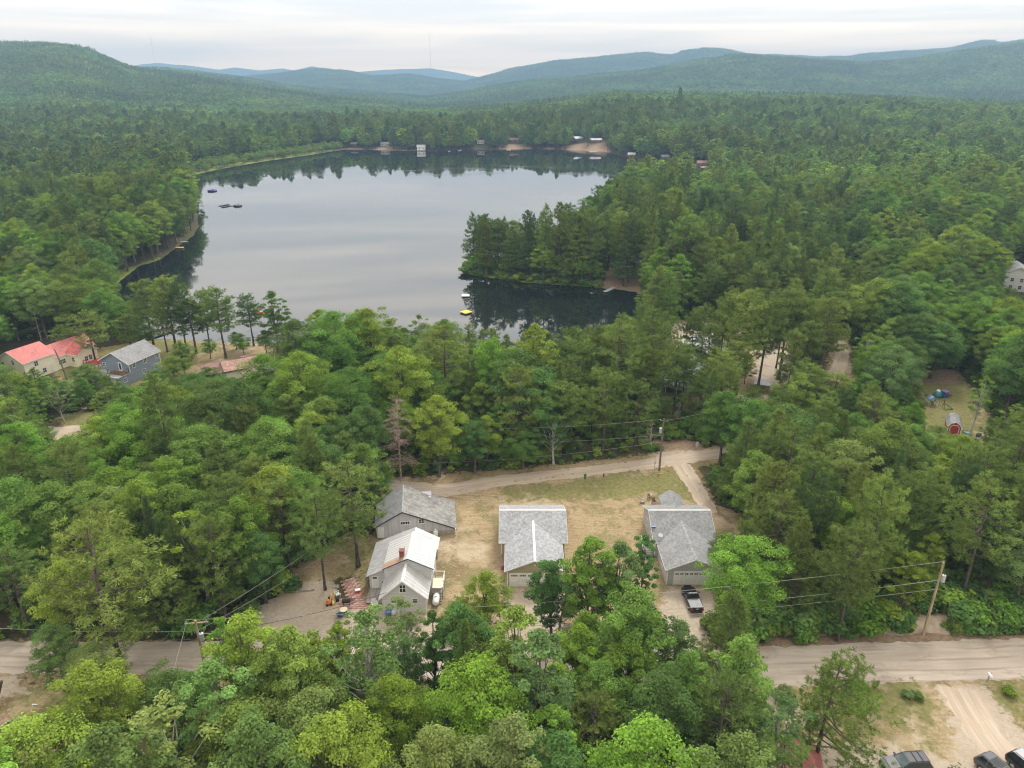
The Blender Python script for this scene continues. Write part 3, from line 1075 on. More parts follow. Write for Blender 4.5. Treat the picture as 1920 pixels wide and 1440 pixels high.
def make_bush(seed, lod=0):
    r = np.random.default_rng(seed)
    tr, A = Acc(), Acc()
    for k in range(7):
        az, ln = r.uniform(0, 6.28), r.uniform(0.5, 1.0)
        e = np.array([math.cos(az) * ln * 0.7, math.sin(az) * ln * 0.7, ln * 1.2])
        tr.add(tube_np([np.zeros(3), e * 0.5 + r.normal(0, .06, 3), e], [0.03, 0.02, 0.008], 3))
    for k in range(9):
        az = k * 2.4 + r.uniform(0, 1)
        c = np.array([math.cos(az) * 0.62 * r.random() ** .5, math.sin(az) * 0.62 * r.random() ** .5, r.uniform(0.35, 1.25)])
        n = 120
        d = sph(n, r)
        P = c + d * (0.46 * r.uniform(0.4, 1.1, n))[:, None] * np.array([1, 1, .8])
        P[:, 2] = np.maximum(P[:, 2], 0.03)
        L = r.uniform(0.15, 0.34, n)
        A.add(leaf_cards(P, d + np.array([0, 0, .6]) + r.normal(0, .4, (n, 3)), L, L * 0.6, r), np.clip(r.normal(.5, .17, n) + r.normal(0, .12), 0, 1))
    return tr, A, 1.7, 2.0


def make_tile(seed, p_pine):
    """sixty metres of canopy for hillsides a kilometre and more away"""
    r = np.random.default_rng(seed)
    A = Acc()
    mi = []
    S = 60.0
    for i in range(9):
        for j in range(9):
            x, y = (i + r.uniform(0, 1)) * S / 9 - S / 2, (j + r.uniform(0, 1)) * S / 9 - S / 2
            pine = r.random() < p_pine
            if pine:
                h, w, n = r.uniform(13, 21), r.uniform(2.2, 3.2), 26
                f = r.random(n) ** 0.8
                az = r.uniform(0, 6.28, n)
                P = np.stack([x + np.cos(az) * w * (1 - f), y + np.sin(az) * w * (1 - f), h * (0.25 + 0.75 * f)], 1)
                Nn = np.stack([np.cos(az), np.sin(az), 0.6 + 0 * az], 1) + r.normal(0, .4, (n, 3))
                L = r.uniform(1.6, 3.0, n)
            else:
                h, w, n = r.uniform(10, 16), r.uniform(3.2, 5.0), 30
                d = sph(n, r)
                d[:, 2] = np.abs(d[:, 2]) * 1.15 - 0.15
                P = np.array([x, y, h * 0.62]) + d * np.array([w, w, h * 0.38])
                Nn = d + np.array([0, 0, .3]) + r.normal(0, .4, (n, 3))
                L = r.uniform(1.8, 3.4, n)
            A.add(leaf_cards(P, Nn, L, L * 0.75, r), np.clip(r.normal(.5, .2, n) + r.normal(0, .2), 0, 1))
            mi.append(np.full(n, int(pine)))
    return A, np.concatenate(mi)


PROTO = {'leafy': [], 'airy': [], 'pine': [], 'bush': []}      # near-quality meshes
FORMS = {}
for i, f in enumerate(['round', 'oval', 'broad', 'round', 'oval', 'upright', 'broad', 'oval', 'round', 'upright']):
    PROTO['leafy'].append((f, make_broadleaf(100 + i, f)))
for i in range(3):
    PROTO['airy'].append(('airy', make_broadleaf(140 + i, 'airy')))
for i, f in enumerate(['scots', 'scots', 'plume', 'plume', 'scots', 'bare', 'cone', 'plume', 'old', 'bare', 'spread']):
    PROTO['pine'].append((f, make_pine(200 + i, f)))
for i in range(4):
    PROTO['bush'].append(('bush', make_bush(300 + i)))
MESH = {}
for sp, lst in PROTO.items():
    MESH[sp] = []
    for f, (tr, A, h0, w0) in lst:
        V, Fc, T = A.get()
        tv, tf, _ = tr.get()
        lm = NEEDLE['mid'] if sp == 'pine' else LEAF['mid']
        bm_ = {'pine': BARK, 'leafy': BARK2, 'airy': BIRCH, 'bush': BARK2}[sp]
        w0 = 2 * float(np.percentile(np.hypot(V[:, 0], V[:, 1]), 95))
        h0 = float(np.percentile(V[:, 2], 99.6))
        MESH[sp].append(dict(form=f, h=h0, w=w0, V=V, F=Fc, T=T, tv=tv, tf=tf, bark=bm_,
                             crown=fast_mesh('crown', V, Fc, (lm,), T), trunk=fast_mesh('trunk', tv, tf, (bm_,))))
        MESH[sp][-1]['trunk'].polygons.foreach_set('use_smooth', np.ones(len(tf), bool))

# ------------------------------------------------------------------ what must stay in sight (photo outlines)
KEEP_LAKE = [(376, 345), (420, 332), (650, 300), (800, 300), (1000, 290), (1130, 292), (1160, 322), (1085, 378), (975, 404), (890, 402),
             (866, 490), (872, 516), (1000, 534), (1195, 552), (1185, 585), (1085, 612), (1030, 620), (940, 622), (860, 592), (790, 592), (740, 584),
             (650, 576), (560, 582), (545, 545), (250, 525), (262, 500), (345, 460), (378, 435)]
KEEP_YARD = [(690, 1000), (740, 912), (830, 905), (920, 886), (1080, 876), (1238, 856), (1300, 842), (1342, 838), (1346, 866), (1305, 884),
             (1342, 940), (1392, 970), (1345, 1000), (1325, 1040), (1320, 1110), (1305, 1150), (1240, 1160), (1222, 1080), (1178, 1060), (1176, 1010),
             (1150, 985), (1080, 1005), (1062, 1060), (1010, 1110), (1010, 1160), (960, 1160), (950, 1085), (880, 1075), (830, 1140), (700, 1130),
             (640, 1140), (600, 1190), (545, 1180), (470, 1160), (520, 1110), (590, 1075), (640, 1060), (690, 1050)]


def shore_y(px):
    """far shoreline met by the ray through this photo column"""
    ys = np.arange(500, 960, 1.0)
    xs = (px - 960) / F * (ys * cP + H * sP)
    ok = in_poly(xs, ys, LAKE)
    return float(ys[ok].max())


FAR_CABINS = [  # px, width px, height m, set back m, depth m
    (790, 15, 6.0, 5, 7), (722, 16, 4.6, 30, 6), (665, 12, 4.2, 26, 6), (902, 13, 4.6, 34, 6), (965, 20, 5.0, 36, 8), (1082, 20, 5.2, 40, 8), (1116, 22, 4.6, 36, 7), (1184, 13, 4.0, 6, 5), (1246, 14, 4.4, 14, 6), (1316, 20, 4.8, 10, 6)]
FARK = []
FAR_OPEN = []
for px, wp, hh, sb, dp in FAR_CABINS:
    y0 = shore_y(px)
    yc = y0 + sb
    d0 = yc * cP + H * sP
    xc = (px - 960) / F * d0
    a_, b_ = proj(np.array([xc, xc]), np.array([yc, y0]), np.array([hh, 0.0]))
    FARK.append(([(px - wp * .6, b_[0]), (px + wp * .6, b_[0]), (px + wp * .8, b_[1]), (px - wp * .8, b_[1])], yc + dp))
    FAR_OPEN.append([(xc - wp * .75 * d0 / F, y0 - 2), (xc + wp * .75 * d0 / F, y0 - 2), (xc + wp * .6 * d0 / F, yc + dp + 2), (xc - wp * .6 * d0 / F, yc + dp + 2)])
KEEP_NEAR = [([(738, 756), (800, 756), (790, 880), (736, 890)], 109.0), ([(1716, 1192), (1746, 1052), (1786, 1052), (1752, 1192)], 76.5), ([(352, 1160), (388, 1160), (402, 1272), (366, 1272)], 67.5), ([(1225, 782), (1252, 782), (1246, 884), (1222, 884)], 117.5),
             ([(1255, 672), (1300, 672), (1300, 712), (1255, 712)], 150.0), ([(1283, 630), (1345, 625), (1345, 660), (1300, 665)], 171.0), ([(1410, 704), (1448, 704), (1448, 735), (1410, 735)], 151.0),
             ([(1540, 635), (1595, 635), (1598, 712), (1545, 712)], 180.0), ([(1495, 1290), (1600, 1240), (1660, 1390), (1500, 1440)], 53.0),
             ] + FARK
KEEP = [KEEP_LAKE, KEEP_YARD,
        [(-20, 1207), (70, 1207), (66, 1262), (-20, 1262)], [(330, 1205), (402, 1205), (395, 1262), (330, 1262)],
        [(1408, 1214), (1600, 1209), (1750, 1206), (1950, 1199), (1950, 1460), (1640, 1460), (1560, 1340), (1440, 1290)],
        [(-20, 1270), (55, 1272), (105, 1330), (60, 1440), (-20, 1440)],
        [(0, 655), (60, 640), (140, 640), (200, 655), (260, 640), (300, 650), (310, 690), (250, 722), (215, 715), (190, 660), (130, 700), (95, 705), (0, 690)],
        [(200, 640), (520, 640), (515, 695), (400, 692), (310, 690)], [(376, 664), (515, 658), (515, 702), (400, 702), (376, 692)],
        [(520, 694), (556, 690), (556, 712), (530, 712)],
        [(85, 795), (150, 797), (160, 812), (100, 820)], [(190, 640), (560, 600), (545, 640), (200, 655)],
        [(1562, 650), (1590, 640), (1592, 700), (1545, 708)], [(1722, 700), (1800, 700), (1812, 815), (1760, 815), (1722, 770)],
        [(1884, 508), (1940, 500), (1940, 548), (1884, 540)], [(1140, 498), (1198, 505), (1200, 540), (1130, 530)],
        [(1425, 660), (1480, 650), (1480, 690), (1440, 735), (1410, 720)]]
# open ground that no random tree may stand on, tested at its foot
OPEN = LAWN + SAND + [PX((-300, 1200), (1400, 1208), (2300, 1190), (2300, 1282), (1400, 1292), (-300, 1268))] + \
    [PX((690, 900), (840, 905), (930, 886), (1230, 852), (1345, 838), (1560, 790), (1560, 815), (1345, 866), (1230, 886), (930, 922), (830, 945), (690, 920))] + \
    [PX((0, 640), (180, 625), (305, 640), (310, 700), (230, 735), (100, 720), (0, 712)), PX((375, 660), (520, 655), (520, 712), (375, 712)),
     PX((1210, 640), (1360, 610), (1360, 690), (1320, 760), (1220, 760)), PX((1560, 630), (1600, 630), (1610, 720), (1540, 720)),
     PX((1425, 1272), (2200, 1260), (2200, 1600), (1500, 1600)), PX((-300, 1270), (70, 1270), (120, 1340), (70, 1500), (-300, 1500)), PX((1870, 500), (2000, 500), (2000, 580), (1870, 570)), PX((0, 900), (40, 890), (60, 950), (0, 970))]
OPEN_NP = [np.array(p) for p in OPEN + FAR_OPEN]

# ------------------------------------------------------------------ trees read one by one: (px, py foot, py top, px width, species, tone)
HAND = [
    # this side of the gravel road
    (232, 1262, 985, 225, 'pine', 'olive'), (128, 1300, 1172, 92, 'leafy', 'pale'), (215, 1440, 1252, 170, 'leafy', 'bright'),
    (345, 1405, 1262, 130, 'leafy', 'dark'), (110, 1560, 1365, 230, 'leafy', 'bright'), (350, 1560, 1335, 210, 'airy', 'pale'),
    (490, 1395, 1158, 130, 'leafy', 'bright'), (575, 1430, 1180, 130, 'leafy', 'mid'), (610, 1520, 1300, 180, 'leafy', 'pale'),
    (705, 1400, 1150, 150, 'airy', 'pale'), (440, 1300, 1160, 70, 'leafy', 'bright'), (820, 1340, 1147, 70, 'leafy', 'dark'),
    (872, 1360, 1137, 130, 'leafy', 'dark'), (913, 1200, 1074, 92, 'leafy', 'yellow'), (965, 1390, 1140, 110, 'leafy', 'mid'),
    (750, 1480, 1272, 150, 'leafy', 'yellow'), (898, 1490, 1248, 190, 'leafy', 'yellow'), (1008, 1465, 1185, 120, 'leafy', 'grey'),
    (1080, 1345, 1176, 110, 'leafy', 'yellow'), (1033, 1205, 1054, 92, 'leafy', 'dark'), (1098, 1215, 1012, 105, 'leafy', 'bright'),
    (1152, 1205, 1018, 95, 'leafy', 'grey'), (1200, 1135, 1003, 52, 'leafy', 'dark'), (1172, 1335, 1106, 140, 'leafy', 'mid'),
    (1120, 1420, 1245, 140, 'leafy', 'mid'), (1100, 1500, 1310, 150, 'pine', 'olive'), (1225, 1490, 1275, 170, 'leafy', 'dark'),
    (1195, 1640, 1362, 230, 'leafy', 'yellow'), (1355, 1300, 1112, 105, 'pine', 'olive'), (1365, 1400, 1200, 130, 'leafy', 'mid'),
    (1335, 1490, 1280, 160, 'pine', 'mid'), (1440, 1460, 1306, 120, 'airy', 'grey'), (1528, 1432, 1240, 210, 'pine', 'bright'),
    (1275, 1400, 1225, 110, 'leafy', 'mid'), (1255, 1330, 1165, 90, 'leafy', 'grey'), (645, 1260, 1165, 60, 'airy', 'pale'),
    (760, 1250, 1125, 90, 'airy', 'grey'), (610, 1345, 1200, 90, 'leafy', 'bright'), (660, 1600, 1345, 200, 'leafy', 'bright'),
    (520, 1620, 1350, 190, 'leafy', 'pale'), (440, 1480, 1245, 150, 'leafy', 'pale'), (830, 1620, 1372, 190, 'leafy', 'olive' if False else 'pale'),
    (960, 1620, 1350, 180, 'leafy', 'grey'), (1040, 1640, 1380, 170, 'leafy', 'dark'), (1350, 1640, 1385, 190, 'leafy', 'dark'), (270, 1640, 1370, 190, 'leafy', 'dark'), (30, 1660, 1400, 160, 'leafy', 'bright'),
    (1440, 1560, 1385, 150, 'pine', 'mid'), (400, 1400, 1275, 90, 'leafy', 'mid'), (530, 1310, 1215, 70, 'leafy', 'bright'),
    # beyond the road, left wood and the yard
    (425, 1165, 975, 130, 'pine', 'olive'), (672, 1062, 866, 155, 'pine', 'mid'), (610, 1106, 912, 95, 'pine', 'mid'), (545, 1075, 905, 130, 'pine', 'olive'),
    (60, 1190, 1030, 130, 'pine', 'mid'), (150, 1195, 1055, 120, 'leafy', 'bright'), (300, 1185, 1030, 120, 'pine', 'olive'), (340, 1190, 1090, 90, 'pine', 'olive'),
    (500, 1130, 1000, 90, 'leafy', 'dark'), (345, 1040, 860, 150, 'leafy', 'bright'), (240, 1030, 880, 150, 'leafy', 'bright'), (70, 1080, 900, 150, 'leafy', 'mid'),
    (195, 1060, 905, 120, 'leafy', 'mid'), (440, 1040, 880, 110, 'pine', 'olive'), (400, 960, 800, 150, 'leafy', 'mid'), (300, 930, 770, 150, 'leafy', 'bright'),
    (520, 950, 790, 130, 'leafy', 'mid'), (590, 930, 800, 110, 'leafy', 'dark'), (160, 960, 820, 130, 'leafy', 'mid'), (620, 880, 745, 110, 'leafy', 'mid'),
    (430, 860, 712, 130, 'leafy', 'dark'), (340, 845, 725, 110, 'leafy', 'bright'), (260, 850, 740, 90, 'leafy', 'mid'), (20, 930, 770, 90, 'pine', 'mid'), (60, 900, 755, 90, 'pine', 'olive'),
    # edge of the wood behind the lane
    (825, 893, 742, 105, 'leafy', 'bright'), (890, 888, 790, 75, 'leafy', 'dark'), (980, 880, 808, 80, 'leafy', 'mid'), (700, 893, 760, 80, 'leafy', 'dark'), (970, 860, 690, 105, 'pine', 'olive'),
    (1050, 855, 715, 85, 'pine', 'olive'), (1130, 850, 690, 95, 'pine', 'olive'), (1190, 838, 715, 75, 'pine', 'mid'), (670, 850, 690, 120, 'leafy', 'mid'),
    (920, 800, 640, 95, 'leafy', 'bright'), (840, 790, 610, 120, 'pine', 'olive'), (1000, 800, 610, 100, 'leafy', 'bright'), (1080, 800, 630, 90, 'pine', 'mid'), (1150, 800, 600, 110, 'pine', 'mid'),
    (640, 760, 585, 130, 'leafy', 'mid'), (700, 740, 580, 110, 'leafy', 'bright'), (570, 760, 600, 110, 'leafy', 'dark'), (580, 830, 660, 130, 'leafy', 'bright'),
    (760, 830, 650, 130, 'leafy', 'bright'), (790, 690, 590, 45, 'airy', 'grey'), (510, 800, 665, 110, 'leafy', 'bright'), (1210, 790, 600, 105, 'pine', 'mid'), (1208, 800, 650, 70, 'pine', 'olive'),
    # lakefront pines in front of the water
    (288, 646, 525, 62, 'pine', 'mid'), (330, 652, 520, 70, 'pine', 'olive'), (368, 662, 562, 66, 'pine', 'dark'), (424, 672, 540, 68, 'pine', 'mid'),
    (476, 648, 553, 48, 'pine', 'dark'), (523, 660, 546, 55, 'leafy', 'mid'), (314, 660, 575, 50, 'pine', 'mid'), (250, 668, 590, 60, 'pine', 'olive'), (180, 680, 585, 70, 'pine', 'olive'), (140, 668, 590, 60, 'pine', 'olive'),
    (444, 655, 622, 26, 'leafy', 'bright'), (35, 640, 520, 80, 'leafy', 'bright'), (90, 640, 525, 80, 'leafy', 'pale'), (150, 635, 515, 90, 'leafy', 'mid'), (205, 640, 545, 75, 'leafy', 'mid'), (170, 740, 685, 75, 'leafy', 'dark'),
    (330, 728, 668, 60, 'leafy', 'mid'), (350, 712, 640, 45, 'leafy', 'mid'), (400, 745, 690, 90, 'leafy', 'dark'), (300, 745, 694, 80, 'leafy', 'dark'), (210, 800, 730, 60, 'pine', 'olive'),
    (120, 790, 725, 60, 'airy', 'grey'), (40, 790, 700, 80, 'leafy', 'bright'), (85, 775, 690, 60, 'pine', 'mid'),
    # pine point in the lake
    (888, 508, 400, 40, 'pine', 'dark'), (910, 512, 405, 36, 'pine', 'mid'), (935, 514, 410, 44, 'pine', 'dark'), (960, 518, 425, 44, 'pine', 'mid'), (990, 520, 395, 50, 'pine', 'dark'),
    (1020, 524, 385, 52, 'pine', 'mid'), (1048, 526, 380, 52, 'pine', 'mid'), (1075, 528, 400, 46, 'pine', 'dark'), (1105, 530, 390, 50, 'pine', 'mid'), (1090, 531, 480, 36, 'leafy', 'bright'),
    (1168, 536, 450, 46, 'pine', 'dark'), (1060, 531, 488, 32, 'leafy', 'mid'), (1118, 530, 490, 30, 'leafy', 'mid'), (975, 520, 470, 30, 'leafy', 'mid'), (1218, 540, 462, 46, 'leafy', 'grey'), (1240, 590, 500, 60, 'leafy', 'bright'),
    # right wood
    (1385, 1170, 1010, 150, 'leafy', 'bright'), (1350, 1080, 1000, 60, 'leafy', 'dark'), (1440, 1120, 930, 120, 'pine', 'mid'), (1560, 1155, 985, 120, 'pine', 'olive'), (1480, 1165, 1060, 90, 'pine', 'olive'),
    (1685, 1160, 1035, 75, 'leafy', 'yellow'), (1720, 1120, 1000, 70, 'leafy', 'bright'), (1610, 1110, 945, 120, 'leafy', 'mid'), (1800, 1130, 900, 140, 'pine', 'olive'), (1900, 1140, 990, 110, 'leafy', 'grey'),
    (1380, 960, 790, 80, 'pine', 'mid'), (1400, 1000, 850, 100, 'leafy', 'mid'), (1460, 990, 800, 120, 'pine', 'olive'), (1560, 1000, 830, 120, 'leafy', 'pale'), (1640, 960, 790, 130, 'leafy', 'mid'),
    (1880, 960, 800, 100, 'pine', 'olive'), (1690, 1020, 870, 110, 'pine', 'olive'), (1620, 860, 745, 90, 'pine', 'olive'), (1695, 850, 756, 60, 'leafy', 'yellow'), (1655, 790, 650, 105, 'leafy', 'grey'),
    (1745, 710, 605, 95, 'leafy', 'dark'), (1820, 815, 705, 50, 'airy', 'bright'), (1880, 800, 620, 110, 'leafy', 'dark'), (1450, 860, 720, 90, 'pine', 'olive'), (1410, 776, 722, 36, 'pine', 'bright'), (1380, 740, 545, 90, 'pine', 'olive'), (1345, 790, 655, 70, 'pine', 'olive'),
    (1420, 735, 560, 80, 'pine', 'mid'), (1460, 712, 540, 80, 'pine', 'mid'), (1530, 720, 560, 80, 'pine', 'olive'), (1390, 850, 770, 60, 'leafy', 'grey'), (1550, 800, 700, 75, 'pine', 'olive'), (1500, 790, 680, 70, 'pine', 'olive'), (1590, 870, 775, 80, 'leafy', 'mid'),
    (1290, 712, 585, 50, 'pine', 'mid'), (1345, 722, 560, 55, 'pine', 'olive'), (1312, 690, 572, 48, 'pine', 'mid'), (1472, 756, 620, 50, 'pine', 'olive'), (1500, 742, 600, 55, 'pine', 'mid'), (1485, 702, 555, 55, 'pine', 'olive'),
    (1550, 668, 545, 50, 'pine', 'mid'), (1400, 690, 560, 52, 'pine', 'mid'), (1372, 770, 640, 60, 'pine', 'olive'), (1238, 715, 590, 62, 'pine', 'mid'), (1262, 775, 640, 56, 'pine', 'olive'), (1318, 742, 610, 52, 'pine', 'mid'), (1455, 690, 560, 46, 'pine', 'olive'), (1520, 690, 560, 50, 'pine', 'mid'), (1360, 680, 545, 52, 'pine', 'olive'),
    (395, 660, 545, 48, 'pine', 'mid'), (350, 655, 530, 50, 'pine', 'dark'), (396, 672, 636, 30, 'leafy', 'mid'), (458, 668, 626, 34, 'leafy', 'bright'), (500, 662, 622, 30, 'leafy', 'mid'), (345, 674, 644, 24, 'leafy', 'dark'), (545, 668, 610, 40, 'leafy', 'mid'), (275, 640, 600, 40, 'leafy', 'dark'),
    (1278, 768, 652, 60, 'pine', 'mid'), (1706, 804, 722, 48, 'leafy', 'mid'), (1852, 885, 790, 80, 'pine', 'olive'), (1792, 892, 824, 70, 'leafy', 'bright'), (1745, 872, 800, 60, 'pine', 'olive'), (1312, 765, 690, 44, 'leafy', 'mid'), (1352, 742, 690, 40, 'leafy', 'dark'), (1462, 730, 690, 30, 'leafy', 'bright'), (1395, 720, 672, 34, 'leafy', 'mid'), (1345, 668, 620, 34, 'leafy', 'mid'),
]
TREES = []
for px, pb, pt, pw, sp, tone in HAND:
    X, Y = G(px, pb)
    z0 = 0.0
    h = zat(Y, pt) - z0
    d = Y * cP - (h * .6 - H) * sP
    TREES.append([X, Y, z0, h, pw * d / F, sp, tone, 1])

# ------------------------------------------------------------------ the rest of the near and middle wood
def grid_points(y0, y1, step, tmax=0.95):
    pts = []
    ys = np.arange(y0, y1, step)
    for y in ys:
        xm = tmax * y + 14
        xs = np.arange(-xm, xm, step)
        pts.append(np.stack([xs + rng.uniform(-.48, .48, len(xs)) * step, y + rng.uniform(-.48, .48, len(xs)) * step], 1))
    return np.concatenate(pts)


def sight_blocked(X, Y, Z0, Hh, W, tol=1):
    """does the crown cover something the photo shows?"""
    hit = np.zeros(len(X), int)
    for a, q in [(a, 1.0) for a in np.linspace(0, 2 * math.pi, 14, endpoint=False)] + [(a, .5) for a in np.linspace(.3, 2 * math.pi + .3, 7, endpoint=False)] + [(0, 0)]:
        zx = X + 0.46 * W * np.cos(a) * q
        zz = Z0 + Hh * (0.60 + 0.38 * np.sin(a) * q)
        px, py = proj(zx, Y, zz)
        h = np.zeros(len(X), bool)
        for K in KEEP:
            h |= in_poly(px, py, K)
        for K, ym in KEEP_NEAR:
            h |= in_poly(px, py, K) & (Y < ym)
        hit += h
    return hit >= tol


def on_open(X, Y, pad=0.0):
    r = np.zeros(len(X), bool)
    for P in OPEN_NP:
        bb = (X > P[:, 0].min() - pad) & (X < P[:, 0].max() + pad) & (Y > P[:, 1].min() - pad) & (Y < P[:, 1].max() + pad)
        if bb.any():
            r[bb] |= in_poly(X[bb], Y[bb], P)
    return r


def pick_species(X, Y, px, py):
    n = len(X)
    pine = np.full(n, 0.24)
    nz = fbm(X / 38.0, Y / 38.0, 3, 77)
    L = [([(-900, 860), (640, 740), (760, 900), (600, 1200), (-900, 1210)], 0.42), ([(500, 640), (800, 640), (900, 900), (640, 900), (480, 760)], 0.12), ([(860, 640), (1340, 640), (1340, 880), (900, 900)], 0.72),
         ([(1300, 880), (2800, 700), (2800, 1210), (1330, 1210)], 0.42), ([(1200, 420), (1620, 420), (1620, 900), (1250, 900)], 0.75), ([(1600, 400), (2900, 400), (2900, 760), (1600, 760)], 0.12),
         ([(-900, 300), (380, 300), (380, 520), (-900, 520)], 0.55), ([(-900, 520), (240, 520), (240, 860), (-900, 860)], 0.35), ([(850, 380), (1240, 380), (1240, 545), (850, 545)], 0.95),
         ([(-900, 1210), (2800, 1210), (2800, 2200), (-900, 2200)], 0.14), ([(1150, 318), (2800, 318), (2800, 420), (1150, 420)], 0.15), ([(560, 200), (1240, 200), (1240, 292), (560, 292)], 0.5)]
    for P, v in L:
        pine[in_poly(px, py, P)] = v
    pine = np.clip(pine + (nz - 0.5) * 1.5, 0.02, 0.98)
    return rng.random(n) < pine


TONES_L = ['bright', 'mid', 'dark', 'pale', 'yellow', 'grey']
TONES_P = ['olive', 'mid', 'dark', 'bright']


def fill(y0, y1, step, near):
    P = grid_points(y0, y1, step)
    X, Y = P[:, 0], P[:, 1]
    ok = ~in_poly(X, Y, LAKE) & ~on_open(X, Y)
    ok &= ~((dist_poly(X, Y, LAKE) < 1.5))
    X, Y = X[ok], Y[ok]
    Z = ground_z(X, Y)
    px, py = proj(X, Y, Z)
    n = len(X)
    pine = pick_species(X, Y, px, py)
    hn = fbm(X / 30.0, Y / 30.0, 2, 31)
    Hh = np.where(pine, rng.uniform(13, 19.5, n), rng.uniform(10, 15.5, n)) * (0.86 + 0.28 * hn)
    lk = dist_poly(X, Y, LAKE)
    Hh *= np.where((lk < 45) & (Y > 225), 1.22, 1.0)
    Hh *= np.where(Y < 66, 0.86, 1.0) * np.exp(rng.normal(0, .13, n))
    Hh *= np.where((px > 1600) & (Y > 130) & ~pine, 1.18, 1.0)
    W = np.where(pine, Hh * rng.uniform(0.28, 0.44, n), Hh * rng.uniform(0.42, 0.78, n))
    keep = ~sight_blocked(X, Y, Z, Hh, W)
    # low second try for spots where a full-grown tree would hide something
    Hs = Hh * 0.5
    Ws = W * 0.62
    small = ~keep & ~sight_blocked(X, Y, Z, Hs, Ws) & (rng.random(n) < 0.8)
    Hh = np.where(small, Hs, Hh)
    W = np.where(small, Ws, W)
    keep |= small
    # marsh strip across the far left of the lake carries bushes only
    strip_ = [G(x, y) for x, y in [(340, 340), (360, 312), (480, 296), (640, 274), (650, 285), (580, 294), (420, 320), (372, 332)]]
    ms = in_poly(X, Y, strip_)
    Hh = np.where(ms, rng.uniform(4, 8, n), Hh)
    W = np.where(ms, Hh * 0.9, W)
    pine &= ~ms
    # the sandy clearing is shaded by a few open pines only
    clr = (px > 1235) & (px < 1600) & (Y > 132) & (Y < 192)
    pine |= clr
    keep &= ~(clr & (rng.random(n) < 0.25))
    tn = fbm(X / 55.0, Y / 55.0, 3, 55)
    out = []
    for i in np.nonzero(keep)[0]:
        q = rng.random()
        if pine[i]:
            t = 'dark' if q < 0.18 + (0.1 if Y[i] > 220 else -0.08) else 'mid' if q < 0.62 else 'olive' if q < 0.93 else 'bright'
            if Y[i] < 190 and q > 0.35:
                t = 'olive' if q < 0.8 else 'mid'
            sp = 'pine'
        else:
            q = np.clip(q + (tn[i] - 0.5) * 0.9, 0, 1)
            t = 'dark' if q < 0.2 else 'mid' if q < 0.5 else 'bright' if q < 0.80 else 'pale' if q < 0.88 else 'grey' if q < 0.965 else 'yellow'
            if px[i] > 1560 and 125 < Y[i] < 330 and q < 0.9:
                t = 'dark' if q < 0.38 else 'mid' if q < .75 else 'bright'
            if ms[i]:
                t = 'bright' if q < .5 else 'pale'
            sp = 'leafy' if rng.random() > 0.08 or Y[i] > 260 else 'airy'
        out.append([X[i], Y[i], Z[i], Hh[i], W[i], sp, t, 0])
    return out


near = fill(33, 232, 4.7, True)
HX = np.array([(t[0], t[1], t[4]) for t in TREES] + [(*G(752, 902), 13.0)])
for t in near:
    dd = np.hypot(HX[:, 0] - t[0], HX[:, 1] - t[1])
    if (dd < np.maximum(2.2, 0.36 * HX[:, 2])).any():
        continue
    TREES.append(t)
TREES += fill(232, 460, 5.2, True)
MID = fill(460, 1180, 5.8, False)


# ------------------------------------------------------------------ which trees are built one by one
def variant(sp, h, w, form=None):
    lst = MESH[sp]
    if form:
        ok = [i for i, m in enumerate(lst) if m['form'] == form]
        return ok[int(rng.integers(len(ok)))]
    ratio = w / h
    sc = [abs(math.log((m['w'] / m['h']) / ratio)) + rng.uniform(0, 0.30) + (9 if m['form'] == 'spread' else 0) for m in lst]
    return int(np.argmin(sc))


def area_of(px, py, X, Y):
    if Y < 64.5:
        return ('below the left utility pole' if px < 420 else 'below the sandy yard' if px < 720 else
                'below the white house' if px < 890 else 'below the olive garage' if px < 1110 else
                'below the grey garage' if px < 1450 else 'beside the parked cars')
    if Y < 84:
        return ('across the road from the left pole' if px < 460 else 'by the white metal-roofed house' if px < 850 else 'before the olive garage' if px < 1160 else
                'before the grey garage' if px < 1345 else 'behind the right pole')
    if Y < 108:
        return 'left of the white house' if px < 720 else 'right of the grey garage house' if px < 1620 else 'far above the right pole'
    if Y < 138:
        return ('left of the mossy roof' if px < 660 else 'by the brown dead tree' if px < 930 else 'by the back-lane pole' if px < 1350 else
                'at the end of the back lane' if px < 1560 else 'in front of the red barn shed')
    if Y < 196:
        return ('around the cream house' if px < 180 else 'around the blue house' if px < 380 else 'around the terracotta roof' if px < 560 else 'before the lake left of centre' if px < 800 else
                'behind the dead tree' if px < 1020 else 'behind the back-lane pole' if px < 1240 else 'around the grey shed' if px < 1500 else 'by the curving sandy path' if px < 1720 else 'behind the playset')
    if Y < 250:
        return 'on the near left lake shore' if px < 600 else 'opposite the pine point' if px < 1260 else 'beyond the sandy path' if px < 1600 else 'before the white lodge'
    if Y < 330:
        return 'on the left lake shore' if px < 600 else 'on the pine point in the lake' if px < 1240 else 'right of the pine point' if px < 1600 else 'behind the white lodge'
    return 'on the far left lake shore' if px < 600 else 'right of the lake'


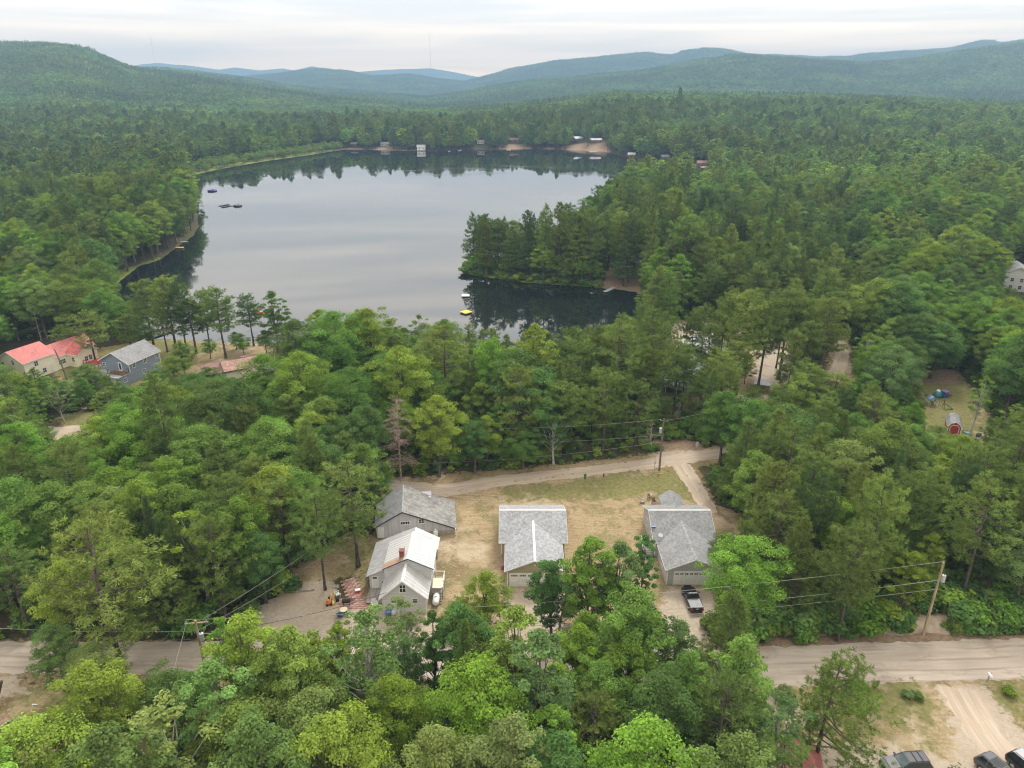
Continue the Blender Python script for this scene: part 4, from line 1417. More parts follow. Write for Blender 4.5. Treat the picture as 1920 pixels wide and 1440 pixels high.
ADJ_L = {'yellow': 'yellow-green', 'bright': 'bright green', 'mid': 'mid-green', 'dark': 'dark green', 'pale': 'pale green', 'grey': 'grey-green'}
ADJ_P = {'olive': 'olive-green', 'mid': 'mid-green', 'dark': 'dark green', 'bright': 'bright green'}
ORD = ['leftmost', 'second from left', 'third from left', 'fourth from left', 'fifth from left', 'sixth from left', 'seventh from left', 'eighth from left']
NUM = ['', 'one', 'two', 'three', 'four', 'five', 'six', 'seven', 'eight']
chosen, rest = [], []
for kind in ('pine', 'leaf'):
    L_ = []
    for t in TREES:
        if (t[5] == 'pine') != (kind == 'pine'):
            continue
        d = t[1] * cP - (t[2] - H) * sP
        px, py = proj(t[0], t[1], t[2] + 0.7 * t[3])
        vis = -200 < float(px) < 2120 and float(py) < 1560
        L_.append((t[7] * 10 + (t[3] * t[4] / d ** 2 if vis else 0), t))
    L_.sort(key=lambda a: -a[0])
    chosen += [t for s, t in L_[:300] if s > 0]
    rest += [t for s, t in L_[300:]] + [t for s, t in L_[:300] if s <= 0]
cells = {}
INDIV = []
for t in chosen:
    X, Y, Z, h, w, sp, tone, hand = t
    px, py = (float(a) for a in proj(X, Y, Z))
    name = {'pine': 'pine_tree', 'leafy': 'broadleaf_tree', 'airy': 'birch_tree'}[sp]
    noun = {'pine': 'pine', 'leafy': 'broadleaf tree', 'airy': 'sparse tree'}[sp]
    adj = (ADJ_P if sp == 'pine' else ADJ_L)[tone]
    big = 'tall ' if h > (17.5 if sp == 'pine' else 14.5) else 'small ' if h < (11 if sp == 'pine' else 8.5) else ''
    cells.setdefault((big, adj, noun, area_of(px, py, X, Y)), []).append((px, t, name))
ROWS = [[''], ['nearer ', 'farther '], ['front ', 'middle ', 'rear '], ['front ', 'second-row ', 'third-row ', 'rear ']]
for (big, adj, noun, area), lst0 in cells.items():
    lst0.sort(key=lambda a: a[1][1])
    nr_ = min(4, (len(lst0) + 7) // 8)
    for ri in range(nr_):
        lst = lst0[ri * len(lst0) // nr_:(ri + 1) * len(lst0) // nr_]
        lst.sort(key=lambda a: a[0])
        n = len(lst)
        base = f'{ROWS[nr_ - 1][ri]}{big}{adj} {noun}'
        for i, (px, t, name) in enumerate(lst):
            if n == 1:
                lab = f'the only {base} {area}'
            elif n <= 8:
                lab = f'{ORD[i] if i < n - 1 else "rightmost"} of {NUM[n]} {base}s {area}'
            else:
                lab = f'one of many {base}s {area}'
            if len(lab.split()) > 16:
                lab = lab.replace(' from left', '')
            INDIV.append((t, name, lab, f'{noun}s {area}'))


def form_for(t):
    px, py = (float(a) for a in proj(t[0], t[1], t[2]))
    if t[5] == 'pine':
        if t[7] and 240 < px < 500 and 640 < py < 680:
            return 'bare' if int(px) % 2 else 'scots'
        if 1240 < px < 1620 and 640 < py < 800:
            return 'bare' if rng.random() < .5 else 'scots'
        if 1480 < px < 1560 and py > 1400:
            return 'spread'
        if 590 < px < 690 and 1050 < py < 1120:
            return 'old'
        if 850 < px < 1200 and 480 < py < 540:
            return ['plume', 'scots', 'plume', 'old'][int(px) % 4]
        if px < 300 and 1240 < py < 1280:
            return 'old'
    return None


def add_tree(t, name, label, group):
    X, Y, Z, h, w, sp, tone, hand = t
    m = MESH[sp][variant(sp, h, w, form_for(t))]
    sz = h / m['h']
    sx = w / m['w']
    sx = min(max(sx, sz * 0.6), sz * 1.7)
    e = empty(name, (X, Y, Z - 0.05), rng.uniform(0, 6.28), label, 'tree', group)
    e.scale = (sx, sx, sz)
    if m['form'] == 'spread':
        e.rotation_euler.z = -0.3
    link_mesh('trunk', m['trunk'], e)
    c = link_mesh('crown', m['crown'], e)
    lm = (NEEDLE if sp == 'pine' else LEAF)[tone]
    c.material_slots[0].link = 'OBJECT'
    c.material_slots[0].material = lm
    return e


for a in INDIV:
    add_tree(*a)

# ------------------------------------------------------------------ the wood beyond, as one mass
PATTERN = bpy.data.collections.new('forest_patterns')
PAT = []


def pattern(me, override=None):
    o = bpy.data.objects.new('forest_pattern_%03d' % len(PAT), me)
    if override:
        for i, mm in override.items():
            o.material_slots[i].link = 'OBJECT'
            o.material_slots[i].material = mm
    PATTERN.objects.link(o)
    PAT.append(o)
    return len(PAT) - 1


def whole(V, Fc, T, tv, tf, mats):
    n = len(tv)
    VV = np.concatenate([tv, V])
    FF = np.concatenate([tf, Fc + n])
    TT = np.concatenate([np.full(len(tf), .5), T])
    mi = np.concatenate([np.zeros(len(tf)), np.ones(len(Fc))])
    return fast_mesh('forest_pattern', VV, FF, mats, TT, mi)


PIDX = {}
for sp in ('leafy', 'airy', 'pine'):
    for v, m in enumerate(MESH[sp]):
        me = whole(m['V'], m['F'], m['T'], m['tv'], m['tf'], (m['bark'], LEAF['mid']))
        for tone, lm in (NEEDLE if sp == 'pine' else LEAF).items():
            PIDX[('hi', sp, v, tone)] = pattern(me, {1: lm})
MIDM = {'leafy': [], 'pine': []}
for i, f in enumerate(['round', 'oval', 'broad', 'round']):
    tr, A, h0, w0 = make_broadleaf(400 + i, f, 1)
    MIDM['leafy'].append((tr.get(), A.get(), h0, w0))
for i, f in enumerate(['scots', 'plume', 'plume', 'scots']):
    tr, A, h0, w0 = make_pine(420 + i, f, 1)
    MIDM['pine'].append((tr.get(), A.get(), h0, w0))
for sp, lst in MIDM.items():
    for v, ((tv, tf, _), (V, Fc, T), h0, w0) in enumerate(lst):
        me = whole(V, Fc, T, tv, tf, (BARK, LEAF['mid']))
        for tone, lm in (NEEDLE if sp == 'pine' else LEAF).items():
            PIDX[('mid', sp, v, tone)] = pattern(me, {1: lm})
TILES = []
for i, (pp, lt, nt_) in enumerate([(0.06, 'dark', 'mid'), (0.08, 'mid', 'mid'), (0.2, 'dark', 'dark'), (0.3, 'dark', 'mid'), (0.8, 'mid', 'dark'), (0.7, 'mid', 'mid')]):
    A, mi = make_tile(500 + i, pp)
    V, Fc, T = A.get()
    TILES.append(pattern(fast_mesh('forest_pattern', V, Fc, (LEAF[lt], NEEDLE[nt_]), T, mi)))
pos, rot, scl, idx = [], [], [], []
for t in rest:
    X, Y, Z, h, w, sp, tone, _ = t
    v = variant(sp, h, w)
    m = MESH[sp][v]
    pos.append((X, Y, Z - 0.05))
    rot.append((0, 0, rng.uniform(0, 6.28)))
    scl.append((w / m['w'], w / m['w'], h / m['h']))
    idx.append(PIDX[('hi', sp, v, tone)])
for t in MID:
    X, Y, Z, h, w, sp, tone, _ = t
    sp = 'pine' if sp == 'pine' else 'leafy'
    v = int(rng.integers(4))
    h0, w0 = MIDM[sp][v][2:]
    pos.append((X, Y, Z - 0.1))
    rot.append((0, 0, rng.uniform(0, 6.28)))
    scl.append((w / w0, w / w0, h / h0))
    idx.append(PIDX[('mid', sp, v, tone)])
# canopy tiles on the hills
y = 1175.0
while y < 6200:
    s = 1.05 + 0.8 * min(1, (y - 1175) / 4500)
    stp = 50 * s
    xm = 0.92 * y + 60
    xs = np.arange(-xm, xm, stp) + rng.uniform(-8, 8)
    ys = y + rng.uniform(-8, 8, len(xs))
    zc = hills(xs, ys)
    gx = (hills(xs + 20, ys) - hills(xs - 20, ys)) / 40
    gy = (hills(xs, ys + 20) - hills(xs, ys - 20)) / 40
    kn = 0.5 + 1.55 * (fbm(xs / 380.0, ys / 260.0, 4, 71) - 0.5)
    for i in range(len(xs)):
        q = Vector((-gx[i], -gy[i], 1)).normalized()
        e = (Vector((0, 0, 1)).rotation_difference(q).to_matrix() @ Matrix.Rotation(rng.uniform(0, 6.28), 3, 'Z')).to_euler()
        pos.append((xs[i], ys[i], zc[i] - 1.5))
        rot.append(tuple(e))
        scl.append((s * 1.12, s * 1.12, 0.9 if s < 1.2 else 1.05))
        g = kn[i] + rng.normal(0, 0.07)
        idx.append(TILES[0 if g < 0.38 else 1 if g < 0.48 else 2 if g < 0.57 else 3 if g < 0.64 else 5 if g < 0.70 else 4])
    y += stp


def scatter(name, pos, rot, scl, idx, coll, label=None, cat=None):
    me = bpy.data.meshes.new(name)
    me.vertices.add(len(pos))
    me.vertices.foreach_set('co', np.array(pos, np.float32).ravel())
    for nm, typ, arr, key in (('turn', 'FLOAT_VECTOR', rot, 'vector'), ('size', 'FLOAT_VECTOR', scl, 'vector')):
        a = me.attributes.new(nm, typ, 'POINT')
        a.data.foreach_set(key, np.array(arr, np.float32).ravel())
    a = me.attributes.new('which', 'INT', 'POINT')
    a.data.foreach_set('value', np.array(idx, np.int32))
    me.update()
    o = link_mesh(name, me)
    ng = bpy.data.node_groups.new(name + '_scatter', 'GeometryNodeTree')
    ng.interface.new_socket('Geometry', in_out='INPUT', socket_type='NodeSocketGeometry')
    ng.interface.new_socket('Geometry', in_out='OUTPUT', socket_type='NodeSocketGeometry')
    gi, go = ng.nodes.new('NodeGroupInput'), ng.nodes.new('NodeGroupOutput')
    ci = ng.nodes.new('GeometryNodeCollectionInfo')
    ci.inputs['Collection'].default_value = coll
    ci.inputs['Separate Children'].default_value = True
    ci.inputs['Reset Children'].default_value = True
    ip = ng.nodes.new('GeometryNodeInstanceOnPoints')
    ip.inputs['Pick Instance'].default_value = True
    L = ng.links.new
    L(gi.outputs[0], ip.inputs['Points'])
    L(ci.outputs[0], ip.inputs['Instance'])

    def attr(nm, typ):
        n = ng.nodes.new('GeometryNodeInputNamedAttribute')
        n.data_type = typ
        n.inputs['Name'].default_value = nm
        return n.outputs['Attribute']
    L(attr('which', 'INT'), ip.inputs['Instance Index'])
    er = ng.nodes.new('FunctionNodeEulerToRotation')
    L(attr('turn', 'FLOAT_VECTOR'), er.inputs[0])
    L(er.outputs[0], ip.inputs['Rotation'])
    L(attr('size', 'FLOAT_VECTOR'), ip.inputs['Scale'])
    L(ip.outputs[0], go.inputs[0])
    md = o.modifiers.new('scatter', 'NODES')
    md.node_group = ng
    return tag(o, label, cat, kind='stuff')


scatter('forest', pos, rot, scl, idx, PATTERN, 'dense mixed forest of pines and broadleaf trees spreading to the hills', 'forest')
print('TREES', len(INDIV), 'REST', len(rest), 'MID', len(MID), 'PTS', len(pos), 'CELLS', len(cells))

# ------------------------------------------------------------------ undergrowth along and under the wood
UPAT = bpy.data.collections.new('undergrowth_patterns')
UT = []
for v, m in enumerate(MESH['bush']):
    me = whole(m['V'], m['F'], m['T'], m['tv'], m['tf'], (m['bark'], LEAF['mid']))
    for tone in ('bright', 'mid', 'dark', 'pale'):
        o = bpy.data.objects.new('undergrowth_pattern_%03d' % len(UT), me)
        o.material_slots[1].link = 'OBJECT'
        o.material_slots[1].material = LEAF[tone]
        UPAT.objects.link(o)
        UT.append(tone)
P = np.concatenate([grid_points(34, 250, 2.1, 0.9), np.stack([rng.uniform(-25, 40, 900), rng.uniform(240, 292, 900)], 1), np.stack([rng.uniform(28, 105, 420), rng.uniform(72.4, 78.5, 420)], 1)])
X, Y = P[:, 0], P[:, 1]
ok = ~in_poly(X, Y, LAKE) & ~on_open(X, Y)
X, Y = X[ok], Y[ok]
hb = rng.uniform(0.7, 3.0, len(X)) * (0.6 + 0.8 * fbm(X / 12, Y / 12, 2, 3))
ok = ~sight_blocked(X, Y, 0 * X, hb, hb * 1.0) & (rng.random(len(X)) < 0.8)
X, Y, hb = X[ok], Y[ok], hb[ok]
Z = ground_z(X, Y)
scatter('undergrowth', np.stack([X, Y, Z - 0.05], 1), np.stack([0 * X, 0 * X, rng.uniform(0, 6.28, len(X))], 1),
        np.stack([hb * 0.62 * rng.uniform(.9, 1.5, len(X)), hb * 0.62 * rng.uniform(.9, 1.5, len(X)), hb / 1.7], 1), rng.integers(0, len(UT), len(X)), UPAT,
        'leafy undergrowth along and under the trees', 'undergrowth')
print('BUSH', len(X))
# ------------------------------------------------------------------ building materials
M_WHITE = mat('white_trim', (0.80, 0.80, 0.78), 0.5, 0.04, 2.0)
M_METAL = mat('white_metal_roof', (0.58, 0.58, 0.575), 0.4, 0.06, 0.8, stretch=(1, .4, 1), stain=.1)
M_GSHING = mat('grey_shingles', (0.40, 0.41, 0.425), 0.9, 0.25, 2.6, 0.6, 9, col2=(0.25, 0.26, 0.275), detail=6, stain=.35)
M_GSHING2 = mat('dark_grey_shingles', (0.30, 0.305, 0.31), 0.9, 0.25, 2.6, 0.6, 9, col2=(0.20, 0.205, 0.21), detail=6, stain=.4)
M_MOSS = mat('mossy_shingles', (0.33, 0.325, 0.31), 0.95, 0.3, 1.5, 0.6, 8, col2=(0.205, 0.20, 0.19), detail=8, stain=.6)
M_OLIVE = mat('olive_siding', (0.40, 0.365, 0.24), 0.7, 0.06, 1.2, 0.2, 6, stretch=(.3, .3, 5))
M_GREYS = mat('grey_siding', (0.44, 0.44, 0.44), 0.75, 0.06, 1.2, 0.2, 6, stretch=(.3, .3, 5))
M_BOARD = mat('grey_vertical_boards', (0.55, 0.55, 0.57), 0.8, 0.08, 1.0, 0.3, 6, stretch=(4, 4, .25))
M_PALEG = mat('pale_grey_siding', (0.64, 0.64, 0.64), 0.75, 0.06, 1.2, 0.2, 6, stretch=(.3, .3, 5))
M_CREAM = mat('cream_siding', (0.90, 0.84, 0.65), 0.75, 0.05, 1.2, 0.2, 6, stretch=(.3, .3, 5))
M_BLUES = mat('blue_grey_siding', (0.255, 0.305, 0.375), 0.75, 0.07, 1.2, 0.2, 6, stretch=(.3, .3, 5))
M_RED = mat('red_metal_roof', (0.52, 0.125, 0.11), 0.55, 0.14, 1.5, stretch=(.5, 3, 1), stain=.4)
M_REDW = mat('red_paint', (0.42, 0.045, 0.045), 0.6, 0.12, 2.0)
M_TERRA = mat('terracotta_roof', (0.41, 0.24, 0.195), 0.8, 0.16, 1.6, stain=.4)
M_TERRA2 = mat('brown_red_roof', (0.27, 0.15, 0.13), 0.8, 0.12, 1.2)
M_GLASS = mat('window_glass', (0.02, 0.024, 0.03), 0.08, 0.1, 1.0, spec=0.6)
M_DARK = mat('dark_trim', (0.05, 0.05, 0.055), 0.6, 0.15, 2.0)
M_BLACK = mat('black_rubber', (0.02, 0.02, 0.022), 0.7, 0.2, 4.0)
M_CONC = mat('concrete', (0.42, 0.40, 0.37), 0.9, 0.12, 2.0, 0.3, 10)
M_DECK = mat('grey_deck_wood', (0.36, 0.33, 0.30), 0.85, 0.15, 1.0, 0.3, 6, stretch=(5, .6, 1))
M_BROWNW = mat('brown_wood', (0.20, 0.12, 0.075), 0.85, 0.2, 1.5, 0.3, 6)
M_POLE = mat('utility_pole_wood', (0.42, 0.325, 0.21), 0.9, 0.2, 1.5, 0.5, 9, stretch=(4, 4, .4))
M_POLE2 = mat('weathered_pole_wood', (0.21, 0.165, 0.125), 0.9, 0.2, 1.5, 0.5, 9, stretch=(4, 4, .4))
M_GALV = mat('galvanised_steel', (0.50, 0.52, 0.54), 0.45, 0.08, 3.0, metal=0.3)
M_TANK = mat('propane_white', (0.76, 0.76, 0.74), 0.4, 0.06, 2.0)
M_BRICKC = mat('chimney_brick', (0.27, 0.105, 0.08), 0.9, 0.25, 6.0, 0.5, 14)
M_PAVER = [mat('red_paver_%s' % k, c, 0.9, 0.15, 5.0, 0.3, 14) for k, c in (('plain', (0.40, 0.225, 0.18)), ('pale', (0.47, 0.31, 0.26)), ('deep', (0.33, 0.17, 0.135)))]
M_BLUE = mat('blue_plastic', (0.07, 0.17, 0.40), 0.4, 0.1, 2.0)
M_TEAL = mat('teal_plastic', (0.06, 0.24, 0.27), 0.4, 0.1, 2.0)
M_PURP = mat('purple_plastic', (0.24, 0.13, 0.34), 0.4, 0.1, 2.0)
M_PINK = mat('pink_plastic', (0.55, 0.28, 0.36), 0.4, 0.1, 2.0)
M_YEL = mat('yellow_paint', (0.72, 0.50, 0.03), 0.45, 0.08, 2.0)
M_ORANGE = mat('orange_plastic', (0.75, 0.20, 0.04), 0.45, 0.08, 2.0)
M_REDP = mat('red_plastic', (0.60, 0.05, 0.04), 0.4, 0.08, 2.0)
M_LAV = mat('lavender_sheet', (0.62, 0.59, 0.68), 0.6, 0.05, 1.0)
M_WIRE = mat('power_cable', (0.32, 0.32, 0.30), 0.6, 0.05, 1.0)
M_WIREB = mat('black_cable', (0.03, 0.03, 0.03), 0.6, 0.05, 1.0)
M_AQUA = mat('pale_aqua_roof', (0.45, 0.58, 0.58), 0.6, 0.08, 1.0)
M_GREYROOF = mat('grey_metal_roof', (0.42, 0.44, 0.47), 0.55, 0.08, 1.0)
M_CREAMB = mat('cream_board', (0.74, 0.68, 0.48), 0.6, 0.05, 1.0)
M_STONE = mat('field_stone', (0.34, 0.31, 0.28), 0.9, 0.2, 3.0, 0.4, 8)
M_LEAFP = mat('green_plastic', (0.06, 0.20, 0.06), 0.5, 0.1, 2.0)


def pane_win(root, c, face, w, h, frame=M_WHITE, mull=1, rail=True, name='window', lab=None):
    """window in a wall: frame with mullions proud of the wall, dark pane as a sub-part. face: '-y','+y','-x','+x'"""
    fr, pn = MB(), MB()
    s = -1 if face[0] == '-' else 1

    def b(m, a0, a1, z0, z1, d0, d1):
        lo, hi = sorted((s * d0, s * d1))
        if face[1] == 'y':
            m.box(c[0] + a0, c[0] + a1, c[1] + lo, c[1] + hi, c[2] + z0, c[2] + z1)
        else:
            m.box(c[0] + lo, c[0] + hi, c[1] + a0, c[1] + a1, c[2] + z0, c[2] + z1)
    t = 0.09
    b(fr, -w / 2 - t, -w / 2, -h / 2 - t, h / 2 + t, -0.02, 0.07)
    b(fr, w / 2, w / 2 + t, -h / 2 - t, h / 2 + t, -0.02, 0.07)
    b(fr, -w / 2, w / 2, h / 2, h / 2 + t, -0.02, 0.072)
    b(fr, -w / 2, w / 2, -h / 2 - t * 1.2, -h / 2, -0.02, 0.09)
    if rail:
        b(fr, -w / 2, w / 2, -0.03, 0.03, 0.012, 0.05)
    for k in range(1, mull + 1):
        x = -w / 2 + w * k / (mull + 1)
        b(fr, x - 0.03, x + 0.03, -h / 2, h / 2, 0.012, 0.052)
    b(pn, -w / 2, w / 2, -h / 2, h / 2, -0.01, 0.02)
    f = fr.build(name, frame, root)
    if lab:
        f['label'] = lab
    pn.build('pane', M_GLASS, f)
    return f


def gable_wall(mb, xl, xr, xm, y, t, zb, zl, zr, zp):
    """closed wall with a gable: thickness t in +y"""
    mb.prism([(xl, y, zb), (xr, y, zb), (xr, y, zr), (xm, y, zp), (xl, y, zl)], (0, t, 0))


def garage_door(root, x0, x1, y, zt, groups, per=4, rows=4):
    """sectional overhead door facing -y with a row of small panes in its top section"""
    d = MB()
    hh = zt / rows
    for k in range(rows):
        d.box(x0, x1, y - 0.05, y + 0.02, k * hh + 0.012, (k + 1) * hh - 0.012)
    o = d.build('garage_door', M_WHITE, root)
    gw = (x1 - x0) / groups
    for g in range(groups):
        m = MB()
        for q in range(per):
            a = x0 + g * gw + gw * (0.12 + 0.76 * q / per)
            m.box(a, a + gw * 0.76 / per * 0.8, y - 0.058, y - 0.045, zt - hh * 0.72, zt - hh * 0.3)
        m.build('pane', M_GLASS, o)
    f = MB()
    f.box(x0 - 0.14, x0, y - 0.08, y + 0.02, 0, zt + 0.14)
    f.box(x1, x1 + 0.14, y - 0.08, y + 0.02, 0, zt + 0.14)
    f.box(x0, x1, y - 0.082, y + 0.02, zt, zt + 0.14)
    f.build('door_frame', M_WHITE, root)


def garage_house(label, cx, wall_mat, roof_mat, side, door, eave_hw, ml, mr, groups, per, foundation=True):
    """ranch house seen over its front garage wing. local x right, y away from the road; y = 0 is the main front eave"""
    root = empty('garage_house', (cx, 88.0, 0), 0, label, 'house')
    gy = side['gy']
    # walls ------------------------------------------------
    w = MB()
    gw = side['gw']
    sl = (4.5 - 2.7) / eave_hw
    zt = 4.5 - sl * gw - 0.13
    w.prism([(-gw, gy, 0), (gw, gy, 0), (gw, gy, zt), (0, gy, 4.36), (-gw, gy, zt)], (0, 0.18, 0))
    w.box(-gw, -gw + 0.18, gy + 0.18, 0.35, 0, zt)
    w.box(gw - 0.18, gw, gy + 0.18, 0.35, 0, zt)
    ms = 2.4 / 5.2
    ye, yb = 0.40, 10.0
    zf = 2.9 + ms * ye - 0.14
    w.box(ml + .35, mr - .35, ye, ye + .18, 0, zf)
    w.box(ml + .35, mr - .35, yb - .18, yb, 0, zf)
    for xa in (ml + .35, mr - .53):
        w.prism([(xa, ye + .18, 0), (xa, yb - .18, 0), (xa, yb - .18, zf), (xa, 5.2, 5.3 - .15), (xa, ye + .18, zf)], (0.18, 0, 0))
    w.build('wall', wall_mat, root)
    fd = MB()
    fd.box(ml + .33, mr - .33, ye - .03, ye - .005, 0, 0.55)
    fd.box(ml + .31, ml + .345, ye, yb, 0, 0.55)
    fd.box(-gw - .03, -gw - .005, gy, .35, 0, 0.3)
    fd.build('foundation', M_CONC, root)
    # roofs ------------------------------------------------
    r = MB()
    r.slab([(ml, 0, 2.9), (mr, 0, 2.9), (mr, 5.2, 5.3), (ml, 5.2, 5.3)], 0.13)
    r.slab([(ml, 5.2, 5.3), (mr, 5.2, 5.3), (mr, 10.4, 2.9), (ml, 10.4, 2.9)], 0.13)
    r.build('main_roof', roof_mat, root)
    yv = (4.5 - 2.9) / ms
    xe = (4.5 - 2.9) / sl
    for s in (-1, 1):
        r = MB()
        r.slab([(s * eave_hw, gy - .32, 2.7), (0, gy - .32, 4.5), (0, yv, 4.505), (s * xe, 0.0, 2.905), (s * eave_hw, 0.0, 2.7)], 0.12)
        r.build('garage_roof', roof_mat, root)
    cap = MB()
    cap.prism([(-.17, gy - .34, 4.45), (0, gy - .34, 4.56), (.17, gy - .34, 4.45)], (0, yv - gy + .3, 0))
    cap.build('ridge_cap', side['cap'], root)
    cap = MB()
    cap.prism([(ml - .02, 5.03, 5.25), (ml - .02, 5.2, 5.36), (ml - .02, 5.37, 5.25)], (mr - ml + .04, 0, 0))
    cap.build('ridge_cap', M_WHITE, root)
    # trim: rake boards, eave boards, corner boards
    t = MB()
    for s in (-1, 1):
        t.prism([(s * eave_hw, gy - .345, 2.70), (0, gy - .345, 4.50), (0, gy - .345, 4.30), (s * eave_hw, gy - .345, 2.50)], (0, .025, 0))
    t.build('rake_board', M_WHITE if side['white_rake'] else wall_mat, root)
    t = MB()
    t.box(ml, mr, -.03, -.002, 2.74, 2.90)
    for xa in (ml - .03, mr + .005):
        t.prism([(xa, 0, 2.9), (xa, 5.2, 5.3), (xa, 10.4, 2.9), (xa, 10.4, 2.72), (xa, 5.2, 5.12), (xa, 0, 2.72)], (.025, 0, 0))
    for s in (-1, 1):
        x = s * (eave_hw + .012)
        t.box(x - .012, x + .012, gy - .32, 0, 2.56, 2.69)
    t.build('eave_board', M_WHITE, root)
    t = MB()
    t.box(-gw - .02, -gw + .14, gy - .022, gy, 0, zt - .02)
    t.box(gw - .14, gw + .02, gy - .022, gy, 0, zt - .02)
    t.box(ml + .33, ml + .47, ye - .022, ye, .5, zf)
    t.box(mr - .47, mr - .33, ye - .022, ye, .5, zf)
    t.build('corner_board', M_WHITE, root)
    garage_door(root, door[0], door[1], gy, 2.12, groups, per)
    MB().box(-.12, .12, gy - .14, gy - .01, 3.62, 3.74).build('lamp', M_WHITE, root)
    MB().cyl(side['vent'][0], side['vent'][1], 3.6, side['vent'][2], .06, 8).build('vent_pipe', M_TANK, root)
    pane_win(root, (ml + .35, 3.2, 1.9), '-x', 1.0, 1.2)
    pane_win(root, (ml + .35, 7.0, 1.9), '-x', 1.0, 1.2)
    pane_win(root, (mr - .35, 4.0, 1.9), '+x', 1.0, 1.2)
    pane_win(root, (-gw, gy + 3, 1.6), '-x', .9, 1.0)
    return root


h1 = garage_house('olive garage house with pale grey shingles and a white overhead door', 3.2, M_OLIVE, M_GSHING,
                  dict(gy=-6.3, gw=3.9, cap=M_WHITE, white_rake=False, vent=(-3.25, 3.9, 5.35)), (-3.45, 1.3), 4.25, -5.15, 5.05, 4, 4)
b = MB()
b.box(-4.75, -4.05, -2.6, -1.2, 0, .55).prism([(-4.75, -2.6, .56), (-4.05, -2.6, .75), (-4.05, -1.2, .75), (-4.75, -1.2, .56)], (0, 0, .05))
b.build('cellar_hatch', M_TERRA2, h1)
h2 = garage_house('grey garage house with dark shingles and a small back gable', 25.7, M_GREYS, M_GSHING2,
                  dict(gy=-5.9, gw=3.85, cap=M_GSHING, white_rake=True, vent=(-2.7, 2.4, 4.75)), (-2.75, 2.0), 4.2, -4.75, 4.75, 7, 2)
r = MB()
for s in (-1, 1):
    r.slab([(.3 + s * 1.85, 8.2, 2.85), (.3, 8.2, 4.05), (.3, 13.2, 4.05), (.3 + s * 1.85, 13.2, 2.85)], .1)
r.build('porch_roof', M_GSHING2, h2)
p = MB()
for x in (-1.3, 1.9):
    p.box(x - .07, x + .07, 12.9, 13.04, 0, 2.85)
p.build('porch_post', M_WHITE, h2)
MB().box(-1.5, 2.1, 10.05, 13.1, .35, .5).build('porch_floor', M_DECK, h2)
st = MB()
st.box(-6.0, -4.45, .9, 3.2, .82, .95)
for k in range(4):
    st.box(-6.0, -4.6, .9 - .28 * (k + 1), .9 - .28 * k, 0, .8 - .2 * k)
st.build('side_stoop', M_CONC, h2)
st = MB()
for x, y in ((-5.95, .95), (-5.95, 3.15), (-5.95, 2.0)):
    st.box(x - .04, x + .04, y - .04, y + .04, .95, 1.95)
st.box(-5.99, -5.91, .95, 3.15, 1.9, 1.97).box(-5.99, -5.91, .95, 3.15, 1.35, 1.4)
st.build('stoop_railing', M_WHITE, h2)
MB().box(-4.42, -4.36, 1.2, 2.1, .95, 2.95).build('side_door', M_WHITE, h2)
d = MB()
d.tube([(-3.6, .9, 3.3), (-3.6, .9, 3.7)], .03, 6).tube([(-3.6, .86, 3.62), (-3.6, .8, 3.72)], [.02, .36], 12)
d.build('satellite_dish', M_GALV, h2)
d = MB()
d.box(-4.72, -4.1, 2.2, 2.36, 4.0, 4.22)
d.build('roof_bracket', M_BLUE, h2)

# ------------------------------------------------------------------ white metal-roofed house
wh = empty('farm_house', (-14.4, 80.0, 0), 0, 'pale grey house with white metal roofs and a rusty stain by its chimney', 'house')
w = MB()
fy = -3.85                                                  # front gable wall
w.prism([(-2.9, fy, 0), (2.9, fy, 0), (2.9, fy, 2.80), (0, fy, 5.32), (-2.9, fy, 2.80)], (0, .18, 0))
w.box(-2.9, -2.72, fy + .18, -.3, 0, 2.78).box(2.72, 2.9, fy + .18, -.3, 0, 2.78)
w.prism([(-3.05, -.3, 0), (3.35, -.3, 0), (3.35, -.3, 4.78), (.3, -.3, 6.32), (-3.05, -.3, 4.70)], (0, .18, 0))
w.box(3.17, 3.35, -.12, 5.4, 0, 4.78).box(-3.05, -2.87, -.12, 5.4, 0, 4.68)
w.prism([(-5.5, .95, 0), (-3.06, .95, 0), (-3.06, .95, 3.7), (-5.5, .95, 2.62)], (0, .16, 0))
w.box(-5.5, -5.34, 1.11, 8.2, 0, 2.62)
w.prism([(-5.5, 8.2, 0), (3.3, 8.2, 0), (3.3, 8.2, 3.5), (.2, 8.2, 5.0), (-5.5, 8.2, 2.6)], (0, .16, 0))
w.build('wall', M_PALEG, wh)
# metal roof with a rust run below the chimney
mr_, nt, bs = new_mat('white_metal_roof_rusted')
bs.inputs['Roughness'].default_value = 0.45
tc = N(nt, 'ShaderNodeTexCoord')
sx = N(nt, 'ShaderNodeSeparateXYZ')
nt.links.new(tc.outputs['Object'], sx.inputs[0])
nz = N(nt, 'ShaderNodeTexNoise', Scale=1.3, Detail=5.0)
nt.links.new(tc.outputs['Object'], nz.inputs['Vector'])
a1 = N(nt, 'ShaderNodeMath', operation='MULTIPLY_ADD')
a1.inputs[1].default_value = 0.7
nt.links.new(nz.outputs['Fac'], a1.inputs[0])
nt.links.new(sx.outputs['Y'], a1.inputs[2])
mp_ = N(nt, 'ShaderNodeMapRange', interpolation_type='SMOOTHSTEP')
mp_.inputs['From Min'].default_value = 1.2
mp_.inputs['From Max'].default_value = 0.45
nt.links.new(a1.outputs['Value'], mp_.inputs['Value'])
xr = N(nt, 'ShaderNodeMapRange', interpolation_type='SMOOTHSTEP')
xr.inputs['From Min'].default_value = -0.15
xr.inputs['From Max'].default_value = -0.5
nt.links.new(sx.outputs['X'], xr.inputs['Value'])
mu = N(nt, 'ShaderNodeMath', operation='MULTIPLY')
nt.links.new(mp_.outputs['Result'], mu.inputs[0])
nt.links.new(xr.outputs['Result'], mu.inputs[1])
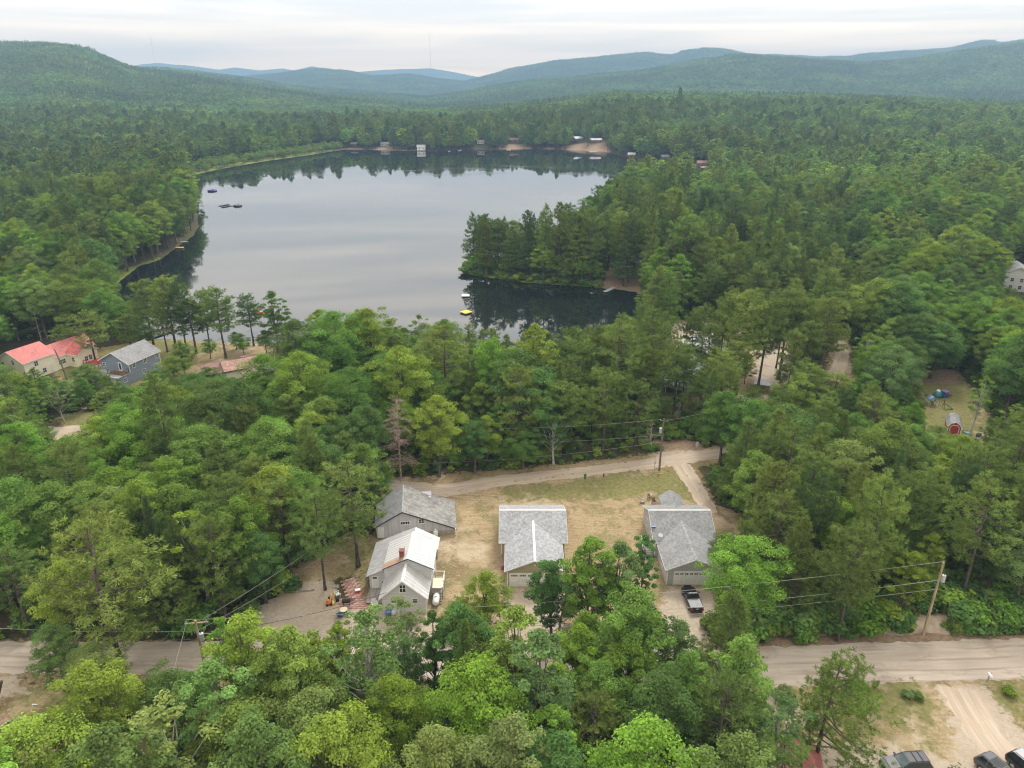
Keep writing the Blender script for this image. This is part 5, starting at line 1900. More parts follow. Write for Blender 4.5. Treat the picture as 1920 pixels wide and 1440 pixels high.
mu2 = N(nt, 'ShaderNodeMath', operation='MULTIPLY')
nt.links.new(mu.outputs['Value'], mu2.inputs[0])
mu2.inputs[1].default_value = 0.85
mx = N(nt, 'ShaderNodeMixRGB')
mx.inputs['Color1'].default_value = (0.57, 0.57, 0.565, 1)
mx.inputs['Color2'].default_value = (0.44, 0.23, 0.12, 1)
nt.links.new(mu2.outputs['Value'], mx.inputs['Fac'])
nt.links.new(mx.outputs['Color'], bs.inputs['Base Color'])
# roofs
MB().slab([(-3.3, -4.25, 2.55), (0, -4.25, 5.5), (0, -.3, 5.5), (-3.3, -.3, 2.55)], .08).build('lower_roof', M_METAL, wh)
MB().slab([(3.3, -4.25, 2.55), (0, -4.25, 5.5), (0, -.3, 5.5), (3.3, -.3, 2.55)], .08).build('lower_roof', M_METAL, wh)
MB().slab([(-3.2, -.72, 4.78), (.3, -.72, 6.5), (.3, 5.6, 6.5), (-3.2, 5.6, 4.78)], .08).build('upper_roof', mr_, wh)
MB().slab([(3.75, -.72, 4.78), (.3, -.72, 6.5), (.3, 5.6, 6.5), (3.75, 5.6, 4.78)], .08).build('upper_roof', M_METAL, wh)
M_LEAN = mat('weathered_lean_to_roof', (0.47, 0.47, 0.48), 0.7, 0.15, 1.4, 0.2, 5, col2=(0.33, 0.33, 0.34), stretch=(.6, 2.5, 1))
lt = MB()
k = (3.95 - 2.55) / 2.85
lt.slab([(-5.85, .45, 2.55), (-3.07, .45, 2.55 + k * 2.78), (-3.07, 5.62, 2.55 + k * 2.78), (.2, 5.62, 2.55 + k * 6.05 - .25), (.2, 8.6, 2.55 + k * 6.05 - .25), (-5.85, 8.6, 2.55)], .08)
lt.build('lean_to_roof', M_LEAN, wh)
MB().slab([(3.7, 5.62, 3.4), (.2, 5.62, 5.27), (.2, 8.6, 5.27), (3.7, 8.6, 3.4)], .08).build('back_roof', M_METAL, wh)
rb = None
for part, y0, y1, pts in (('lower', -4.25, -.32, ((-3.28, 2.57, 0, 5.5), (3.28, 2.57, 0, 5.5))), ('upper', -.70, 5.58, ((-3.18, 4.79, .3, 6.5), (3.73, 4.79, .3, 6.5)))):
    for x0, z0, x1, z1 in pts:
        n_ = int((y1 - y0) / .62)
        me0 = None
        for q in range(n_ + 1):
            yy = y0 + .03 + (y1 - y0 - .06) * q / n_
            if me0 is None:
                o = MB().prism([(x0, 0, z0 + .035), (x1, 0, z1 + .035), (x1, 0, z1 - .002), (x0, 0, z0 - .002)], (0, .035, 0)).build('roof_rib', M_METAL, wh)
                me0 = o.data
            else:
                o = link_mesh('roof_rib', me0, wh)
            o.location.y = yy
for y0, y1, x, z in ((-4.27, -.3, 0, 5.5), (-.74, 5.62, .3, 6.5)):
    MB().prism([(x - .2, y0, z - .07), (x, y0, z + .07), (x + .2, y0, z - .07)], (0, y1 - y0, 0)).build('ridge_cap', M_WHITE, wh)
t = MB()
for s in (-1, 1):
    t.prism([(s * 3.3, -4.275, 2.56), (0, -4.275, 5.51), (0, -4.275, 5.34), (s * 3.3, -4.275, 2.39)], (0, .024, 0))
t.build('rake_board', M_WHITE, wh)
t = MB()
for x in (-3.2, 3.75):
    t.prism([(x, -.745, 4.78), (.3, -.745, 6.5), (.3, -.745, 6.36), (x, -.745, 4.64)], (0, .024, 0))
t.build('rake_board', M_DARK, wh)
pane_win(wh, (-.05, fy, 4.05), '-y', .75, 1.15)
pane_win(wh, (-1.35, fy, 2.05), '-y', .62, .62, mull=0)
pane_win(wh, (1.5, fy, 2.05), '-y', .62, .62, mull=0)
pane_win(wh, (3.35, 1.2, 3.6), '+x', .7, 1.0)
pane_win(wh, (3.35, 3.9, 3.6), '+x', .7, 1.0)
pane_win(wh, (3.35, 2.5, 1.6), '+x', .8, 1.0)
d = MB().box(-5.2, -4.2, .90, .96, .35, 2.35)
do = d.build('front_door', M_WHITE, wh)
MB().box(-4.98, -4.42, .88, .905, 1.95, 2.2).build('pane', M_GLASS, do)
MB().box(-3.75, -3.5, .86, .94, 1.2, 1.45).build('meter_box', M_DARK, wh)
ch = MB()
ch.box(-.9, -.28, .0, .62, 5.4, 7.05).box(-.96, -.22, -.06, .68, 7.05, 7.2)
ch.build('chimney', M_BRICKC, wh)
MB().cyl(-.35, 1.3, 6.1, 7.15, .045, 6).ball((-.35, 1.3, 7.15), .09, 6, 4).build('vent_pipe', M_TANK, wh)
# front stoop of the lean-to
s_ = MB()
for q in range(9):
    s_.box(-5.55, -3.1, -2.1 + q * .33, -2.1 + q * .33 + .31, .22, .30)
s_.box(-5.5, -5.4, -2.05, .85, 0, .215).box(-3.25, -3.15, -2.05, .85, 0, .215)
s_.build('stoop', M_DECK, wh)
# side landing with railing, cream board leaning on it
s_ = MB()
s_.box(3.4, 4.9, -.9, 2.6, .85, .97)
for q in range(4):
    s_.box(3.5, 4.8, -1.2 - q * .3, -.9 - q * .3, 0, .75 - .2 * q)
for x, y in ((4.84, -.85), (4.84, 2.55), (3.5, 2.55), (4.84, .85)):
    s_.box(x - .05, x + .05, y - .05, y + .05, 0, 1.95)
s_.build('side_landing', M_DECK, wh)
s_ = MB()
s_.box(4.80, 4.88, -.85, 2.55, 1.9, 1.98).box(3.45, 4.8, 2.51, 2.59, 1.9, 1.98).box(4.81, 4.87, -.85, 2.55, 1.4, 1.46)
s_.build('landing_railing', M_WHITE, wh)
o = MB().slab([(3.45, -.8, 1.75), (4.75, -.8, 1.72), (4.75, .95, 2.0), (3.45, .95, 2.02)], .06).build('board', M_CREAMB)
o.location = wh.location
tag(o, 'cream board laid across the side landing of the white-roofed house', 'board')


def prone_tank(name, x, y, z, l, r, label):
    e = empty(name, (x, y, 0), 0, label, 'gas tank')
    pts = [(0, -l / 2, z), (0, -l / 2 + r * .25, z), (0, -l / 2 + r * .8, z), (0, l / 2 - r * .8, z), (0, l / 2 - r * .25, z), (0, l / 2, z)]
    MB().tube(pts, [.05, r * .62, r, r, r * .62, .05], 14).build('tank', M_TANK, e, True)
    MB().cyl(0, 0, z + r - .02, z + r + .14, .16, 10).build('valve_cover', M_TANK, e)
    f = MB()
    for yy in (-l * .28, l * .28):
        f.box(-r * .6, r * .6, yy - .06, yy + .06, 0, z - r * .75)
    f.build('foot', M_CONC, e)
    return e


prone_tank('propane_tank', -10.35, 78.1, .72, 2.3, .47, 'white propane tank lying along the side of the white-roofed house')

# ------------------------------------------------------------------ grey house with the long mossy roof
A0, A1 = Vector((-21.1, 93.3, 0)), Vector((-9.1, 94.75, 0))
ang = math.atan2(A1.y - A0.y, A1.x - A0.x)
gh = empty('saltbox_house', (-17.0, 93.85, 0), ang, 'grey boarded house with a long mossy roof sloping almost to the ground', 'house')
w = MB()
w.prism([(-4.15, 0, 0), (8.0, 0, 0), (8.0, 0, 1.12), (0, 0, 4.6), (-4.15, 0, 2.35)], (0, .18, 0))
w.prism([(-4.15, 7.3, 0), (8.0, 7.3, 0), (8.0, 7.3, 1.12), (0, 7.3, 4.6), (-4.15, 7.3, 2.35)], (0, .18, 0))
w.box(-4.15, -3.97, .18, 7.3, 0, 2.35).box(7.82, 8.0, .18, 7.3, 0, 1.1)
w.build('wall', M_BOARD, gh)
sr = (4.76 - 1.08) / 8.35
r = MB()
na, nb = 2.0, 4.55
yb = 7.75
r.slab([(0, -.45, 4.76), (8.35, -.45, 1.08), (8.35, yb, 1.08), (nb, yb, 4.76 - sr * nb), (nb, yb - 1.5, 4.76 - sr * nb), (na, yb, 4.76 - sr * na), (0, yb, 4.76)], .12)
r.build('roof', M_MOSS, gh)
MB().slab([(0, -.45, 4.76), (-4.45, -.45, 2.2), (-4.45, yb, 2.2), (0, yb, 4.76)], .12).build('roof', M_GSHING2, gh)
MB().slab([(na - .2, yb - 1.6, 2.55), (nb - .03, yb - 1.6, 2.55), (nb - .03, yb + .8, 2.75), (na - .2, yb + .8, 2.75)], .08).build('rear_canopy', M_LAV, gh)
MB().prism([(-.02, -.475, 4.77), (8.35, -.475, 1.09), (8.35, -.475, .87), (-.02, -.475, 4.55)], (0, .023, 0)).build('rake_board', M_DARK, gh)
MB().prism([(0, -.475, 4.77), (-4.45, -.475, 2.21), (-4.45, -.475, 1.99), (0, -.475, 4.55)], (0, .023, 0)).build('rake_board', M_DARK, gh)
MB().prism([(-.14, -.46, 4.7), (0, -.46, 4.82), (.14, -.46, 4.7)], (0, 8.2, 0)).build('ridge_cap', M_GSHING, gh)
MB().box(1.3, 8.0, -.04, -.006, 0, .62).build('foundation', M_CONC, gh)
pane_win(gh, (-.02, 0, 2.45), '-y', .62, .5, rail=False)
pane_win(gh, (.68, 0, 2.45), '-y', .62, .5, rail=False)
pane_win(gh, (2.85, 0, 2.6), '-y', .75, .72)
pane_win(gh, (.2, 0, .62), '-y', .72, .48, rail=False)
pane_win(gh, (2.75, -.04, .66), '-y', .72, .48, rail=False)
MB().box(-3.9, -3.0, -.05, -.004, .05, 2.0).build('side_door', M_WHITE, gh)
MB().cyl(.75, .35, 4.3, 5.0, .06, 6).build('vent_pipe', M_TANK, gh)
MB().cyl(1.4, -.1, 1.25, 1.45, .07, 6).build('wall_vent', M_DARK, gh)
x, y = G(817, 1007)
e = empty('propane_tank', (x, y, 0), 0, 'upright white propane cylinder against the grey boarded house', 'gas tank')
MB().tube([(0, 0, .08), (0, 0, .18), (0, 0, 1.05), (0, 0, 1.18), (0, 0, 1.26)], [.3, .38, .38, .28, .1], 14).build('tank', M_TANK, e, True)
MB().cyl(0, 0, 0, .08, .3, 12).cyl(0, 0, 1.25, 1.45, .16, 10).build('collar', M_TANK, e)
x, y = G(855, 1003)
e = empty('marker_post', (x, y, 0), 0, 'short white post at the low corner of the mossy roof', 'post')
MB().box(-.05, .05, -.05, .05, 0, 1.15).build('post', M_WHITE, e)
MB().box(-.09, .09, -.09, .09, 1.15, 1.2).build('cap', M_WHITE, e)


# ------------------------------------------------------------------ plain gabled block used by the houses farther off
def block(root, x0, x1, y0, y1, ze, zr, wall, roof, along='y', over=.4, wall_name='wall', roof_name='roof', trim=M_WHITE):
    w = MB()
    if along == 'y':
        xm = (x0 + x1) / 2
        for ya in (y0, y1 - .16):
            w.prism([(x0, ya, 0), (x1, ya, 0), (x1, ya, ze - .05), (xm, ya, zr - .14), (x0, ya, ze - .05)], (0, .16, 0))
        w.box(x0, x0 + .16, y0 + .16, y1 - .16, 0, ze - .05).box(x1 - .16, x1, y0 + .16, y1 - .16, 0, ze - .05)
        sl = (zr - ze) / ((x1 - x0) / 2)
        for s, xe in ((-1, x0 - over), (1, x1 + over)):
            MB().slab([(xe, y0 - over, ze - sl * over), (xm, y0 - over, zr), (xm, y1 + over, zr), (xe, y1 + over, ze - sl * over)], .12).build(roof_name, roof, root)
            if trim:
                MB().prism([(xe, y0 - over - .03, ze - sl * over), (xm, y0 - over - .03, zr), (xm, y0 - over - .03, zr - .24), (xe, y0 - over - .03, ze - sl * over - .24)], (0, .027, 0)).build('rake_board', trim, root)
                MB().box(*sorted((xe, xe + .03 * s)), y0 - over, y1 + over, ze - sl * over - .2, ze - sl * over - .01).build('eave_board', trim, root)
    else:
        ym = (y0 + y1) / 2
        for xa in (x0, x1 - .16):
            w.prism([(xa, y0, 0), (xa, y1, 0), (xa, y1, ze - .05), (xa, ym, zr - .14), (xa, y0, ze - .05)], (.16, 0, 0))
        w.box(x0 + .16, x1 - .16, y0, y0 + .16, 0, ze - .05).box(x0 + .16, x1 - .16, y1 - .16, y1, 0, ze - .05)
        sl = (zr - ze) / ((y1 - y0) / 2)
        for s, ye in ((-1, y0 - over), (1, y1 + over)):
            MB().slab([(x0 - over, ye, ze - sl * over), (x1 + over, ye, ze - sl * over), (x1 + over, ym, zr), (x0 - over, ym, zr)], .12).build(roof_name, roof, root)
            if trim:
                MB().box(x0 - over, x1 + over, *sorted((ye, ye + .03 * s)), ze - sl * over - .2, ze - sl * over - .01).build('eave_board', trim, root)
                for xa in (x0 - over - .03, x1 + over + .003):
                    MB().prism([(xa, ye, ze - sl * over), (xa, ym, zr), (xa, ym, zr - .22), (xa, ye, ze - sl * over - .22)], (.027, 0, 0)).build('rake_board', trim, root)
    return w.build(wall_name, wall, root)


# cream house with red roofs
ch_ = empty('cream_house', (-119.0, 163.0, 0), -math.radians(21.6), 'cream two-storey house with red metal roofs at the left edge', 'house')
block(ch_, -4.6, 4.6, -4.0, 3.8, 4.9, 7.1, M_CREAM, M_RED)
block(ch_, -1.4, 4.3, 3.8, 15.0, 3.6, 6.0, M_CREAM, M_RED, over=.3)
block(ch_, 4.3, 8.4, 7.2, 12.6, 3.7, 5.7, M_CREAM, M_RED, along='x', over=.35)
for c_, f_ in (((4.6, -1.0, 3.6), '+x'), ((4.6, .6, 1.3), '+x'), ((-2.6, -4.0, 3.5), '-y'), ((1.0, -4.0, 4.4), '-y'), ((4.3, 5.2, 1.7), '+x'), ((4.3, 6.1, 1.7), '+x'),
               ((8.4, 9.2, 1.9), '+x'), ((8.4, 10.4, 1.9), '+x')):
    pane_win(ch_, c_, f_, .85, 1.1)
pane_win(ch_, (6.4, 7.2, 2.0), '-y', .85, 1.1)
MB().box(4.6, 4.66, 2.2, 3.2, .1, 2.2).build('side_door', M_WHITE, ch_)
dk = MB()
for q in range(11):
    dk.box(8.6, 12.2, 8.0 + q * .75, 8.0 + q * .75 + .7, .85, .95)
dk.build('deck', M_REDW, ch_)
dk = MB()
for q in range(8):
    dk.box(12.1, 12.2, 8.0 + q * 1.17, 8.1 + q * 1.17, 0, 1.9)
for q in range(4):
    dk.box(8.6 + q * 1.15, 8.7 + q * 1.15, 7.95, 8.05, 0, 1.9)
dk.box(12.1, 12.2, 8.0, 16.2, 1.85, 1.95).box(8.6, 12.2, 7.95, 8.05, 1.86, 1.96).box(12.12, 12.18, 8.0, 16.2, 1.35, 1.42).box(8.6, 12.2, 7.97, 8.03, 1.36, 1.42)
dk.build('deck_railing', M_REDW, ch_)
MB().box(8.6, 12.05, 8.1, 8.14, 0, .8).box(12.06, 12.1, 8.1, 16.2, 0, .8).build('deck_skirt', M_WHITE, ch_)

# blue two-storey house
bh = empty('blue_house', (-93.4, 162.7, 0), -math.radians(18.6), 'blue-grey two-storey house with a grey roof and a front balcony', 'house')
block(bh, -4.3, 4.3, -4.7, 4.9, 5.05, 7.3, M_BLUES, M_GSHING2)
for c_, f_ in (((4.3, -3.2, 4.0), '+x'), ((4.3, .2, 4.0), '+x'), ((4.3, 3.9, 4.0), '+x'), ((4.3, -.6, 1.5), '+x'), ((4.3, 3.0, 1.5), '+x'), ((-3.2, -4.7, 3.8), '-y')):
    pane_win(bh, c_, f_, .8, 1.05)
MB().box(1.2, 2.2, -4.78, -4.70, 2.75, 4.9).build('balcony_door', M_WHITE, bh)
MB().box(1.45, 1.95, -4.80, -4.775, 3.1, 4.7).build('pane', M_GLASS, bh)
w = MB()
w.box(-3.6, 4.28, -8.2, -4.72, 0, 2.35)
w.build('garage_wall', M_BLUES, bh)
MB().box(-3.75, 4.43, -8.35, -4.73, 2.36, 2.62).build('garage_roof', M_GSHING, bh)
MB().box(-3.78, 4.46, -8.40, -8.352, 2.30, 2.64).build('eave_board', M_WHITE, bh)
MB().box(1.9, 3.4, -8.26, -8.2, .05, 2.1).build('garage_door', M_WHITE, bh)
pane_win(bh, (4.28, -6.4, 1.4), '+x', .8, .9)
bl = MB()
bl.box(-.2, 4.2, -6.9, -4.73, 2.62, 2.72)
bl.build('balcony_floor', M_BROWNW, bh)
bl = MB()
for q in range(5):
    bl.box(-.2 + q * 1.075, -.1 + q * 1.075, -6.9, -6.8, 2.72, 3.7)
for q in range(2):
    bl.box(4.1, 4.2, -5.9 + q * 1.0, -5.8 + q * 1.0, 2.72, 3.7)
bl.box(-.2, 4.2, -6.92, -6.78, 3.68, 3.76).box(4.08, 4.22, -6.78, -4.74, 3.68, 3.76)
for q in range(20):
    bl.box(-.05 + q * .215, -.02 + q * .215, -6.87, -6.84, 2.74, 3.68)
bl.build('balcony_railing', M_BROWNW, bh)
MB().cyl(.9, -2.5, 5.8, 7.4, .09, 7).build('vent_pipe', M_TANK, bh)
MB().box(4.28, 4.34, 4.72, 4.92, 0, 4.9).box(4.28, 4.34, -4.72, -4.55, 2.65, 4.9).build('corner_board', M_WHITE, bh)
MB().box(4.9, 8.5, 2.4, 7.5, .05, .2).build('patio', M_CONC, bh)

# low terracotta house
th = empty('bungalow', (-66.6, 162.6, 0), math.radians(32), 'low bungalow with a faded terracotta roof by the lake shore', 'house')
block(th, -4.0, 4.6, -2.6, 2.8, 2.7, 4.0, M_CREAM, M_TERRA, along='x', over=.5, trim=M_DARK)
block(th, -8.6, -4.1, -2.2, 4.4, 2.5, 3.6, M_PALEG, M_TERRA2, along='x', over=.4, trim=None, roof_name='side_roof')
block(th, -.4, 2.6, -5.0, -2.7, 2.1, 2.9, M_CREAM, M_TERRA2, along='y', over=.3, roof_name='porch_roof')
MB().slab([(1.0, 3.3, 3.1), (5.0, 3.3, 3.1), (5.0, 6.0, 2.6), (1.0, 6.0, 2.6)], .1).build('back_porch_roof', M_TERRA2, th)
pane_win(th, (3.6, -2.6, 1.5), '-y', .9, .9)
x, y = G(507, 697)
e = empty('trailer', (x, y, 0), math.radians(30), 'small grey-white covered trailer beside the terracotta bungalow', 'trailer')
MB().prism([(-1.6, -.9, .5), (1.4, -.9, .5), (1.5, -.9, 1.9), (1.0, -.9, 2.4), (-1.2, -.9, 2.4), (-1.6, -.9, 1.8)], (0, 1.8, 0)).build('body', M_PALEG, e)
wv = MB()
for s in (-.8, .8):
    wv.tube([(0, s - .1, .32), (0, s + .1, .32)], .32, 12)
wv.build('wheel', M_BLACK, e)
e = empty('tarp_shelter', (*G(537, 710), 0), math.radians(38), 'blue tarpaulin stretched over a low frame left of the maples', 'tarp')
tp_ = MB()
tp_.slab([(-2.4, -1.2, .5), (2.4, -1.2, .5), (2.4, 0, 1.9), (-2.4, 0, 1.9)], .03).slab([(-2.4, 1.2, .5), (2.4, 1.2, .5), (2.4, 0, 1.9), (-2.4, 0, 1.9)], .03)
tp_.build('tarp', mat('blue_tarp', (0.09, 0.27, 0.55), 0.5, .12, 2.0), e)
fr = MB()
for x in (-2.3, 0, 2.3):
    fr.tube([(x, -1.15, 0), (x, -1.1, .55), (x, 0, 1.86), (x, 1.1, .55), (x, 1.15, 0)], .03, 5)
fr.build('frame', M_GALV, e)
# cottage at the left edge
e = empty('cottage', (*G(2, 946), 0), math.radians(8), 'grey-roofed cottage half out of the picture at the left edge', 'house')
block(e, -4, 2.2, 0, 6.5, 2.6, 3.9, M_PALEG, M_GREYROOF, over=.4)
pane_win(e, (2.2, 2, 1.5), '+x', .8, .9)
MB().slab([(2.7, .5, 2.1), (4.2, .5, 1.9), (4.2, 3.2, 1.9), (2.7, 3.2, 2.1)], .06).build('awning', M_AQUA, e)

# houses round the clearing
e = empty('lake_house', (48.0, 175.5, 0), math.radians(-28), 'blue-grey roofed house with dark walls among pines near the clearing', 'house')
block(e, -4.0, 4.0, -3.5, 4.0, 2.9, 4.9, M_DARK, M_GREYROOF, over=.4)
block(e, 4.0, 8.5, -.5, 4.5, 2.7, 4.2, M_DARK, M_GREYROOF, along='x', over=.3)
pane_win(e, (0, -3.5, 1.6), '-y', 1.0, 1.1)
e = empty('white_house', (40.4, 155.6, 0), math.radians(-36), 'white house with a grey gabled roof and an aqua porch roof', 'house')
block(e, -3.2, 3.2, -3.4, 4.2, 4.6, 6.4, M_WHITE, M_GREYROOF, over=.4)
for c_, f_ in (((-1.6, -3.4, 3.2), '-y'), ((1.2, -3.4, 3.2), '-y'), ((3.2, -1.5, 3.2), '+x'), ((3.2, 1.5, 3.2), '+x')):
    pane_win(e, c_, f_, .8, 1.1)
MB().slab([(-4.4, -6.2, 2.3), (4.0, -6.2, 2.3), (4.0, -3.45, 3.0), (-4.4, -3.45, 3.0)], .1).build('porch_roof', M_AQUA, e)
p = MB()
for x in (-4.2, -1.5, 1.2, 3.8):
    p.box(x - .08, x + .08, -6.1, -5.94, 0, 2.2)
p.build('porch_post', M_WHITE, e)
e = empty('garden_shed', (58.4, 152.6, 0), math.radians(-22), 'small grey wooden shed with a pale metal roof at the clearing', 'shed')
block(e, -1.7, 1.7, -1.2, 1.2, 1.9, 2.6, M_POLE2, M_GREYROOF, along='x', over=.2, trim=None)
MB().box(-.5, .4, -1.25, -1.2, .05, 1.7).build('door', M_BROWNW, e)
e = empty('lake_cottage', (*G(1207, 492), 0), math.radians(20), 'pale green cottage roof behind the pines of the point', 'house')
block(e, -4, 4, -3, 3, 2.8, 4.6, M_PALEG, M_AQUA, over=.4)
pane_win(e, (0, -3, 1.6), '-y', .9, 1.0)
e = empty('white_lodge', (176.2, 243.5, 0), math.radians(-27), 'large white house with dark roof at the right edge', 'house')
block(e, -6.0, 6.0, -4.2, 6.5, 5.4, 8.6, M_WHITE, M_GSHING2, over=.5)
for q in range(4):
    pane_win(e, (-6.0, -2.8 + q * 2.4, 4.0), '-x', .9, 1.2)
    pane_win(e, (-4.2 + q * 2.7, -4.2, 4.0), '-y', .9, 1.2)
    pane_win(e, (-4.2 + q * 2.7, -4.2, 1.5), '-y', .9, 1.2)
MB().cyl(-1.5, 2.5, 7.0, 9.6, .12, 7).build('vent_pipe', M_TANK, e)

# ------------------------------------------------------------------ far shore cabins
def hz(x, y):
    return float(ground_z(np.array([x]), np.array([y]))[0])


CAB = {790: (M_WHITE, M_GREYROOF, 'white boathouse at the middle of the far shore', 4), 722: (M_PALEG, M_GSHING, 'pale cabin among trees left of the far boathouse', 10),
       665: (M_BROWNW, M_GREYROOF, 'brown cabin at the left end of the far shore', -6), 902: (M_CREAM, M_GSHING, 'cream cabin half hidden on the far shore', -10), 965: (M_BROWNW, M_TERRA2, 'brown cabin above a bare bank on the far shore', 5),
       1082: (M_BROWNW, mat('pale_blue_roof', (0.42, 0.52, 0.60), .6, .08), 'cabin with a pale blue roof on the far shore', 35), 1116: (M_BROWNW, M_GREYROOF, 'long grey-roofed cabin right of the pale blue roof', 0),
       1184: (M_REDW, M_PALEG, 'red boathouse at the cove on the far right shore', -10), 1246: (M_LEAFP, M_GSHING, 'green cabin among the far right shore trees', 10), 1316: (M_BROWNW, M_TERRA2, 'brown cabin at the head of the far cove', 5)}
for px, wpx, hh, sb, hw in FAR_CABINS:
    wall, roof, lab, rz = CAB[px]
    y = shore_y(px) + sb + hw / 2
    wd = wpx * (y * cP + H * sP) / F
    x = (px - 960) / F * (y * cP + H * sP)
    e = empty('lake_cabin', (x, y, hz(x, y) - .2), math.radians(rz), lab, 'cabin', 'cabins on the far shore')
    block(e, -wd / 2, wd / 2, -hw / 2, hw / 2, hh * .62, hh, wall, roof, along='x', over=.5, trim=None)
    for q in (-.25, .25):
        pane_win(e, (q * wd, -hw / 2, 1.8), '-y', 1.2, 1.2)
# ------------------------------------------------------------------ red barn shed and the play yard
x, y = G(1787, 814.5)
e = empty('barn_shed', (x, y, 0), math.radians(-27), 'small red barn shed with white trim and a dark rounded roof', 'shed')
prof = [(-1.25, 0), (1.25, 0), (1.25, 1.55), (.8, 2.3), (0, 2.7), (-.8, 2.3), (-1.25, 1.55)]
w = MB()
for ya in (0, 4.9):
    w.prism([(a, ya, b) for a, b in prof], (0, .12, 0))
w.box(-1.25, -1.13, .12, 4.9, 0, 1.55).box(1.13, 1.25, .12, 4.9, 0, 1.55)
w.build('wall', M_REDW, e)
r = MB()
rp = [(-1.42, 1.48), (-.9, 2.38), (0, 2.82), (.9, 2.38), (1.42, 1.48)]
for (a, b), (c, d) in zip(rp, rp[1:]):
    r.slab([(a, -.12, b), (c, -.12, d), (c, 5.15, d), (a, 5.15, b)], .08)
r.build('roof', M_GSHING2, e)
t = MB()
for (a, b), (c, d) in zip(rp, rp[1:]):
    t.prism([(a, -.16, b), (c, -.16, d), (c * .86, -.16, d - .2), (a * .86, -.16, b - .1)], (0, .035, 0))
for s in (-1, 1):
    t.box(*sorted((s * 1.27, s * 1.09)), -.03, -.002, 0, 1.5)
t.build('arch_trim', M_WHITE, e)
MB().prism([(-.72, -.05, .08), (.72, -.05, .08), (.72, -.05, 1.5), (.45, -.05, 1.95), (-.45, -.05, 1.95), (-.72, -.05, 1.5)], (0, .045, 0)).build('door', M_REDW, e)
t = MB()
for s in (-1, 1):
    t.box(*sorted((s * .74, s * .84)), -.06, -.003, 0, 1.5)
    t.prism([(s * .84, -.06, 1.5), (s * .5, -.06, 2.06), (s * .45, -.06, 1.96), (s * .74, -.06, 1.5)], (0, .056, 0))
t.box(-.5, .5, -.06, -.003, 1.97, 2.07)
t.build('door_frame', M_WHITE, e)


def at(px, py):
    x, y = G(px, py)
    return (x, y, 0)


e = empty('play_table', at(1744, 757), .2, 'white play house with a blue roof at the left of the toys', 'play house')
MB().box(-.75, .75, -.6, .6, 0, 1.5).build('body', M_WHITE, e)
r = MB()
r.slab([(-.95, -.8, 1.5), (0, -.8, 2.0), (0, .8, 2.0), (-.95, .8, 1.5)], .06).slab([(.95, -.8, 1.5), (0, -.8, 2.0), (0, .8, 2.0), (.95, .8, 1.5)], .06)
r.build('roof', M_BLUE, e)
MB().box(-.3, .3, -.63, -.602, 0, 1.0).build('door', M_TEAL, e)
MB().box(.15 + .25, .65, -.63, -.602, .8, 1.2).build('window', M_GLASS, e)
e = empty('play_dome', at(1757, 744), 0, 'teal play dome beside the white play house', 'toy')
MB().tube([(0, 0, 0), (0, 0, .6), (0, 0, 1.1), (0, 0, 1.45), (0, 0, 1.6)], [1.0, .98, .8, .5, .1], 12).build('dome', M_TEAL, e, True)
MB().tube([(0, 0, 1.4), (0, 0, 1.72)], [.5, .3], 10).build('cap', M_WHITE, e)
e = empty('play_slide', at(1772, 744), .4, 'purple and blue plastic climber with a pink slide', 'toy')
MB().box(-1.0, .2, -.6, .6, 0, .5).box(-.9, -.75, -.55, .55, .5, 1.5).box(.0, .15, -.55, .55, .5, 1.5).build('climber', M_BLUE, e)
MB().slab([(-1.1, -.7, 1.5), (.3, -.7, 1.5), (.3, .7, 1.6), (-1.1, .7, 1.6)], .12).box(-.7, -.1, -.62, -.5, .5, 1.3).build('roof', M_PURP, e)
sl_ = MB()
sl_.prism([(.2, -.35, 1.05), (1.9, -.35, .2), (1.9, -.35, .1), (.2, -.35, .92)], (0, .7, 0))
sl_.prism([(.2, -.40, 1.2), (1.9, -.40, .34), (1.9, -.40, .1), (.2, -.40, .92)], (0, .05, 0)).prism([(.2, .35, 1.2), (1.9, .35, .34), (1.9, .35, .1), (.2, .35, .92)], (0, .05, 0))
sl_.build('slide', M_PINK, e)
e = empty('garden_swing', at(1756, 764), -.3, 'brown timber swing frame with a dark green slide', 'swing')
f = MB()
for s in (-1.3, 1.3):
    f.tube([(s, -.8, 0), (s, 0, 1.9)], .06, 6).tube([(s, .8, 0), (s, 0, 1.9)], .06, 6)
f.tube([(-1.4, 0, 1.9), (1.4, 0, 1.9)], .06, 6)
f.build('frame', M_BROWNW, e)
for xx in (-.5, .5):
    MB().tube([(xx - .2, 0, 1.9), (xx - .2, 0, .5)], .015, 4).tube([(xx + .2, 0, 1.9), (xx + .2, 0, .5)], .015, 4).build('rope', M_BLACK, e)
    MB().box(xx - .24, xx + .24, -.1, .1, .45, .5).build('seat', M_BLACK, e)
MB().prism([(1.4, -.3, 1.2), (3.2, -.3, .15), (3.2, -.3, .05), (1.4, -.3, 1.05)], (0, .6, 0)).build('slide', M_LEAFP, e)
e = empty('basket_hoop', at(1830, 834), 0, 'toy basketball hoop with a blue backboard right of the barn shed', 'toy')
MB().tube([(0, 0, 0), (0, 0, 2.0)], .05, 6).box(-.5, .5, -.4, .4, 0, .18).build('post', M_CREAMB, e)
MB().box(-.55, .55, -.06, 0, 1.7, 2.5).build('backboard', M_BLUE, e)
MB().tube([(.2 * math.cos(a), -.3 + .2 * math.sin(a), 1.85) for a in np.linspace(0, 6.28, 12)], .02, 4, False).build('hoop', M_ORANGE, e)
e = empty('water_toy', at(1814, 812), 0, 'pale teal toy pool on the grass by the barn shed', 'toy')
MB().tube([(0, 0, 0), (0, 0, .28)], [.75, .8], 14, False).build('rim', M_AQUA, e)
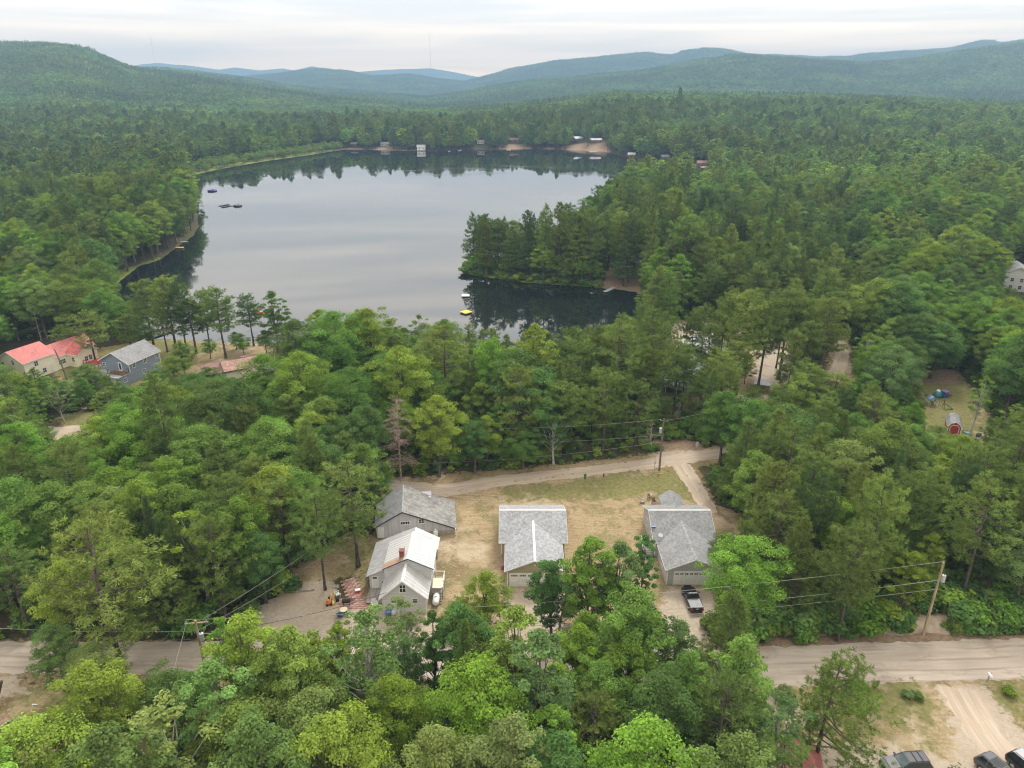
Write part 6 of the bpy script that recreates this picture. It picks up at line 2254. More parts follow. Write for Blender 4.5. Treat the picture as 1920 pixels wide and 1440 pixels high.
MB().tube([(0, 0, .06), (0, 0, .1)], [.74, .74], 14).build('floor', M_TEAL, e)

# ------------------------------------------------------------------ vehicles
M_CARD = mat('car_paint_dark_grey', (0.060, 0.062, 0.072), 0.45, .04, .5, metal=.1)
M_CARB = mat('car_paint_black', (0.018, 0.018, 0.022), 0.22, .04, .5, metal=.2)
M_CARS = mat('car_paint_silver', (0.42, 0.43, 0.45), 0.3, .04, .5, metal=.5)
M_CARG = mat('car_paint_graphite', (0.10, 0.105, 0.115), 0.45, .04, .5, metal=.1)
M_CARW = mat('car_paint_white', (0.72, 0.72, 0.72), 0.3, .03, .5)
M_CGL = mat('car_glass', (0.025, 0.032, 0.038), 0.05, .1, 1.0, spec=.7)
M_WSH = mat('windscreen_glass', (0.10, 0.145, 0.15), 0.05, .1, 1.0, spec=.8)
M_LAMP = mat('headlamp_glass', (0.7, 0.7, 0.7), 0.15, .05, 2.0)
M_TAIL = mat('tail_lamp', (0.40, 0.02, 0.02), 0.25, .05, 2.0)
M_PLATE = mat('bare_plate', (0.6, 0.6, 0.58), 0.5, .05, 2.0)


def loft(mb, secs):
    """secs: list of (x, outline [(y, z)...]) with equal counts"""
    n = len(mb.v)
    k = len(secs[0][1])
    for x, o in secs:
        mb.v += [(x, a, b) for a, b in o]
    for i in range(len(secs) - 1):
        for j in range(k):
            j2 = (j + 1) % k
            mb.f.append((n + i * k + j, n + i * k + j2, n + (i + 1) * k + j2, n + (i + 1) * k + j))
    mb.f.append(tuple(n + j for j in range(k))[::-1])
    mb.f.append(tuple(n + (len(secs) - 1) * k + j for j in range(k)))


def suv(loc, rz, label, paint, roofpaint=None, L=4.75, Wd=1.92, Ht=1.74, rails=True, bars=True, pickup=False, sunroof=False):
    """x forward. Body tub, glasshouse, roof, wheels, lamps, mirrors"""
    e = empty('parked_car', (loc[0], loc[1], 0), rz, label, 'car', 'parked cars')
    hw = Wd / 2
    bz = Ht * .60

    def sec(w, zb, zt, sh=.06):
        return [(-w + .05, zb), (w - .05, zb), (w, zb + .14), (w, zt - .16), (w - sh, zt - .02), (w - .2, zt), (-w + .2, zt), (-w + sh, zt - .02), (-w, zt - .16), (-w, zb + .14)]
    f, bk = L * .5, -L * .5
    b = MB()
    loft(b, [(bk, sec(hw * .86, .42, bz - .06)), (bk + .12, sec(hw * .95, .30, bz)), (bk + .5, sec(hw, .26, bz)), (-.4, sec(hw, .24, bz)), (f - 1.75, sec(hw, .24, bz + .0)), (f - 1.3, sec(hw, .26, bz - .03)),
             (f - .45, sec(hw * .96, .28, bz - .14)), (f - .12, sec(hw * .88, .32, bz - .24)), (f, sec(hw * .76, .42, bz - .36))])
    b.build('body', paint, e)
    hd = MB()
    hd.prism([(f - 1.5, -.62, bz + .005), (f - .45, -.56, bz - .115), (f - .45, .56, bz - .115), (f - 1.5, .62, bz + .005)], (0, 0, .035))
    hd.build('bonnet', paint, e)
    if pickup:
        c0, c1 = -.5, f - 1.55
    else:
        c0, c1 = bk + .10, f - 1.45
    gw, tw = hw - .09, hw - .27
    r0, r1 = c0 + (.42 if not pickup else .25), c1 - .82
    g = MB()
    g.v += [(c0, -gw, bz - .02), (c1, -gw, bz - .04), (c1, gw, bz - .04), (c0, gw, bz - .02), (r0, -tw, Ht - .06), (r1, -tw, Ht - .06), (r1, tw, Ht - .06), (r0, tw, Ht - .06)]
    g.f += [(3, 2, 1, 0), (4, 5, 6, 7), (0, 1, 5, 4), (1, 2, 6, 5), (2, 3, 7, 6), (3, 0, 4, 7)]
    g.build('glasshouse', M_CGL, e)
    ws = MB()
    e1, e2 = .12, .88

    def lerp(a, b_, t):
        return tuple(p + (q - p) * t for p, q in zip(a, b_))
    A_, B_, C_, D_ = (c1, -gw, bz - .04), (c1, gw, bz - .04), (r1, tw, Ht - .06), (r1, -tw, Ht - .06)
    q = [lerp(lerp(A_, B_, u), lerp(D_, C_, u), v) for u, v in ((.06, .12), (.94, .12), (.93, .94), (.07, .94))]
    ws.poly([(p[0] + .012, p[1], p[2] + .008) for p in q])
    ws.build('windscreen', M_WSH, e)
    rf = MB()
    rf.v += [(r0 - .12, -tw - .01, Ht - .07), (r1 + .08, -tw - .01, Ht - .075), (r1 + .08, tw + .01, Ht - .075), (r0 - .12, tw + .01, Ht - .07),
             (r0, -tw + .12, Ht), (r1 - .1, -tw + .12, Ht - .005), (r1 - .1, tw - .12, Ht - .005), (r0, tw - .12, Ht)]
    rf.f += [(3, 2, 1, 0), (4, 5, 6, 7), (0, 1, 5, 4), (1, 2, 6, 5), (2, 3, 7, 6), (3, 0, 4, 7)]
    rf.build('roof', roofpaint or paint, e)
    if sunroof:
        MB().box(r0 + .7, r1 - .15, -tw + .2, tw - .2, Ht - .002, Ht + .012).build('sunroof', M_CGL, e)
    pl = MB()
    for s in (-1, 1):
        for t in (0.02, .36, .70, .98):
            a = (c0 + (c1 - c0) * t, s * gw, bz - .03)
            z_ = (r0 + (r1 - r0) * t, s * tw, Ht - .06)
            dx = .05 if t < .9 else .045
            o_ = s * .012
            pl.prism([(a[0] - dx, a[1] + o_, a[2]), (a[0] + dx, a[1] + o_, a[2]), (z_[0] + dx, z_[1] + o_, z_[2]), (z_[0] - dx, z_[1] + o_, z_[2])], (0, -s * .03, 0))
    pl.build('pillar', paint, e)
    if rails:
        for s in (-1, 1):
            m = MB().tube([(r0 + .1, s * (tw - .06), Ht + .005), (r0 + .25, s * (tw - .06), Ht + .06), (r1 - .2, s * (tw - .06), Ht + .055), (r1 - .05, s * (tw - .06), Ht)], .022, 5)
            m.build('roof_rail', M_DARK, e)
    if bars:
        for t in (.30, .62):
            xx = r0 + (r1 - r0) * t
            MB().box(xx - .05, xx + .05, -tw + .02, tw - .02, Ht + .02, Ht + .07).build('roof_bar', M_DARK, e)
    for s in (-1, 1):
        MB().box(c1 - .35, c1 - .17, *sorted((s * (gw + .03), s * (hw + .17))), bz - .02, bz + .14).build('mirror', paint, e)
        MB().prism([(f - .42, s * (hw * .90), bz - .32), (f - .06, s * (hw * .64), bz - .40), (f - .10, s * (hw * .64), bz - .27), (f - .46, s * (hw * .90), bz - .20)], (0.04, s * .03, .02)).build('headlight', M_LAMP, e)
        MB().box(bk - .015, bk + .12, *sorted((s * hw * .62, s * hw * .92)), bz - .42, bz - .10).build('tail_light', M_TAIL, e)
        for xx in (f - .92, bk + .95):
            wv = MB().tube([(xx, s * (hw - .22), .36), (xx, s * (hw - .20), .36), (xx, s * (hw + .005), .36), (xx, s * (hw + .02), .36)], [.30, .36, .36, .30], 18)
            wo = wv.build('wheel', M_BLACK, e)
            rm = MB().tube([(xx, s * (hw + .021), .36), (xx, s * (hw + .034), .36)], [.22, .19], 12)
            rm.build('rim', M_GALV, wo)
            MB().tube([(xx, s * (hw - .05), .36), (xx, s * (hw + .004), .36)], .43, 18).build('wheel_arch', M_DARK, e)
    MB().box(f - .03, f + .015, -.5, .5, .62, .84).build('grille', M_DARK, e)
    MB().box(f - .06, f + .03, -.75, .75, .36, .5).build('bumper', M_DARK, e)
    MB().box(bk - .03, bk + .03, -.72, .72, .36, .55).build('bumper', M_DARK, e)
    MB().box(bk - .02, bk + .005, -.22, .22, .72, .86).build('number_plate', M_PLATE, e)
    if pickup:
        MB().box(bk + .15, c0 - .06, -hw + .16, hw - .16, bz - .012, bz + .015).build('bed_cover', mat('bed_cover_grey', (0.26, 0.27, 0.28), .6, .08, 2.0), e)
        MB().box(bk + .1, bk + .18, -hw + .12, hw - .12, bz - .1, bz + .02).build('tailgate', paint, e)
    return e


suv(G(1696, 1442), math.pi + .06, 'dark grey SUV with two roof bars parked lengthways, bonnet to the left', M_CARD, L=4.85)
suv(G(1874, 1462), -1.19, 'graphite SUV with a glass roof panel, left of the corner pair', M_CARG, bars=False, sunroof=True)
suv(G(1934, 1456), -1.19, 'silver SUV with dark windows, at the very lower right corner', M_CARB, M_CARS, Ht=1.8, bars=False)
suv(G(1297, 1128), 1.62, 'black car with a grey rear cover parked before the grey garage door', M_CARB, L=4.9, Ht=1.6, rails=False, bars=False, pickup=True)
suv(G(1389, 762), 2.3, 'white car partly hidden by trees near the grey wooden shed', M_CARW, rails=False, bars=False)

# ------------------------------------------------------------------ utility poles and their lines
def pole(px, pb, ztop, label, arm=0.0, armdir=(1, 0), trans=True, tside=1, mat_=None):
    x, y = G(px, pb)
    e = empty('utility_pole', (x, y, 0), 0, label, 'utility pole', 'utility poles along the roads')
    MB().tube([(0, 0, -.2), (0, 0, ztop * .5), (0, 0, ztop)], [.19, .165, .13], 9).build('pole', mat_ or M_POLE, e)
    if arm:
        a = Vector((armdir[0], armdir[1], 0)).normalized()
        s = Vector((-a.y, a.x, 0)) * .06
        p0, p1 = -a * arm * .5, a * arm * .5
        c = Vector((0, 0, ztop - .55))
        off = s * 3
        MB().prism([p0 + c + off - s, p1 + c + off - s, p1 + c + off + s, p0 + c + off + s], (0, 0, .12)).build('crossarm', mat_ or M_POLE, e)
        for t in (-.45, 0, .45):
            q = a * arm * t + off
            MB().cyl(q.x, q.y, ztop - .43, ztop - .2, .045, 6).build('insulator', M_GALV, e)
    else:
        MB().cyl(0, 0, ztop, ztop + .28, .05, 6).build('insulator', M_GALV, e)
    if trans:
        t = MB()
        cx, cy = tside * .42, -.12
        t.tube([(cx, cy, ztop - 2.75), (cx, cy, ztop - 2.7), (cx, cy, ztop - 1.75), (cx, cy, ztop - 1.68)], [.22, .26, .26, .14], 12)
        to = t.build('transformer', M_GALV, e)
        MB().cyl(cx, cy, ztop - 1.68, ztop - 1.4, .05, 6).build('bushing', M_DARK, to)
        MB().box(*sorted((tside * .1, tside * .3)), -.14, -.02, ztop - 2.3, ztop - 2.2).build('bracket', M_GALV, e)
    return Vector((x, y, ztop))


PL = pole(389, 1271, 8.6, 'leaning-looking wooden utility pole with crossarm standing among the front left trees', 2.6, (1, .12), True, 1)
PR = pole(1731, 1190, 11.2, 'tall pale utility pole by the gravel road at right', 0, trans=True, tside=1)
PM = pole(1236, 882, 10.5, 'dark utility pole with a white transformer beside the back lane', 1.3, (1, -.4), True, -1, M_POLE2)
x, y = G(126, 712)
e = empty('bare_pole', (x, y, 0), 0, 'slim grey pole leaning before the cream house with red roofs', 'pole')
MB().tube([(0, 0, -.2), (-.5, .1, 4), (-1.3, .2, 7.8)], [.2, .17, .12], 8).build('pole', M_POLE2, e)
x, y = G(1227, 880)
e = empty('service_post', (x, y, 0), 0, 'thin grey post close beside the back-lane utility pole', 'post')
MB().tube([(0, 0, 0), (0, 0, 3.4)], .06, 7).tube([(0, 0, 3.4), (.35, 0, 3.6), (.6, 0, 3.4)], .035, 6).build('post', M_GALV, e)
MB().box(-.12, .12, -.22, -.07, 1.2, 1.8).build('meter_box', M_GALV, e)


def wire(a, b, sag, label, r=.018, m=None, n=18):
    a, b = Vector(a), Vector(b)
    pts = [a.lerp(b, t) - Vector((0, 0, sag * 4 * t * (1 - t))) for t in np.linspace(0, 1, n)]
    o = MB().tube([p - a for p in pts], r, 4, False).build('power_line', m or M_WIRE, None, loc=a)
    return tag(o, label, 'power line', 'overhead lines')


up = Vector((0, 0, 1))
wire(PR + up * .2, PL + Vector((-1.1, .1, .05)), 1.5, 'topmost line over the front road from the right pole to the left pole')
wire(PR - up * 2.6, PL - up * 1.9, 1.6, 'middle line over the front road, sagging before the right wood', .024)
wire(PR - up * 4.0, PL - up * 2.6, 1.5, 'lowest line over the front road between its two poles', .02)
wire(PL + Vector((.9, .2, .1)), Vector((-17.3, 100.0, 7.0)), 1.0, 'upper line rising from the left pole towards the mossy-roofed house')
wire(PL - up * 1.5, Vector((-19.0, 96.0, 4.0)), .9, 'lower service line from the left pole to the mossy-roofed house')
wire(PL - up * 1.9, Vector((-16.6, 75.9, 3.6)), .8, 'black service cable running to the front gable of the white-roofed house', .025, M_WIREB)
wire(PL + Vector((-.9, -.1, .1)), Vector((-32.0, 38.0, 7.8)), .7, 'line leaving the left pole towards the lower left of the picture')
wire(PL - up * 1.5, Vector((-75, 67.0, 7.0)), .8, 'cable along the gravel road leaving the left pole to the left')
wire(PM + Vector((-.5, .2, -.2)), Vector((-30.5, 116.0, 9.4)), 1.6, 'topmost line along the back lane left of its pole')
wire(PM - up * 3.2, Vector((-30.5, 116.0, 6.6)), 1.5, 'middle line along the back lane left of its pole')
wire(PM - up * 4.6, Vector((-27.5, 110.5, 3.6)), 1.2, 'lowest line along the back lane left of its pole')
wire(PM + Vector((.5, -.2, -.2)), Vector((62.0, 134.0, 10.6)), 1.0, 'line leaving the back-lane pole to the right')
wire(PM - up * 1.5, (*G(1203, 860), .1), 0, 'guy wire anchored left of the back-lane pole', .016)
wire(PR - up * 1.2, (*G(1792, 1184), .1), 0, 'guy wire anchored right of the right utility pole', .016)
e = empty('splice_case', PL + Vector((-1.6, .1, -2.9)), 0, 'black cable splice hanging beside the left utility pole', 'cable box')
MB().tube([(-.45, 0, 0), (-.3, 0, 0), (.3, 0, 0), (.45, 0, 0)], [.04, .1, .1, .04], 8).build('case', M_BLACK, e)
MB().tube([(-2.4, 0, .12), (-.4, 0, 0), (.4, 0, 0), (1.6, -.05, .05)], .03, 5).build('cable', M_WIREB, e)
x, y = G(1249, 890)
e = empty('guy_guard', (x, y, 0), 0, 'yellow guard post beside the back-lane utility pole', 'marker')
MB().tube([(0, 0, 0), (-.1, .1, 2.0)], .06, 6).build('guard', M_YEL, e)
MB().tube([(-1.6, .2, .06), (-.2, 0, .08), (.3, -.1, .05)], .05, 5).build('base_rail', M_YEL, e)
e = empty('lane_sign', at(1306, 841), 0, 'small pale blue sign at the bend of the back lane', 'sign')
MB().box(-.03, .03, -.03, .03, 0, 1.4).build('post', M_GALV, e)
MB().box(-.28, .28, -.06, -.031, .5, 1.5).build('panel', M_AQUA, e)
e = empty('cable_pedestal', at(1097, 898), 0, 'dark green pedestal at the lawn edge below the back lane', 'utility box')
MB().box(-.2, .2, -.15, .15, 0, .8).build('box', M_LEAFP, e)
MB().box(-.23, .23, -.18, .18, .8, .9).build('lid', M_DARK, e)
e = empty('garden_stake', at(1132, 893), 0, 'short dark stake on the lawn right of the green pedestal', 'stake')
MB().box(-.1, .1, -.1, .1, 0, .55).build('stake', M_DARK, e)
x, y = G(1851, 1280)
e = empty('mailbox', (x, y, 0), 0, 'white mailbox on a post at the mouth of the right driveway', 'mailbox')
MB().box(-.06, .06, -.06, .06, 0, 1.05).box(-.06, .06, -.35, .25, .95, 1.05).build('post', M_DECK, e)
MB().prism([(-.16, -.38, 1.06), (.16, -.38, 1.06), (.16, -.38, 1.26), (.1, -.38, 1.36), (-.1, -.38, 1.36), (-.16, -.38, 1.26)], (0, .62, 0)).build('box', M_WHITE, e)
MB().box(.165, .18, .0, .05, 1.2, 1.5).build('flag', M_REDP, e)

# ------------------------------------------------------------------ the yard round the white-roofed house
pv = empty('brick_path', (*G(660, 1103), 0), math.radians(0), 'red brick path lying on the sandy yard left of the white-roofed house', 'path')
bm_ = MB().box(-.34, .34, -.19, .19, 0, .06).build('brick', M_PAVER[0], pv)
bm_me = bm_.data
first = True
P0, P1 = Vector((*G(653, 1086), 0)), Vector((*G(668, 1122), 0))
ax = (P1 - P0)
ln = ax.length
ax.normalize()
nr = Vector((-ax.y, ax.x, 0))
o0 = pv.location
for i in range(int(ln / .40)):
    for j in range(3):
        q = P0 + ax * (i * .40 + .2) + nr * ((j - 1) * .71 + (.17 if i % 2 else -.17)) - o0
        b = bm_ if first else link_mesh('brick', bm_me, pv)
        first = False
        b.location = (q.x, q.y, rng.uniform(.0, .025))
        b.rotation_euler = (0, 0, math.atan2(nr.y, nr.x) + rng.normal(0, .03))
        b.material_slots[0].link = 'OBJECT'
        b.material_slots[0].material = M_PAVER[int(rng.integers(3))]
pt = empty('brick_terrace', (*G(662, 1128), 0), 0, 'patch of pale red bricks between the brick path and the house stoop', 'terrace')
Q = PX((632, 1122), (690, 1118), (700, 1128), (690, 1140), (640, 1140))
qs = np.array(Q)
first = True
for xx in np.arange(qs[:, 0].min(), qs[:, 0].max(), .72):
    for k_, yy in enumerate(np.arange(qs[:, 1].min(), qs[:, 1].max(), .42)):
        xa = xx + (.3 if k_ % 2 else 0)
        if not in_poly(np.array([xa]), np.array([yy]), Q)[0] or rng.random() < .08:
            continue
        b = link_mesh('brick', bm_me, pt)
        b.location = (xa - pt.location.x, yy - pt.location.y, rng.uniform(-.01, .02))
        b.rotation_euler = (0, 0, rng.normal(0, .04))
        b.material_slots[0].link = 'OBJECT'
        b.material_slots[0].material = M_PAVER[int(rng.integers(3))]


def chair(loc, rz, label, m, name='garden_chair', group=None, slant=.35):
    e = empty(name, (loc[0], loc[1], 0), rz, label, 'chair', group)
    MB().slab([(-.3, -.3, .42), (.3, -.3, .42), (.3, .3, .34), (-.3, .3, .34)], .05).build('seat', m, e)
    for q in range(4):
        MB().prism([(-.28 + q * .145, .27, .36), (-.16 + q * .145, .27, .36), (-.16 + q * .145, .27 + slant, 1.0 + .05 * (q in (1, 2))), (-.28 + q * .145, .27 + slant, 1.0 + .05 * (q in (1, 2)))], (0, .04, 0)).build('slat', m, e)
    for s in (-1, 1):
        MB().box(*sorted((s * .30, s * .40)), -.38, .36, .56, .60).build('armrest', m, e)
        MB().box(*sorted((s * .30, s * .36)), -.34, -.26, 0, .56).build('leg', m, e)
        MB().box(*sorted((s * .30, s * .36)), .28, .36, 0, .56).build('leg', m, e)
    return e


chair(G(703, 1137), .5, 'white plastic chair at the foot of the wooden stoop', M_WHITE, slant=.15)
chair(G(633, 1118), 2.2, 'white chair among the clutter at the yard edge', M_WHITE, slant=.15)
M_ADIR = mat('weathered_cedar', (0.40, 0.36, 0.31), .85, .15, 2.0)
chair(G(1205, 943), 1.2, 'weathered lawn chair, lower left of the three behind the grey garage house', M_ADIR, 'lawn_chair', 'lawn chairs round the fire pit')
chair(G(1219, 932), 2.4, 'weathered lawn chair, uppermost of the three behind the grey garage house', M_ADIR, 'lawn_chair', 'lawn chairs round the fire pit')
chair(G(1227, 946), .3, 'dark brown lawn chair next to the picnic table', M_BROWNW, 'lawn_chair', 'lawn chairs round the fire pit')
e = empty('picnic_table', at(1234, 951), .2, 'brown picnic table beside the small back gable of the grey garage house', 'table')
for q in range(5):
    MB().box(-.95, .95, -.40 + q * .165, -.25 + q * .165, .72, .77).build('plank', M_BROWNW, e)
for s in (-1, 1):
    MB().box(-.95, .95, *sorted((s * .62, s * .88)), .42, .46).build('bench', M_BROWNW, e)
    MB().prism([(s * .7, -.85, 0), (s * .7, -.75, 0), (s * .7, -.2, .72), (s * .7, -.3, .72)], (.06, 0, 0)).prism([(s * .7, .85, 0), (s * .7, .75, 0), (s * .7, .2, .72), (s * .7, .3, .72)], (.06, 0, 0)).box(s * .7 + .065, s * .7 + .12, -.85, .85, .34, .42).build('leg', M_BROWNW, e)
e = empty('cooler', at(671, 1110), .3, 'red and white cooler on the ground beside the brick path', 'cooler')
MB().box(-.35, .35, -.22, .22, 0, .36).build('body', M_REDP, e)
MB().box(-.37, .37, -.24, .24, .36, .44).build('lid', M_WHITE, e)
e = empty('grill', at(650, 1136), .2, 'black barrel grill standing on the brick terrace', 'grill')
MB().tube([(-.55, 0, .85), (-.5, 0, .85), (.5, 0, .85), (.55, 0, .85)], [.2, .3, .3, .2], 12).build('barrel', M_BLACK, e)
g_ = MB()
for x in (-.4, .4):
    for y in (-.22, .22):
        g_.box(x - .025, x + .025, y - .025, y + .025, 0, .7)
g_.box(.55, .95, -.2, .2, .8, .84)
g_.build('stand', M_DARK, e)
e = empty('cable_drum', at(645, 1150), 0, 'round wooden drum table in front of the brick terrace', 'table')
MB().cyl(0, 0, .62, .68, .52, 16).build('top', M_CREAMB, e)
MB().cyl(0, 0, .08, .62, .25, 12).cyl(0, 0, 0, .08, .5, 16).build('drum', M_BROWNW, e)
e = empty('wheelbarrow', at(638, 1158), .6, 'dark blue wheelbarrow beside the round drum table', 'wheelbarrow')
MB().prism([(-.45, -.35, .6), (.5, -.35, .65), (.3, -.22, .3), (-.3, -.22, .3)], (0, .7, 0)).build('tray', mat('navy_steel', (0.03, 0.045, 0.13), .45, .1, 3.0), e)
MB().tube([(.62, -.05, .2), (.62, .05, .2)], .2, 12).build('wheel', M_BLACK, e)
MB().tube([(.62, .12, .2), (-.3, .25, .4), (-1.0, .3, .62)], .025, 5).tube([(.62, -.12, .2), (-.3, -.25, .4), (-1.0, -.3, .62)], .025, 5).tube([(-.3, .22, .35), (-.4, .24, 0)], .02, 5).tube([(-.3, -.22, .35), (-.4, -.24, 0)], .02, 5).build('handle', M_DECK, e)
e = empty('tricycle', at(624, 1121), 1.0, 'orange and red ride-on toy at the left end of the clutter', 'toy')
MB().box(-.4, .3, -.18, .18, .22, .42).box(.1, .3, -.1, .1, .42, .75).build('body', M_ORANGE, e)
for x, y in ((-.35, -.25), (-.35, .25), (.4, 0)):
    MB().tube([(x, y - .06, .2), (x, y + .06, .2)], .2, 12).build('wheel', M_BLACK, e)
MB().box(-.3, .0, -.16, .16, .42, .5).build('seat', M_REDP, e)
e = empty('toy_loader', at(617, 1134), .3, 'orange toy loader lying below the ride-on toy', 'toy')
MB().box(-.4, .3, -.22, .22, .18, .5).box(-.3, .05, -.2, .2, .5, .85).build('body', M_ORANGE, e)
MB().prism([(.35, -.3, .1), (.75, -.3, .05), (.75, -.3, .3), (.45, -.3, .35)], (0, .6, 0)).build('bucket', M_YEL, e)
for x in (-.25, .22):
    for y in (-.26, .26):
        MB().tube([(x, y - .05, .17), (x, y + .05, .17)], .17, 10).build('wheel', M_BLACK, e)
e = empty('tool_rack', at(626, 1128), .2, 'leaning stack of boards and a black bin at the yard edge', 'clutter')
for q in range(3):
    MB().prism([(-.5 + q * .2, 0, 0), (-.38 + q * .2, 0, 0), (-.2 + q * .2, .5, 1.1), (-.32 + q * .2, .5, 1.1)], (0, .04, 0)).build('board', M_CREAMB if q != 1 else M_YEL, e)
MB().tube([(.5, 0, 0), (.5, 0, .6)], [.22, .28], 12).build('bin', M_BLACK, e)
e = empty('blue_barrel', at(729, 1153), 0, 'blue plastic tub against the front wall of the white-roofed house', 'tub')
MB().tube([(0, 0, 0), (0, 0, .05), (0, 0, .62), (0, 0, .7)], [.36, .4, .46, .42], 14).build('tub', M_BLUE, e, True)
e = empty('trash_bag', at(738, 1152), 0, 'pale full bag beside the blue plastic tub', 'bag')
MB().tube([(0, 0, 0), (0, 0, .12), (0, 0, .4), (.03, 0, .6), (.05, 0, .72)], [.22, .4, .42, .25, .06], 10).build('bag', M_LAV, e, True)
e = empty('garden_hose', at(697, 1098), 0, 'coiled black hose hanging at the lean-to corner', 'hose')
MB().tube([(-.55 + .32 * math.cos(a) + a * .01, -.1 + .03 * a, 1.0 + .34 * math.sin(a)) for a in np.linspace(0, 18.8, 50)], .03, 5, False).tube([(-.5, -.1, .7), (-.9, -.5, .05), (-1.8, -.9, .03)], .03, 5).build('coil', M_BLACK, e)
MB().box(-.6, -.5, -.08, .0, 0, 1.3).build('bracket', M_DECK, e)
for (px0, py0), (px1, py1), rr, lab in (((526, 1106), (559, 1078), .14, 'long pale log lying at the wood edge above the sandy lot'), ((545, 1112), (590, 1107), .12, 'grey log along the upper rim of the sandy lot')):
    a, b = Vector((*G(px0, py0), rr)), Vector((*G(px1, py1), rr))
    tag(MB().tube([a - a, (b - a) * .5 + Vector((0, .1, 0)), b - a], [rr, rr * .9, rr * .7], 7).build('log', GREYW, None, loc=a), lab, 'log', 'logs by the sandy lot')
e = empty('scrap_pile', at(450, 1178), 0, 'white and blue scrap heap behind the front left trees', 'clutter')
for q in range(6):
    a = rng.uniform(0, 6.28)
    cx, cy = rng.normal(0, .8), rng.normal(0, .5)
    MB().prism([(cx - .4, cy - .2, 0), (cx + .4, cy - .25, .1), (cx + .35, cy + .2, .5), (cx - .35, cy + .25, .4)], (.05, 0, .25)).build('scrap', [M_WHITE, M_GALV, M_BLUE][q % 3], e)
# red shed beneath the leaning front pine
e = empty('red_shed', (*G(1497, 1452), 0), math.radians(-14), 'faded red shed roof showing beneath the isolated front pine', 'shed')
block(e, -2.4, 1.9, -1.5, 2.2, 1.7, 2.5, M_REDW, mat('faded_red_roof', (0.40, 0.135, 0.12), .7, .15, 1.5), along='y', over=.25, trim=None)
MB().box(-.6, .3, -1.55, -1.5, 0, 1.6).build('door', M_WHITE, e)
e = empty('yellow_hose', (*G(62, 1322), 0.03), 0, 'yellow hose stretched over the grass at the lower left corner', 'hose')
a, b = Vector((*G(62, 1322), 0)), Vector((*G(44, 1412), 0))
MB().tube([Vector((0, 0, 0)), (b - a) * .3 + Vector((-.1, 0, 0)), (b - a) * .65 + Vector((.12, 0, 0)), b - a], .035, 6).build('hose', mat('yellow_hose_rubber', (0.50, 0.50, 0.08), .5, .1), e)
MB().box(-.1, .5, -.04, .06, 0, .08).build('nozzle', M_WHITE, e)
e = empty('fire_ring', (*G(22, 1366), 0), 0, 'dark patch of ashes ringed by stones at the lower left corner', 'fire pit')
MB().tube([(0, 0, .0), (0, 0, .03)], [1.25, 1.2], 18).build('ashes', mat('ash', (0.055, 0.045, 0.042), .95, .3, 3.0), e)
for q in range(16):
    a = q * 6.283 / 16
    MB().ball((1.35 * math.cos(a), 1.3 * math.sin(a), .08), rng.uniform(.12, .2), 6, 4, .7).build('stone', M_STONE, e)
e = empty('stump_trunk', (*G(-6, 1330), 0), 0, 'bare dark trunk leaning in at the left edge below the road', 'trunk')
MB().tube([(0, 0, 0), (.3, .3, 1.6), (.9, .8, 3.4)], [.26, .24, .2], 9).build('trunk', BARK, e)
# dirt bank along the upper side of the road at right
r_ = np.random.default_rng(5)
xs = np.linspace(30, 100, 110)
V, Fc = [], []
for i, x in enumerate(xs):
    hb = (.18 + .75 * smooth(np.array((x - 36) / 22))) * (.75 + .5 * vnoise(np.array(x * .45), np.array(2.0), 4))
    yb = 71.6 + (x - 30) * .025 + .5 * vnoise(np.array(x * .3), np.array(9.0), 8)
    for j, (dy, f) in enumerate(((-.3, -.05), (.2, .18), (.8, .62), (1.5, .95), (2.1, .9), (2.9, .5), (3.8, -.06))):
        V.append((x + r_.normal(0, .1), yb + dy + r_.normal(0, .1), f * hb + (r_.normal(0, .05) if 0 < j < 6 else 0)))
q = 7
for i in range(len(xs) - 1):
    for j in range(q - 1):
        Fc.append((i * q + j, (i + 1) * q + j, (i + 1) * q + j + 1, i * q + j + 1))
tag(link_mesh('terrain_bank', fast_mesh('terrain_bank', np.array(V), np.array(Fc)[:, ::1], (mat('bank_soil', (0.31, 0.225, 0.16), .95, .3, 0.8, .6, 5, col2=(0.43, 0.36, 0.27)),))), kind='structure')

